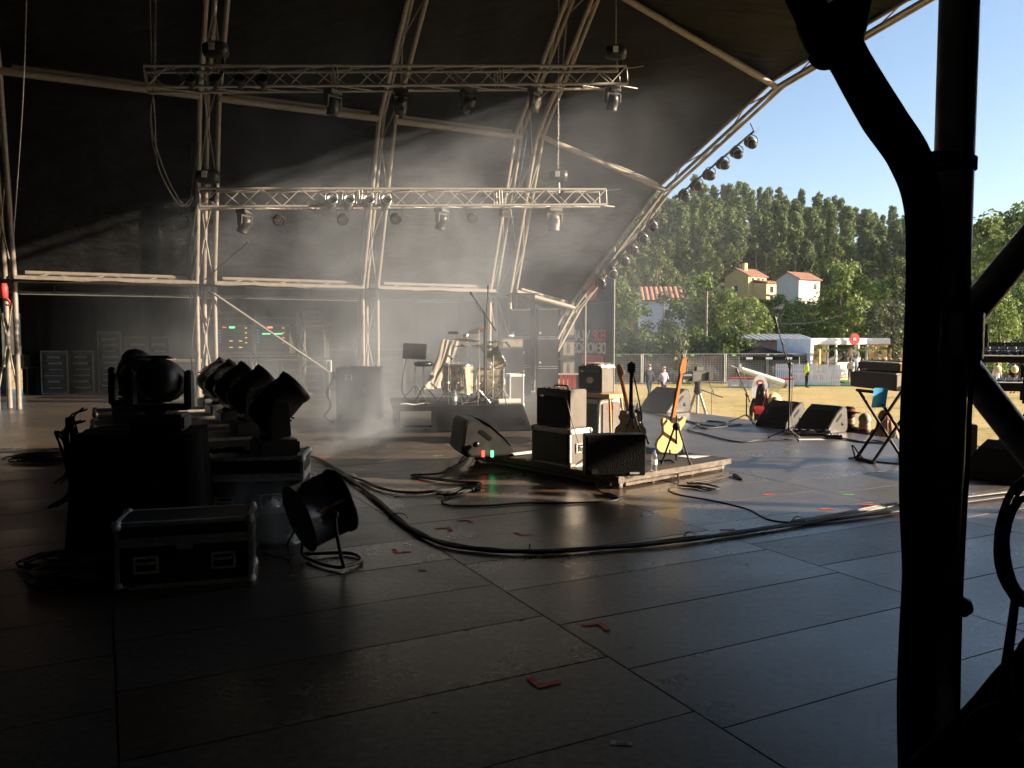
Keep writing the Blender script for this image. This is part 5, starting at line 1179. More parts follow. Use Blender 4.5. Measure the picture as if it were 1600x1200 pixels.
m = MB(); m.prism([(-.35, 0), (.35, 0), (.18, .55), (-.05, .8)], .012, TR(1.1, .04, zc_+.45) @ RX(90)); m.build('red_flame', 'red_sign', ban)
za_ = at(915, 562, 25.8).z; B(((1.15, .035, za_), (1.3, .014, .28))).build('red_strip', 'red_sign', ban)
sc_ = thing('scaffold_tower', 'scaffold tower beside the stage front holding the banner', 'scaffold', BR+D2*-.06, DA+math.pi/2)
for x in (-.02, 2.7): rod(sc_, 'upright', (x, -.06, field_z(25)), (x, -.06, zt_+.35), .03, 'alu_dull', 8); rod(sc_, 'upright', (x, 1.0, field_z(25)), (x, 1.0, zt_-1.2), .03, 'alu_dull', 8)
for z in (.3, at(900, 472, 25.6).z, zt_-.1): rod(sc_, 'ledger', (-.02, -.06, z), (2.7, -.06, z), .026, 'alu_dull', 8)
zz = at(900, 472, 25.6).z
rod(sc_, 'diagonal', (2.7, -.1, zz-.3), (.6, -.1, .2), .026, 'alu', 8); rod(sc_, 'diagonal', (0.02, -.1, zz), (1.1, -.1, zz+.75), .026, 'alu', 8); rod(sc_, 'diagonal', (2.5, -.12, zz+.2), (.4, -.12, .3), .02, 'alu_dull', 8)
g = thing('red_white_barrier', 'red and white pallet barrier below the banner', 'barrier', at(885, 592, 24.6)-V((0, 0, .3))); m = MB()
for k in range(4): m.box((-.15+.13*k, 0, .15), (.10, .06, .55))
m.build('board', 'red_paint', g); B(((0.05, 0, .45), (.9, .08, .05))).build('rail', 'white_paint', g); B(((0.05, 0.05, -.1), (.9, .08, .05))).build('rail', 'white_paint', g)
# PA stack outside
for j in range(4):
    q = at(883, 560, 24.6); sp = thing('line_array_box', f'grey slatted speaker box, {("lowest", "second", "third", "topmost")[j]} of the stack beside the banner', 'speaker', (q.x, 24.9, .3+.62*j), R(20), 'speaker boxes beside the banner')
    B(((0, 0, .29), (.5, .5, .58))).build('cabinet', 'black_paint', sp, bev=.01); B(((.02, -.256, .29), (.36, .008, .4))).build('rear_plate', 'case_grey', sp); B(((.02, -.263, .3), (.1, .006, .3))).build('connector_strip', 'black_plastic', sp)
# ================================================================ VOCAL POSITIONS, KEYBOARDS
def mic_stand(label, px, py, ztop, jointz, tip):
    b = gnd(px, py); st = boom(label, b, jointz, V(tip[0]), V(tip[1])); return b
b = gnd(1232, 684); mic_stand('tall straight vocal microphone stand before the front wedges', 1232, 686, 0, at(1232, 568, b.y).z, (at(1237, 588, b.y), at(1215, 512, b.y-.1)))
b = gnd(1166, 660); mic_stand('low boom microphone stand behind the cream guitar', 1166, 661, 0, at(1166, 616, b.y).z, (at(1172, 628, b.y), at(1156, 590, b.y-.1)))
pb = thing('pedal_board', 'pedal board with small effect pedals before the right front wedge', 'pedal board', gnd(1262, 680), R(-8))
B(((0, 0, .03), (.72, .26, .03))).build('board', 'black_paint', pb, bev=.006)
for k in range(6): 
    o = B(((-.30+.12*k, random.uniform(-.05, .05), .068), (.075, .11, .045))).build('pedal', ('alu_dull', 'black_paint', 'case_grey')[k % 3], pb, bev=.006); B(((-.30+.12*k, -.03, .094), (.02, .02, .01))).build('footswitch', 'chrome', o)
for px, mt, nm in ((1291, 'green_tape', 'green'), (1300, 'red_sign', 'red')):
    q = gnd(px, 676); m = MB(); m.lathe([(0, 0), (.03, 0), (.024, .08), (0, .082)], 12); g = thing('cable_plug', f'{nm} plug on the floor beside the right wedge', 'plug', q); m.build('shell', mt, g); rod(g, 'cord', (0, 0, .02), (.12, .05, .01), .006, 'rubber')
g = thing('stage_box', 'small black pedal box right of the pedal board', 'pedal', gnd(1302, 685), R(-5)); B(((0, 0, .03), (.24, .12, .06))).build('body', 'black_paint', g, bev=.006)
for k in range(4): MB().lathe([(.012, 0), (.01, .015), (0, .016)], 8, TR(-.08+.05*k, -.02, .06)).build('knob', 'chrome', g)
def xstand(root, w, h, depth, r=.02, x0=0):
    for y in (-depth/2, depth/2):
        rod(root, 'stand_leg', (x0-w/2, y, .02), (x0+w/2, y, h), r, 'black_paint', 8); rod(root, 'stand_leg', (x0+w/2, y, .02), (x0-w/2, y, h), r, 'black_paint', 8)
    for x in (-w/2, w/2): rod(root, 'foot_bar', (x0+x, -depth/2-.04, .02), (x0+x, depth/2+.04, .02), r, 'black_paint', 8); rod(root, 'top_bar', (x0+x, -depth/2-.04, h), (x0+x, depth/2+.04, h), r, 'black_paint', 8)
kb = gnd(1392, 722); ks = thing('keyboard_stand', 'black crossed keyboard stand left of the dark post', 'stand', kb+V((0, .1, 0)), R(8)); hb = at(1390, 608, kb.y).z; xstand(ks, .62, hb-.03, .36)
def keyboard(label, loc, rz, L, W, H, side='wall_cream', top='black_plastic', keys=True, name='keyboard'):
    g = thing(name, label, 'keyboard', loc, rz)                            # long axis y, keys towards -x
    B(((0, 0, H/2), (W, L, H))).build('case', top, g, bev=.008); B(((0, -L/2-.004, H/2), (W*.98, .008, H*.96))).build('end_cheek', side, g, bev=.003)
    if keys:
        n = 34; kw = (L-.08)/n; m = MB()
        base = None
        for i in range(n):
            p = (-W*.22, -L/2+.04+(i+.5)*kw, H+.008)
            if base is None: base = B(((0, 0, 0), (W*.46, kw*.9, .014))).build('white_key', 'paper', g, p)
            else: o = base.copy(); COL.objects.link(o); o.location = p
        b2 = None
        for i in range(n-1):
            if i % 7 in (2, 6): continue
            p = (-W*.14, -L/2+.04+(i+1)*kw, H+.022)
            if b2 is None: b2 = B(((0, 0, 0), (W*.28, kw*.5, .014))).build('black_key', 'black_satin', g, p)
            else: o = b2.copy(); COL.objects.link(o); o.location = p
        for i in range(10): MB().lathe([(.010, 0), (.008, .02), (0, .021)], 8, TR(W*.28, -L*.4+i*L*.085, H)).build('knob', 'paper' if i % 3 == 0 else 'black_plastic', g)
    return g
k1 = keyboard('organ keyboard on the crossed stand, pale end panel towards the camera', kb+V((.02, .12, hb)), R(8), 1.0, .50, .20, 'wall_cream'); 
keyboard('smaller keyboard stacked on the organ left of the dark post', kb+V((.05, .12, hb+.24)), R(8), .9, .42, .09, 'wood')
m = MB(); m.grid(lambda u, v: V(((u-.5)*.19-.03*v, .01*math.sin(u*3), -.24*v-.0)), 6, 6); o = tag(m.build('blue_folder', 'blue_sheet', None, at(1377, 606, kb.y-.42), R(8)), 'bright blue folder hanging below the organ keyboard', 'folder')
B(((.02, -.012, -.205), (.05, .004, .02))).build('dark_label', 'navy', o)
k2b = at(1580, 720, 9.6); k2b.z = 0; ks2 = thing('keyboard_stand', 'crossed keyboard stand at the right picture edge', 'stand', k2b+V((.12, .2, 0)), R(-30)); xstand(ks2, .6, .80, .9)
rod(ks2, 'tier_post', (.1, .3, .8), (.1, .3, 1.25), .02, 'black_paint'); rod(ks2, 'tier_post', (.1, -.3, .8), (.1, -.3, 1.25), .02, 'black_paint')
zu = at(1560, 556, 9.6).z; zlw = at(1580, 606, 9.6).z
keyboard('upper synthesizer with dark control panel at the right picture edge', k2b+V((.25, .15, zu-.02)), R(70), 1.1, .34, .07, 'black_plastic').rotation_euler = (0, R(-24), R(70)); keyboard('lower keyboard below the synthesizer at the right picture edge', k2b+V((.35, .15, zlw-.02)), R(70), 1.1, .34, .09, 'black_plastic').rotation_euler = (0, R(-10), R(70))
g = thing('synthesizer_panel', 'raised knob panel of the synthesizer at the right edge', 'synthesizer', k2b+V((.22, .36, zu+.06)), R(-20)); m = MB(); m.box((0, 0, .06), (1.0, .04, .14), RX(-50)); m.build('panel', 'black_plastic', g)
for i in range(24): MB().lathe([(.010, 0), (.008, .025), (0, .026)], 7, TR(-.44+.08*(i % 12), -.035+.04*(i//12), .045+.05*(i//12)) @ RX(40)).build('knob', 'paper' if i % 4 == 0 else 'black_plastic', g)
g = thing('monitor_speaker', 'dark upright speaker just right of the dark post', 'speaker', at(1514, 718, 9.9).xy.to_3d()+V((.03, .3, 0)), R(-10)); B(((0, 0, .25), (.34, .3, .48))).build('cabinet', 'black_paint', g, bev=.012); B(((0, -.153, .25), (.3, .006, .44))).build('grille', 'grille', g)
# ================================================================ OUTDOORS
def leaves(m, pts, rng, n, rc, size, flat=1.0, up=.3):
    for c in pts:
        for _ in range(n):
            d = V((rng.gauss(0, 1), rng.gauss(0, 1), rng.gauss(0, 1)*flat)); d.normalize(); p = c+d*rc*(rng.random()**.45)
            nr = (d+V((rng.gauss(0, .6), rng.gauss(0, .6), rng.gauss(0, .6)+up))).normalized()
            a = nr.orthogonal().normalized(); a.rotate(Quaternion(nr, rng.random()*6.28)); b = nr.cross(a)
            s = size*rng.uniform(.6, 1.35); l = s*rng.uniform(1.0, 1.7)
            m.add([p-a*s*.5, p+b*l*.35+a*s*.05, p+a*s*.55+b*l*.1, p-b*l*.4+a*s*.1], [(0, 3, 2, 1)])
def make_tree(seed, H, Rx, crown0, n_cl, per, size, bark, leaf, rc=.25, shape='round', trunk_r=None, lean=0):
    rng = random.Random(seed); tr = trunk_r or H*.022
    tm_ = MB(); top = V((rng.uniform(-.05, .05)*H+lean*H, rng.uniform(-.05, .05)*H, H*.9))
    tp = crv([V((0, 0, -.5)), V((rng.uniform(-.02, .02)*H, 0, H*.3)), top*.62+V((0, 0, H*.03)), top], 4)
    tm_.path(tp, [tr*(1-.85*i/(len(tp)-1)) for i in range(len(tp))], 7)
    cs = []
    for i in range(n_cl):
        v = crown0+(1-crown0)*((i+rng.random())/n_cl)
        w = (v-crown0)/(1-crown0)
        if shape == 'round': rad = math.sqrt(max(0.02, 1-(2*w-1)**2))*1.0
        elif shape == 'cone': rad = (1-w)**.7*.95+.10
        elif shape == 'bush': rad = math.sqrt(max(.03, 1-w*w))
        else: rad = math.sin(math.pi*min(1, .12+w*.85))**.6*(.6+.4*rng.random())
        a = rng.random()*6.283; q = Rx*rad*(rng.random()**.35)*rng.uniform(.75, 1.1)
        c = V((q*math.cos(a)+lean*H*v, q*math.sin(a), H*v)); cs.append(c)
        if i % 3 == 0:
            s0 = tp[min(len(tp)-1, int(len(tp)*max(.1, v-.22)))]
            mid = s0.lerp(c, .5)+V((0, 0, -.04*H*rng.random())); tm_.path([s0, mid, c], [tr*.4, tr*.25, tr*.08], 5)
    lm_ = MB(); leaves(lm_, cs, rng, per, Rx*rc, size)
    def me(mb, nm, mt):
        q = bpy.data.meshes.new(nm); q.from_pydata([tuple(p) for p in mb.v], [], mb.f); q.polygons.foreach_set('use_smooth', mb.sm); q.materials.append(MAT[mt]); return q
    return me(tm_, 'trunk', bark), me(lm_, 'crown', leaf)
def plant_tree(pr, name, label, loc, rz, sc, group, cat='tree'):
    g = thing(name, label, cat, loc, rz, group); g.scale = sc if isinstance(sc, tuple) else (sc,)*3
    for nm, me in zip(('trunk', 'crown'), pr):
        o = bpy.data.objects.new(nm, me); COL.objects.link(o); o.parent = g
    return g
BROAD = [make_tree(s, 10, 3.6, .16, 46, 95, .30, 'bark', lf, .26) for s, lf in ((1, 'leaf_light'), (2, 'leaf_mid'), (3, 'leaf_light'), (4, 'leaf_mid'), (5, 'leaf_olive'))]
TALL = [make_tree(s, 10, 2.6, .12, 40, 90, .28, 'bark', lf, .30, 'tall') for s, lf in ((11, 'leaf_light'), (12, 'leaf_mid'), (13, 'leaf_mid'))]
EUC = [make_tree(s, 20, 3.0, c0, 44, 70, .52, 'bark_pale', 'leaf_euc', .34, 'tall', .2) for s, c0 in ((21, .42), (22, .36), (23, .5), (24, .3), (25, .45))]
PINE = [make_tree(s, 14, 3.4, .25, 44, 75, .42, 'bark', 'leaf_pine', .28, 'round', .2) for s in (31, 32, 33)]
OAK = [make_tree(s, 9, 4.4, .08, 46, 85, .42, 'bark', lf, .30, 'bush') for s, lf in ((41, 'leaf_pine'), (42, 'leaf_dark'), (43, 'leaf_mid'))]
BUSH = [make_tree(s, 2.6, 1.7, .05, 26, 60, .20, 'bark', lf, .32, 'bush') for s, lf in ((51, 'leaf_dark'), (52, 'leaf_mid'), (53, 'leaf_olive'))]
# hillside wood: rows up the slope
rng = random.Random(5); ids = 0
def hproj(x, y, z): return 800+FPX*x/(y*_cp-(z-CAMZ)*_sp)
row = 116; cnt = 0; HV = []
while row < 262:
    step = 3.7+.010*row
    x = 20+.07*row-10
    while x < row*.72+15:
        xx = x+rng.uniform(-1.6, 1.6); yy = row+rng.uniform(-3, 3); z = hill_z(xx, yy); px = hproj(xx, yy, z)
        if 930 < px < 1640: HV.append((xx, yy, z, px))
        x += step
    row += 5.6+.016*row
for xx, yy, z, px in HV:
    if (1120 < px < 1300 and 112 < yy < 162) or (1120 < px < 1400 and 136 < yy < 160): continue
    left = px < 1090; u = rng.random()
    if yy > 165 and not left:
        kind = 'euc'
    elif yy > 165: kind = 'euc' if u < .6 else 'pine'
    elif yy > 140: kind = 'pine' if u < .55 else ('oak' if u < .8 else 'euc')
    else: kind = 'oak' if u < .7 else 'pine'
    if kind == 'euc': plant_tree(EUC[rng.randrange(5)], 'eucalyptus_tree', 'tall slender eucalyptus among the dense wood on the hillside', (xx, yy, z-.3), rng.random()*6.28, (rng.uniform(.55, .8),)*2+(rng.uniform(.52, .82),), 'eucalyptus trees on the hill')
    elif kind == 'pine': plant_tree(PINE[rng.randrange(3)], 'pine_tree', 'dark green pine among the wood on the hillside', (xx, yy, z-.3), rng.random()*6.28, (rng.uniform(.55, .85),)*2+(rng.uniform(.55, .9),), 'pines on the hill')
    else: plant_tree(OAK[rng.randrange(3)], 'oak_tree', 'low bushy oak at the foot of the wooded hill', (xx, yy, z-.3), rng.random()*6.28, rng.uniform(.5, .8), 'oaks on the hill')
for k in range(46):
    yy = rng.uniform(160, 205); xx = yy*rng.uniform(.10, .66); z = hill_z(xx, yy)
    plant_tree(OAK[rng.randrange(3)], 'oak_tree', 'low bushy oak at the foot of the wooded hill', (xx, yy, z-.5), rng.random()*6.28, rng.uniform(.6, .95), 'oaks on the hill')
# trees beyond the fence, each at its place
def base_at(px, Y): return V((at(px, 560, Y).x, Y, field_z(Y)))
mids = [(985, 78, 470, TALL[1], 'slim green tree right of the banner'), (1008, 70, 545, BUSH[1], 0), (1082, 86, 432, BROAD[1], 'broad green tree left of the tall wooden pole'), (1128, 80, 455, BROAD[0], 'light green tree just right of the tall wooden pole'),
        (1168, 76, 468, BROAD[2], 'bright green tree in front of the yellow house'), (1212, 84, 462, TALL[0], 'slim bright tree below the gap between the two hillside houses'), (1242, 92, 470, BROAD[3], 'darker green tree in front of the cream house'), (1262, 80, 500, BROAD[1], 'shaded green tree behind the white hut wall'),
        (1312, 82, 414, BROAD[2], 'tallest light green tree behind the bar hut'), (1280, 86, 470, BROAD[3], 'dark tree left of the tallest light green tree'), (1352, 88, 440, BROAD[0], 'light tree right of the tallest light green tree'), (1388, 74, 472, BROAD[4], 'grey green olive tree behind the right end of the hut'), (1420, 76, 462, BROAD[4], 'grey green olive tree partly behind the dark post'),
        (1546, 84, 340, BROAD[0], 'big yellow green tree right of the dark post'), (1592, 90, 328, BROAD[3], 'big tree at the right picture edge'), (1560, 62, 455, TALL[0], 'smaller bright tree right of the dark post, above the keyboards'), (1600, 66, 450, BROAD[1], 'green tree cut by the right picture edge above the keyboards'), (1036, 90, 500, BROAD[3], 'dark tree beside the white house with red roof'), (962, 84, 440, BROAD[1], 'green tree half behind the banner')]
for px, Y, ytop, pr, lab in mids:
    if not lab: continue
    b = base_at(px, Y); h = at(px, ytop, Y).z-b.z; hb_ = 10.0
    plant_tree(pr, 'tree', lab, b, random.random()*6.28, (h/10*random.uniform(.95, 1.1)*(.8 if h > 14 else 1),)*2+(h/10.2,), 'trees beyond the fence')
k = 0
for px in range(952, 1160, 16):
    Y = 67+random.uniform(-2, 3); b = base_at(px, Y); s = random.uniform(.9, 1.5)
    plant_tree(BUSH[k % 3 if k % 3 < 2 else 0], 'hedge_bush', f'dark leafy bush behind the wire fence, {"first second third fourth fifth sixth seventh eighth ninth tenth eleventh twelfth thirteenth".split()[k]} from the banner', b, random.random()*6, s, 'bushes behind the wire fence', 'bush'); k += 1
for j, px in enumerate(range(1525, 1610, 14)):
    b = base_at(px, 72); plant_tree(BUSH[j % 3], 'hedge_bush', f'green hedge bush above the keyboards, {"first second third fourth fifth sixth seventh".split()[j]} from the dark post', b, j, 1.25, 'bushes above the keyboards', 'bush')
b = base_at(1062, 60.5); plant_tree(BUSH[2], 'olive_sapling', 'thin grey green sapling in front of the fence above the guitar headstock', b, 0, (.55, .55, 1.35), None, 'tree')
# houses
def house(label, px, Y, W_, D_, H_, wallm, z, rz, roofpitch=.32, windows=(), gable=True, chimney=None, second=None):
    g = thing('house', label, 'house', (at(px, 500, Y).x, Y, z), rz)
    B(((0, 0, H_/2-.6), (W_, D_, H_+1.2))).build('wall', wallm, g)
    rh = D_*.5*roofpitch*1.6; F = TR(-W_/2-.3, 0, H_) @ Mx(((0, 0, 1, 0), (1, 0, 0, 0), (0, 1, 0, 0), (0, 0, 0, 1)))
    m = MB(); m.prism([(-D_/2, 0), (D_/2, 0), (0, rh)], W_, TR(.3, 0, 0) @ F); m.build('gable', wallm, g)
    r_ = MB(); 
    for sy in (-1, 1):
        n = int(W_/.5)
        for i in range(n):
            x0 = -W_/2-.3+(W_+.6)*i/n; w_ = (W_+.6)/n
            r_.path([V((x0+w_/2, sy*(D_/2+.35), H_-.10)), V((x0+w_/2, 0, H_+rh+.12))], w_*.52, 6, flat=.35)
    rf = r_.build('roof', 'roof_tile', g); rf['kind'] = 'stuff'
    for (x, zz, w, h, face) in windows:
        M = TR(x, -D_/2-.02, zz) if face == 'f' else TR(-W_/2-.02, x, zz) @ RZ(-90)
        m = MB(); m.box((0, 0, 0), (w, .06, h), M); o = m.build('window', 'glass_dark', g)
        m = MB()
        for s_ in (-1, 1): m.box((s_*(w/2+.05), -.02, 0), (.1, .08, h+.2), M); m.box((0, -.02, s_*(h/2+.05)), (w, .08, .1), M)
        m.build('frame', 'wall_white', o)
    if chimney: B(((chimney[0], chimney[1], H_+rh+.2), (.8, .7, 1.8))).build('chimney', wallm, g)
    return g
hz0 = at(1180, 455, 148).z
h1 = house('yellow two storey house with red roof on the hillside', 1164, 152, 5.6, 5.2, 3.5, 'wall_yellow', hz0-.6, R(38), windows=((-1.5, 2.9, .9, .5, 'f'), (.2, 2.9, .9, .5, 'f'), (1.6, 2.9, .7, .5, 'f'), (0, 1.2, .8, 1.1, 's')), chimney=(-1.2, -.6))
B(((1.7, -3.8, .6), (5.8, 3.2, 3.0))).build('front_wing', 'wall_yellow', h1); r_ = MB()
for i in range(13): r_.path([V((-1.3+.5*i, -5.8, 2.1)), V((-1.3+.5*i, -2.5, 2.75))], .26, 6, flat=.35)
o = r_.build('front_roof', 'roof_tile', h1); o['kind'] = 'stuff'
for x, zz in ((.3, .9), (2.9, .9), (.3, -.9), (2.9, -.9)):
    o = B(((x, -5.42, zz), (1.1, .06, 1.2))).build('window', 'glass_dark', h1); m = MB()
    for s_ in (-1, 1): m.box((x+s_*.6, -5.44, zz), (.1, .08, 1.4)); m.box((x, -5.44, zz+s_*.65), (1.1, .08, .1))
    m.build('frame', 'wall_white', o)
B(((1.7, -5.7, -.05), (5.8, .7, .12))).build('balcony', 'wall_cream', h1)
house('cream gabled house with red roof right of the yellow house', 1246, 138, 6.0, 4.4, 3.1, 'wall_cream', at(1246, 466, 138).z, R(36), windows=((1.5, 1.9, .9, 1.0, 'f'),))
house('white house with red tiled roof behind the far fence', 1034, 98, 5.2, 6, 3.4, 'wall_white', at(1034, 514, 98).z, R(-4), windows=((.2, 1.7, .9, 1.1, 'f'), (2.0, 1.7, .8, 1.1, 'f')))
bw = thing('low_building', 'long low brick building with pale metal roof behind the black tent', 'building', base_at(1192, 72), R(-2)); B(((0, 0, 1.55), (7.2, 4, 3.1))).build('wall', 'brick_wall', bw); m = MB()
for i in range(15): m.path([V((-3.7+.53*i, -2.3, 3.25)), V((-3.7+.53*i, 2.3, 3.75))], .27, 6, flat=.25)
o = m.build('roof', 'metal_roof', bw); o['kind'] = 'stuff'
for x in (-1.5, .6, 2.4): B(((x, -2.03, 1.6), (1.0, .06, 1.2))).build('window', 'glass_dark', bw)
tn_ = thing('black_tent', 'black pop up tent behind the wire fence', 'tent', base_at(1187, 63.5), 0); z1 = at(1187, 565-9, 63.5).z-field_z(63.5)
w = 2.3; m = MB(); m.add([(-w, -w, z1), (w, -w, z1), (w, w, z1), (-w, w, z1), (0, 0, z1+.75)], [(0, 1, 4), (1, 2, 4), (2, 3, 4), (3, 0, 4)])
for a, b in (((-w, -w), (w, -w)), ((w, -w), (w, w)), ((w, w), (-w, w)), ((-w, w), (-w, -w))): m.add([(*a, z1), (*b, z1), (*b, z1-.25), (*a, z1-.25)], [(3, 2, 1, 0)])
m.build('canopy', 'black_cloth', tn_)
for x in (-w, w):
    for y in (-w, w): rod(tn_, 'leg', (x, y, 0), (x, y, z1-.02), .03, 'fence_steel')
for x in (-1.5, 0, 1.5): B(((x, -w-.02, z1-.13), (.5, .02, .16))).build('printed_mark', 'paper', tn_)
# utility poles and wire
for px, py0, Y, lab, r in ((1103, 455, 74, 'tall wooden utility pole with lamp among the trees', .13), (1036, 472, 90, 'slim utility pole in front of the white house', .10)):
    b = base_at(px, Y); h = at(px, py0, Y).z-b.z; g = thing('utility_pole', lab, 'pole', b); MB().tube((0, 0, 0), (0, 0, h), r, r*.75, n=10).build('pole', 'pole_wood', g); rod(g, 'cross_arm', (-.5, 0, h-.35), (.5, 0, h-.35), .05, 'pole_wood')
    if r > .11: rod(g, 'lamp_arm', (0, 0, h-.1), (1.1, 0, h+.2), .03, 'fence_steel'); B(((1.2, 0, h+.2), (.4, .16, .1))).build('lamp_head', 'alu_dull', g)
cable('overhead wire crossing in front of the trees', [at(960, 470, 80), at(1030, 468, 79), at(1103, 460, 74)], .02, 'cable_grey'); cable('overhead wire sagging towards the olive trees', [at(1215, 506, 66), at(1260, 505, 66), at(1300, 497, 66), at(1330, 485, 66)], .02, 'cable_grey')
# fence panels
FP = [(958, 60), (1003, 60), (1069, 60.5), (1133, 61), (1199, 61.5), (1262, 62)]
ordn = 'first second third fourth fifth'.split()
for i in range(5):
    A = base_at(FP[i][0], FP[i][1]); Bq = base_at(FP[i+1][0], FP[i+1][1]); L = (Bq-A).length; an = math.atan2((Bq-A).y, (Bq-A).x); h = at(1003, 553, 60).z-field_z(60)
    g = thing('fence_panel', f'wire mesh fence panel with dark sheeting, {ordn[i]} from the banner', 'fence', A, an, 'wire fence panels')
    for x in (.06, L-.06): rod(g, 'post', (x, 0, 0), (x, 0, h), .045, 'fence_steel', 8)
    rod(g, 'rail', (0.06, 0, h-.03), (L-.06, 0, h-.03), .03, 'fence_steel'); rod(g, 'rail', (0.06, 0, .12), (L-.06, 0, .12), .03, 'fence_steel')
    m = MB()
    for k in range(1, int(L/.22)): x = .06+k*(L-.12)/int(L/.22); m.tube((x, 0, .12), (x, 0, h-.03), .006, n=3, caps=False)
    for k in range(1, 12): m.tube((.06, 0, .12+k*(h-.15)/12), (L-.06, 0, .12+k*(h-.15)/12), .006, n=3, caps=False)
    o = m.build('mesh_wires', 'fence_steel', g); o['kind'] = 'stuff'
    m = MB(); m.grid(lambda u, v: V((.08+(L-.16)*u, .07+.05*noise.noise(V((u*4+i*7, v*2, 0)))+.04*math.sin(v*9+u*3), .1+(h-.2)*v-.10*math.sin(u*3.14)*v)), 26, 14); m.build('dark_sheet', 'fence_tarp', g)
    B(((L*.2, -.02, h-.12), (.28, .02, .10))).build('green_tag', 'green_tape', g); B(((.0, 0, .06), (.6, .22, .12))).build('base_block', 'case_grey', g, bev=.02)
for j, (p0, p1) in enumerate(((1518, 1562), (1562, 1606))):
    A = base_at(p0, 66); Bq = base_at(p1, 66); L = (Bq-A).length; g = thing('fence_panel', f'dark fence panel far behind the right keyboards, {("left", "right")[j]} one', 'fence', A, 0, 'wire fence panels')
    for x in (.05, L-.05): rod(g, 'post', (x, 0, 0), (x, 0, 2.3), .045, 'fence_steel')
    m = MB(); m.grid(lambda u, v: V((L*u, .05*noise.noise(V((u*5, v*2, j))), .1+2.1*v)), 14, 6); m.build('dark_sheet', 'fence_tarp', g)
# bar hut
HU = base_at(1264, 62); HX1 = 9.6; hH = at(1300, 528, 62).z-HU.z; hut = thing('bar_hut', 'white and timber festival bar hut with flat roof', 'hut', HU, 0); w0 = .3
B(((w0/2-.06, 1.45, hH*.49), (w0, 3.3, hH*.98))).build('white_store', 'picket_white', hut)
for i in range(7): B(((-.072, .05+3.0*(i+.5)/7, hH*.5), (.02, .03, hH*.9))).build('cladding_rib', 'white_paint', hut)
B(((w0+(HX1-w0)/2, 1.5, hH-.28), (HX1-w0+.1, 3.4, .5))).build('roof_fascia', 'wall_white', hut, bev=.05)
B(((w0+(HX1-w0)/2, 2.9, hH*.43), (HX1-w0, .1, hH*.86-.3))).build('back_wall', 'hut_dark', hut)
B(((w0+(HX1-w0)/2, 1.5, .35), (HX1-w0, 3.2, .12))).build('floor_deck', 'wood', hut); B(((w0+(HX1-w0)*.5, .05, .15), (HX1-w0, .1, .30))).build('deck_front', 'hut_wood', hut)
def slats(x0, x1):
    n = max(2, int((x1-x0)/.16)); b_ = None
    for i in range(n):
        p = (x0+(i+.5)*(x1-x0)/n, .05, hH*.46)
        if b_ is None: b_ = B(((0, 0, 0), ((x1-x0)/n*.8, .06, hH*.78))).build('slat', 'hut_wood', hut, p)
        else: o = b_.copy(); COL.objects.link(o); o.location = p
    B((((x0+x1)/2, .12, hH*.46), (x1-x0, .04, hH*.78))).build('slat_backing', 'wood', hut)
slats(w0+.05, HX1*.21); slats(HX1*.75, HX1-.02)
for xf in (.225, .33, .61, .725): B(((HX1*xf, .05, hH*.45), (.16, .16, hH*.82))).build('white_post', 'wall_white', hut)
B(((HX1*.47, .3, .95), (HX1*.26, .5, 1.1))).build('counter', 'wall_white', hut); B(((HX1*.277, .2, .75), (HX1*.09, .04, .8))).build('window_parapet', 'wall_white', hut); B(((HX1*.667, .2, .8), (HX1*.10, .4, 1.0))).build('counter', 'wall_white', hut)
for xf, zf in ((.09, .56), (.16, .38), (.10, .74), (.86, .6)):
    m = MB(); m.lathe([(.0, -.16), (.13, -.15), (.18, .05), (0, .05)], 12, TR(HX1*xf, -.15, hH*zf)); o = m.build('flower_pot', 'wall_white', hut)
    m = MB(); leaves(m, [V((HX1*xf, -.15, hH*zf+.14))], random, 60, .24, .12); q = m.build('flowers', 'leaf_light', o); q['kind'] = 'stuff'
m = MB(); gp_ = [V((HX1*u, -.9+.1*math.sin(u*8), hH*.74+.16*math.cos(u*31)*.6)) for u in [k/60 for k in range(-3, 78)]]; leaves(m, gp_, random, 9, .14, .13); o = m.build('leaf_garland', 'leaf_light', hut); o['kind'] = 'stuff'
for xf in (.385, .90, 1.05, .01): B(((HX1*xf, -.9, hH*.38), (.11, .11, hH*.76))).build('garland_post', 'hut_wood', hut)
m = MB(); leaves(m, [V((HX1*.385, -.97, .4+.22*k)) for k in range(8)], random, 8, .12, .12); o = m.build('post_ivy', 'leaf_light', hut); o['kind'] = 'stuff'
sg = thing('round_sign', 'red round sign with white mark on the hut roof edge', 'sign', HU+V((HX1*.47*math.cos(R(30))+.24, HX1*.47*math.sin(R(30))-.62, hH-.1)), R(10))
m = MB(); m.prism([(.46*math.cos(k*.2618), .46*math.sin(k*.2618)) for k in range(24)], .06, RX(90)); m.build('disc', 'red_sign', sg)
m = MB()
for k in range(3): m.box((-.09+.08*k, -.07, .02+.03*(k % 2)), (.07, .02, .12+.03*k))
m.box((0, -.07, -.08), (.26, .02, .04)); m.build('white_mark', 'paper', sg); B(((0, .13, -.2), (.1, .2, .5))).build('bracket', 'wall_white', sg)
B(((0, -3.6, .06), (6.6, 3.6, .12))).build('green_base', 'green_carpet', thing('green_platform', 'low green carpeted platform under the picket fence', 'platform', HU, 0))
g = thing('green_ramp', 'green carpeted ramp before the bar hut', 'ramp', HU+V((3.2, -3.2, 0))); m = MB(); m.add([(-1.6, -1.4, 0), (2.6, -1.4, 0), (2.6, 1.6, .3), (-1.6, 1.6, .3), (-1.6, 1.6, 0), (2.6, 1.6, 0)], [(0, 1, 2, 3), (0, 3, 4), (1, 5, 2), (3, 2, 5, 4)]); m.build('ramp', 'green_carpet', g)
hut.rotation_euler.z = R(30)
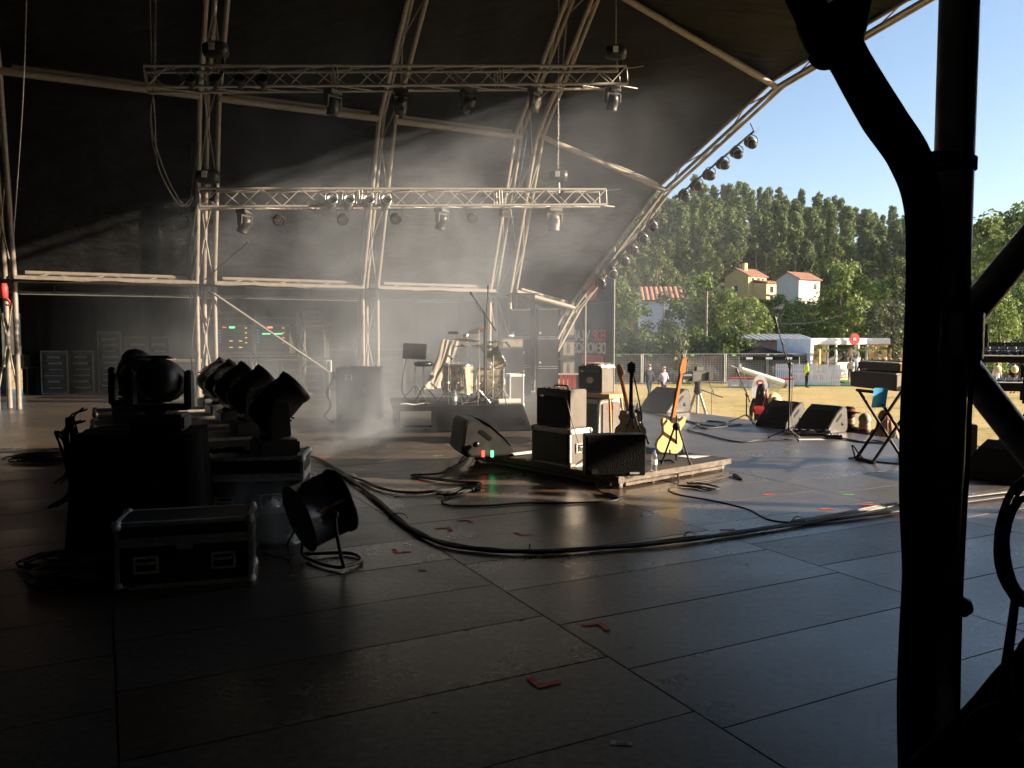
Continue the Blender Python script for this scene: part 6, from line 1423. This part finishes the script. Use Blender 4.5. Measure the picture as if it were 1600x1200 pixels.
# picket fence
pA = base_at(1212, 57.5); pB = base_at(1314, 56); L = (pB-pA).length; an = math.atan2((pB-pA).y, (pB-pA).x); pf = thing('picket_fence', 'white picket fence in front of the bar hut', 'fence', pA+V((0, 0, .10)), an); n = 30; b_ = None
for i in range(n):
    p = (L*(i+.5)/n, 0, 0)
    if b_ is None:
        m = MB(); m.prism([(-.055, 0), (.055, 0), (.055, 1.42), (0, 1.52), (-.055, 1.42)], .03, RX(90)); b_ = m.build('picket', 'picket_white', pf, p)
    else: o = b_.copy(); COL.objects.link(o); o.location = p
for z in (.35, 1.1): B(((L/2, .03, z), (L, .04, .09))).build('rail', 'picket_white', pf)
bn = thing('pink_lettering_banner', 'white banner with pink blocks of lettering behind the picket fence', 'banner', pA+V((L*.62, .5, .55)), an); B(((0, 0, 0), (2.6, .03, .7))).build('sheet', 'paper', bn)
for k in range(5): B(((-1.0+.45*k, -.03, 0), (.26, .02, .42))).build('letter_block', 'pink_tape', bn)
# pallet benches, tube, oval sign
for j, (px, Y) in enumerate(((1158, 55), (1188, 54.5), (1220, 54))):
    b = base_at(px, Y); g = thing('pallet_bench', f'white pallet bench with red cushion, {("left", "middle", "right")[j]} one', 'bench', b, R(-3), 'pallet benches')
    for k in range(4): B(((0, -.35, .1+.14*k), (1.55, .03, .09))).build('plank', 'white_paint', g)
    for x in (-.74, 0, .74): B(((x, 0, .27), (.09, .64, .53))).build('block', 'white_paint', g)
    B(((0, 0, .615), (1.58, .75, .14))).build('cushion', 'red_paint', g, bev=.03)
A, Bq = at(1158, 577, 52), at(1226, 600, 52); g = thing('barrier_tube', 'long pale green tube slanting down across the pallet benches', 'tube', A); d_ = Bq-A
MB().tube((0, 0, 0), d_, .16, .24, n=16).build('tube', 'barrier_tube', g); rod(g, 'front_bar', d_*-.22+V((0, 0, .02)), d_*.02, .03, 'paper'); B(((-.05, 0, .1), (.1, .1, .5))).build('end_fitting', 'paper', g); MB().tube(d_*.985, d_*1.03, .27, n=16).build('end_cap', 'alu_dull', g)
rod(g, 'prop', (.1, 0, 0), (.5, 0, -(A.z-field_z(52))), .03, 'fence_steel')
b = V((at(1187, 600, 44).x, 44, 0)); g = thing('oval_sign', 'white arched sign with red disc standing on the field', 'sign', V((b.x, 44, at(1187, 609, 44).z)), 0)
w_ = 13*44/FPX; h_ = at(1187, 586, 44).z-at(1187, 609, 44).z
m = MB(); m.prism([(-w_, -.8), (w_, -.8), (w_, 0)]+[(w_*math.cos(k*.2618), h_*math.sin(k*.2618)) for k in range(1, 12)]+[(-w_, 0)], .06, RX(90)); m.build('board', 'paper', g)
m = MB(); m.prism([(.21*math.cos(k*.3), .17*math.sin(k*.3)) for k in range(21)], .02, TR(0, -.06, h_*.48) @ RX(90)); m.build('red_disc', 'red_sign', g); B(((0, -.09, h_*.48), (.2, .02, .1))).build('white_mark', 'paper', g)
rod(g, 'support', (0, .05, -.8), (0, .05, field_z(44)-g.location.z), .04, 'fence_steel')

# ================================================================ PEOPLE
PENDING = []
def person(label, loc, rz, h, cols, pose=None, hair='hair_brown', hat=None, group=None, long_hair=False, bag=None, vest=False):
    g = thing('person', label, 'person', loc, rz, group); s = h/1.72
    P = dict(pel=(0, 0, .93), che=(0, .0, 1.28), nek=(0, 0, 1.46), hd=(0, -.015, 1.55), hd2=(0, -.025, 1.66),
             shL=(-.17, 0, 1.40), elL=(-.23, .02, 1.13), haL=(-.22, -.06, .89), shR=(.17, 0, 1.40), elR=(.23, .02, 1.13), haR=(.22, -.06, .89),
             hiL=(-.09, 0, .90), knL=(-.10, -.02, .50), anL=(-.10, .02, .09), toL=(-.11, -.14, .035), hiR=(.09, 0, .90), knR=(.10, -.02, .50), anR=(.10, .02, .09), toR=(.11, -.14, .035),
             h2L=(-.22, -.09, .80), h2R=(.22, -.09, .80))
    if pose: P.update(pose)
    rad = dict(pel=.145, che=.155, nek=.068, hd=.104, hd2=.118, shL=.072, shR=.072, elL=.046, elR=.046, haL=.030, haR=.030, h2L=.036, h2R=.036, hiL=.098, hiR=.098, knL=.062, knR=.062, anL=.042, anR=.042, toL=.036, toR=.036)
    E = [('pel', 'che'), ('che', 'nek'), ('nek', 'hd'), ('hd', 'hd2'), ('che', 'shL'), ('shL', 'elL'), ('elL', 'haL'), ('haL', 'h2L'), ('che', 'shR'), ('shR', 'elR'), ('elR', 'haR'), ('haR', 'h2R'), ('pel', 'hiL'), ('hiL', 'knL'), ('knL', 'anL'), ('anL', 'toL'), ('pel', 'hiR'), ('hiR', 'knR'), ('knR', 'anR'), ('anR', 'toR')]
    ks_ = list(P); me = bpy.data.meshes.new('body'); me.from_pydata([V(P[k])*s for k in ks_], [(ks_.index(a), ks_.index(b)) for a, b in E], [])
    o = bpy.data.objects.new('body', me); COL.objects.link(o); o.parent = g
    md = o.modifiers.new('skin', 'SKIN'); 
    if not me.skin_vertices: me.attributes  # layer made by modifier
    o.modifiers.new('sub', 'SUBSURF').levels = 2; o.modifiers['sub'].render_levels = 2
    PENDING.append((o, ks_, rad, s, P, E, cols))
    hd = V(P['hd2'])*s
    m = MB(); r = .108*s
    m.grid(lambda u, v: (lambda a, b: hd+V((r*.95*math.sin(b)*math.cos(a), r*1.08*math.sin(b)*math.sin(a)+.022*s, r*1.12*math.cos(b)+.015*s)))(u*6.283, v*(1.62+.5*math.sin(u*6.283))), 16, 8)
    if long_hair: m.grid(lambda u, v: hd+V(((u-.5)*(.22+.10*v)*s, (.085+.03*v)*s+.01*math.sin(u*30)*s-.06*s*abs(u-.5)*2, (.02-.40*v)*s)), 14, 8); m.grid(lambda u, v: hd+V(((u-.5)*(.20+.10*v)*s, (.11+.03*v)*s+.01*math.sin(u*23)*s-.06*s*abs(u-.5)*2, (.0-.36*v)*s)), 12, 8)
    m.build('hair', hair, g)
    m = MB(); m.lathe([(0, -.022*s), (.012*s, -.012*s), (.010*s, .01*s), (0, .014*s)], 8, TR(hd.x, hd.y-.098*s, hd.z-.03*s)); 
    m.build('nose', 'skin', g)
    if hat:
        m = MB(); m.lathe([(0, .12*s), (.06*s, .125*s), (.095*s, .10*s), (.105*s, .03*s), (.115*s, .022*s), (.20*s, .012*s), (.205*s, .018*s), (.11*s, .035*s)], 20, TR(hd.x, hd.y+.01*s, hd.z+.035*s) @ RX(8)); o2 = m.build('hat', hat[0], g)
        m = MB(); m.lathe([(.106*s, .03*s), (.110*s, .032*s), (.106*s, .065*s), (.100*s, .065*s)], 20, TR(hd.x, hd.y+.01*s, hd.z+.035*s) @ RX(8)); m.build('hat_band', hat[1], o2)
    return g
def finish_people():
    for o, ks_, rad, s, P, E, cols in PENDING:
        me = o.data
        if not me.skin_vertices:
            bm = bmesh.new(); bm.from_mesh(me); bm.verts.layers.skin.verify(); bm.to_mesh(me); bm.free()
        sv = me.skin_vertices[0].data
        for i, k in enumerate(ks_): sv[i].radius = (rad[k]*s*(1.12 if k in ('pel', 'che') else 1), rad[k]*s*(.8 if k in ('pel', 'che') else 1)); sv[i].use_root = (k == 'pel')
    dg = bpy.context.evaluated_depsgraph_get(); dg.update()
    for o, ks_, rad, s, P, E, cols in PENDING:
        nm = bpy.data.meshes.new_from_object(o.evaluated_get(dg)); o.modifiers.clear(); o.data = nm; nm.materials.clear()
        names = ['skin', cols[0], cols[1], 'black_paint', cols[2] if len(cols) > 2 else cols[0]]
        for n in names: nm.materials.append(MAT[n])
        # material of the nearest limb: torso shirt, arms sleeve or skin, legs trousers, feet shoes, head and hands skin
        typ = {('pel', 'che'): 1, ('che', 'nek'): 1, ('nek', 'hd'): 0, ('hd', 'hd2'): 0}
        segs = []
        for a, b in E:
            if (a, b) in typ: t = typ[(a, b)]
            elif a[:2] in ('hi', 'pe'): t = 2
            elif a[:2] == 'kn': t = 2 if not (len(cols) > 3 and cols[3] == 'shorts') else 0
            elif a[:2] == 'an': t = 3
            elif a[:2] == 'ha': t = 0
            elif a == 'che' or a[:2] == 'sh': t = 1
            else: t = 4
            segs.append((V(P[a])*s, V(P[b])*s, t, (rad[a]+rad[b])/2*s))
        for p in nm.polygons:
            c = p.center; best = 9; bt_ = 0
            for a, b, t, r in segs:
                ab = b-a; u = max(0, min(1, (c-a).dot(ab)/max(1e-9, ab.dot(ab)))); d = (c-(a+ab*u)).length-r
                if d < best: best = d; bt_ = t
            p.material_index = bt_; p.use_smooth = True
walkL = dict(knL=(-.10, -.16, .50), anL=(-.10, -.14, .09), toL=(-.11, -.30, .05), knR=(.10, .06, .48), anR=(.10, .24, .13), toR=(.11, .13, .03), elL=(-.25, .08, 1.13), haL=(-.24, .10, .88), h2L=(-.24, .09, .79), elR=(.24, -.04, 1.12), haR=(.23, -.2, .95), h2R=(.23, -.27, .90))
def fp(px, Y): return V((at(px, 600, Y).x, Y, field_z(Y)))
person('man in dark suit walking hand in hand on the field', fp(1014, 41), R(25), 1.78, ('navy', 'navy', 'navy'), walkL, 'hair_grey')
person('blond woman in lilac top and dark jacket walking on the field', fp(1037, 41.3), R(20), 1.66, ('lilac', 'black_tee', 'navy'), walkL, 'hair_blond')
st_ = dict(elL=(-.24, .06, 1.14)); 
gz = at(1189, 603, 17.6).z
person('woman with dark hair, straw hat on her back and red bag, by the stage front', V((at(1190, 620, 17.6).x, 17.6, gz-1.68)), R(170), 1.66, ('plaid', 'black_tee', 'plaid'), None, 'hair_dark', long_hair=True)
g = thing('red_bag', 'red shoulder bag carried by the woman by the stage front', 'bag', V((at(1184, 638, 17.4).x, 17.35, at(1184, 640, 17.4).z)), 0); B(((0, 0, 0), (.24, .10, .17))).build('pouch', 'red_cloth', g, bev=.03); rod(g, 'strap', (.10, 0, .07), (.24, .15, .5), .008, 'red_cloth'); B(((0, -.053, .03), (.22, .01, .08))).build('flap', 'red_cloth', g, bev=.004)
def hat_thing(label, p, tilt, rz, mt='straw', sc=1.0):
    g = thing('straw_hat', label, 'hat', p, rz, 'straw hats'); g.rotation_euler = (R(tilt), 0, rz); g.scale = (sc,)*3
    MB().lathe([(0, .10), (.06, .105), (.088, .085), (.095, .02), (.105, .01), (.19, .0), (.195, .006), (.10, .022)], 20).build('crown_and_brim', mt, g); MB().lathe([(.096, .012), (.101, .014), (.097, .045), (.092, .045)], 20).build('band', 'hair_brown', g)
hat_thing('straw hat hanging behind the dark haired woman', V((at(1203, 623, 17.8).x, 17.45, at(1203, 625, 17.8).z)), 75, .4)
for px, py, Y, lab, cols, hair, hat, lh in ((1327, 652, 12.75, 'person in a black hat with red band looking over the stage edge', ('black_tee', 'black_tee'), 'hair_dark', ('felt_black', 'red_cloth'), False), (1351, 660, 12.5, 'grey haired person at the stage edge', ('plaid', 'navy'), 'hair_grey', None, False), (1382, 655, 12.2, 'person with long reddish hair at the stage edge', ('khaki', 'navy'), 'hair_red', None, True)):
    t_, s_ = ts(at(px, py, Y)); pos = S(13.45, s_); rr_ = pos.y
    # stand in the pit just beyond the front edge, on the line of sight
    u_ = (px-800)/FPX; Yp = Y
    for _ in range(30):
        pp = V((at(px, py, Yp).x, Yp, 0)); tt, _s = ts(pp); Yp += (13.5-tt)*.8
    top = at(px, py-8, Yp).z; fz = field_z(Yp); h = 1.70
    person(lab, V((at(px, py, Yp).x, Yp, top-h)), R(160), h, cols, None, hair, hat, None, lh)
gd = person('steward in yellow high visibility vest standing before the picket fence', fp(1260, 54.5)+V((0, 0, -.02)), R(95), 1.80, ('hivis', 'black_tee', 'black_tee'), None, 'hair_dark')
cr = [(1328, 57.5, 'black_tee', 'grey_shorts', 'hair_dark', 'customer in black shirt and shorts, hat on his back, at the hut counter'), (1346, 57, 'black_tee', 'denim', 'hair_brown', 'customer in black shirt and jeans with straw hat on the back at the hut'), (1362, 56.5, 'navy', 'denim', 'hair_dark', 'customer in dark blue right of the two black shirts'),
      (1338, 60.5, 'white_tee', 'denim', 'hair_brown', 'person in white shirt with raised arms inside the hut'), (1372, 56, 'red_cloth', 'denim', 'hair_brown', 'person in red top in the queue'), (1380, 57.5, 'khaki', 'denim', 'hair_brown', 'person in khaki in the queue behind the keyboard'), (1390, 56, 'white_tee', 'navy', 'hair_dark', 'person in white in the queue behind the keyboard'), (1404, 57, 'khaki', 'navy', 'hair_brown', 'last person of the queue, next to the dark post')]
for i, (px, Y, a, b_, hr, lab) in enumerate(cr):
    up = dict(elL=(-.30, -.12, 1.52), haL=(-.25, -.2, 1.75), h2L=(-.24, -.22, 1.84), elR=(.30, -.12, 1.52), haR=(.25, -.2, 1.75), h2R=(.24, -.22, 1.84)) if 'raised' in lab else None
    person(lab, fp(px, Y)+V((0, 0, .40 if 'raised' in lab else .16)), R(random.choice((170, 185, 200))), 1.74, (a, b_, 'skin', 'shorts' if 'shorts' in b_ else ''), up, hr, ('straw', 'hair_brown') if i in (4, 5, 6, 7) else None, 'customers at the bar hut')
for px, Y, lab in ((1328, 57.2, 'straw hat on the back of the customer in shorts'), (1347, 56.7, 'straw hat on the back of the customer in jeans')): hat_thing(lab, fp(px, Y-.02)+V((0, -.05, 1.42)), 85, 0, sc=1.15)
for j, (px, lab) in enumerate(((1557, 'left of two people with straw hats on their backs seen under the synthesizer'), (1583, 'right of two people with straw hats on their backs seen under the synthesizer'))):
    person(lab, fp(px, 47), R(180), 1.72, (('white_tee', 'black_tee'), ('black_tee', 'khaki'))[j]+('skin',), None, 'hair_brown'); hat_thing(f'straw hat worn on the back by the {("left", "right")[j]} person under the synthesizer', fp(px, 46.8)+V((0, -.08, 1.45)), 85, 0, sc=1.2)
# TV camera
p = V((at(1090, 610, 19.5).x, 19.5, 0)); g = thing('television_camera', 'black television camera on a pale tripod in front of the stage', 'camera', p, R(-65)); zc2 = at(1090, 588, 19.5).z; zh = at(1090, 615, 19.5).z; zg = field_z(19.5)
B(((0, 0, zc2), (.18, .46, .24))).build('camera_body', 'black_plastic', g, bev=.02); MB().tube((0, -.23, zc2+.02), (0, -.50, zc2+.02), .085, .095, n=14).build('lens', 'black_satin', g); B(((-.02, .05, zc2+.18), (.10, .22, .10))).build('viewfinder', 'black_plastic', g, bev=.01); B(((.1, .26, zc2), (.16, .14, .2))).build('battery', 'black_paint', g, bev=.01)
MB().lathe([(.07, zh-.02), (.10, zh+.05), (.07, zh+.20), (.09, zc2-.12)], 12).build('fluid_head', 'black_plastic', g)
for k in range(3): a = 2.094*k+.4; rod(g, 'tripod_leg', (.62*math.cos(a), .62*math.sin(a), zg), (.06*math.cos(a), .06*math.sin(a), zh), .035, 'wall_cream', 8)
rod(g, 'pan_bar', (.05, .05, zh+.1), (.2, .6, zh-.1), .015, 'black_paint'); MB().path(crv([(.15, .2, zc2-.1), (.3, .25, zh), (.28, .2, .2), (.3, .2, zg)], 5), .008, 5).build('cord', 'rubber', g)
# barrier stand for people at the stage edge
bs_ = thing('pit_step', 'grey metal step in the pit below the stage edge, hidden from view', 'step', S(13.9, 10.5, 0), DA); B(((0, 0, field_z(14)+.30), (.9, 12, .06))).build('tread', 'alu_dull', bs_)
for y in (-5, 0, 5): B(((0, y, field_z(14)+.13), (.7, .1, .26))).build('support', 'alu_dull', bs_)
finish_people()

# ================================================================ SMOKE
def smoke_mat(name, dens, box, kind, colr=(.74, .84, .99, 1), dist=.6, det=3):
    m = bpy.data.materials.new(name); m.use_nodes = True; MAT[name] = m; n = m.node_tree.nodes; l = m.node_tree.links
    n.remove(n['Principled BSDF']); pv = n.new('ShaderNodeVolumePrincipled'); pv.inputs['Color'].default_value = colr; pv.inputs['Anisotropy'].default_value = .1
    l.new(pv.outputs[0], n['Material Output'].inputs['Volume'])
    tc = n.new('ShaderNodeTexCoord'); nz = n.new('ShaderNodeTexNoise'); nz.inputs['Scale'].default_value = box[0]; nz.inputs['Detail'].default_value = det; nz.inputs['Roughness'].default_value = .55; nz.inputs['Distortion'].default_value = dist
    l.new(tc.outputs['Object'], nz.inputs['Vector'])
    r = n.new('ShaderNodeMapRange'); r.inputs[1].default_value = box[1]; r.inputs[2].default_value = box[2]; r.inputs[3].default_value = box[3]; r.inputs[4].default_value = 1.0; l.new(nz.outputs[0], r.inputs[0])
    # fade towards the faces of the box (generated coordinates)
    sp = n.new('ShaderNodeSeparateXYZ'); l.new(tc.outputs['Generated'], sp.inputs[0]); prev = r.outputs[0]
    for ax_, (a0, a1, b1, b0) in zip('XYZ', kind):
        for lo, hi in ((a0, a1), (b0, b1)):
            q = n.new('ShaderNodeMapRange'); q.interpolation_type = 'SMOOTHSTEP'; q.inputs[1].default_value = lo; q.inputs[2].default_value = hi; l.new(sp.outputs[ax_], q.inputs[0])
            mu = n.new('ShaderNodeMath'); mu.operation = 'MULTIPLY'; l.new(prev, mu.inputs[0]); l.new(q.outputs[0], mu.inputs[1]); prev = mu.outputs[0]
    mu = n.new('ShaderNodeMath'); mu.operation = 'MULTIPLY'; mu.inputs[1].default_value = dens; l.new(prev, mu.inputs[0]); l.new(mu.outputs[0], pv.inputs['Density'])
SMOKE = True
if SMOKE:
    smoke_mat('stage_smoke', .112, (.42, .42, .66, .06), ((.0, .48, .66, .97), (0.0, .04, .5, 1.0), (-.2, -.1, .30, .95)), dist=1.6)
    # local x = t, local y = s (towards the camera)
    m = MB(); m.box((7.0, 5.6, 4.7), (12.5, 15.4, 9.3)); o = m.build('smoke', 'stage_smoke', None, S(0, 0), 0)
    o.matrix_world = Mx(((D2.x, -W2.x, 0, O0.x), (D2.y, -W2.y, 0, O0.y), (0, 0, 1, 0), (0, 0, 0, 1)))
    o['kind'] = 'stuff'; o['label'] = 'grey stage smoke hanging in the sunlight over the far half of the stage'
    smoke_mat('plume_smoke', 1.7, (1.9, .36, .72, .0), ((0, .42, .58, 1.0), (0, .42, .58, 1.0), (0, .08, .4, 1.0)))
    q = gnd(552, 738); m = MB(); m.box((0, 0, .9), (1.5, 1.5, 1.75)); o = m.build('smoke_plume', 'plume_smoke', None, q+V((.05, .3, .02))); o['kind'] = 'stuff'; o['label'] = 'plume of white smoke rising from the floor behind the drum fan'
    smoke_mat('wisp_smoke', 2.6, (3.2, .36, .70, .0), ((0, .4, .6, 1.0), (0, .4, .6, 1.0), (0, .1, .4, 1.0)), (1, 1, 1, 1))
    q = gnd(412, 870); m = MB(); m.box((0, 0, .32), (.7, .55, .6)); o = m.build('smoke_wisp', 'wisp_smoke', None, q+V((.0, .12, .02))); o['kind'] = 'stuff'; o['label'] = 'thin smoke curling round the haze machine'
# outdoor air
hzm = bpy.data.materials.new('air'); hzm.use_nodes = True; hn = hzm.node_tree.nodes; hn.remove(hn['Principled BSDF']); hv = hn.new('ShaderNodeVolumePrincipled')
hv.inputs['Color'].default_value = (.9, .95, 1, 1); hv.inputs['Density'].default_value = .00013; hzm.node_tree.links.new(hv.outputs[0], hn['Material Output'].inputs['Volume']); MAT['air'] = hzm
HAZE = True
if HAZE: B(((0, 1470, 33), (6200, 3160, 74))).build('haze', 'air')['kind'] = 'stuff'
# lettering becomes meshes
dg = bpy.context.evaluated_depsgraph_get()
for o in [q for q in bpy.data.objects if q.type == 'FONT']:
    me = bpy.data.meshes.new_from_object(o.evaluated_get(dg)); n_ = bpy.data.objects.new(o.name, me); nm_ = o.name; par_ = o.parent; ml = o.matrix_local.copy()
    bpy.data.objects.remove(o); n_.name = nm_; COL.objects.link(n_); n_.parent = par_; n_.matrix_local = ml
SC.cycles.use_adaptive_sampling = True; SC.cycles.adaptive_threshold = 0.03
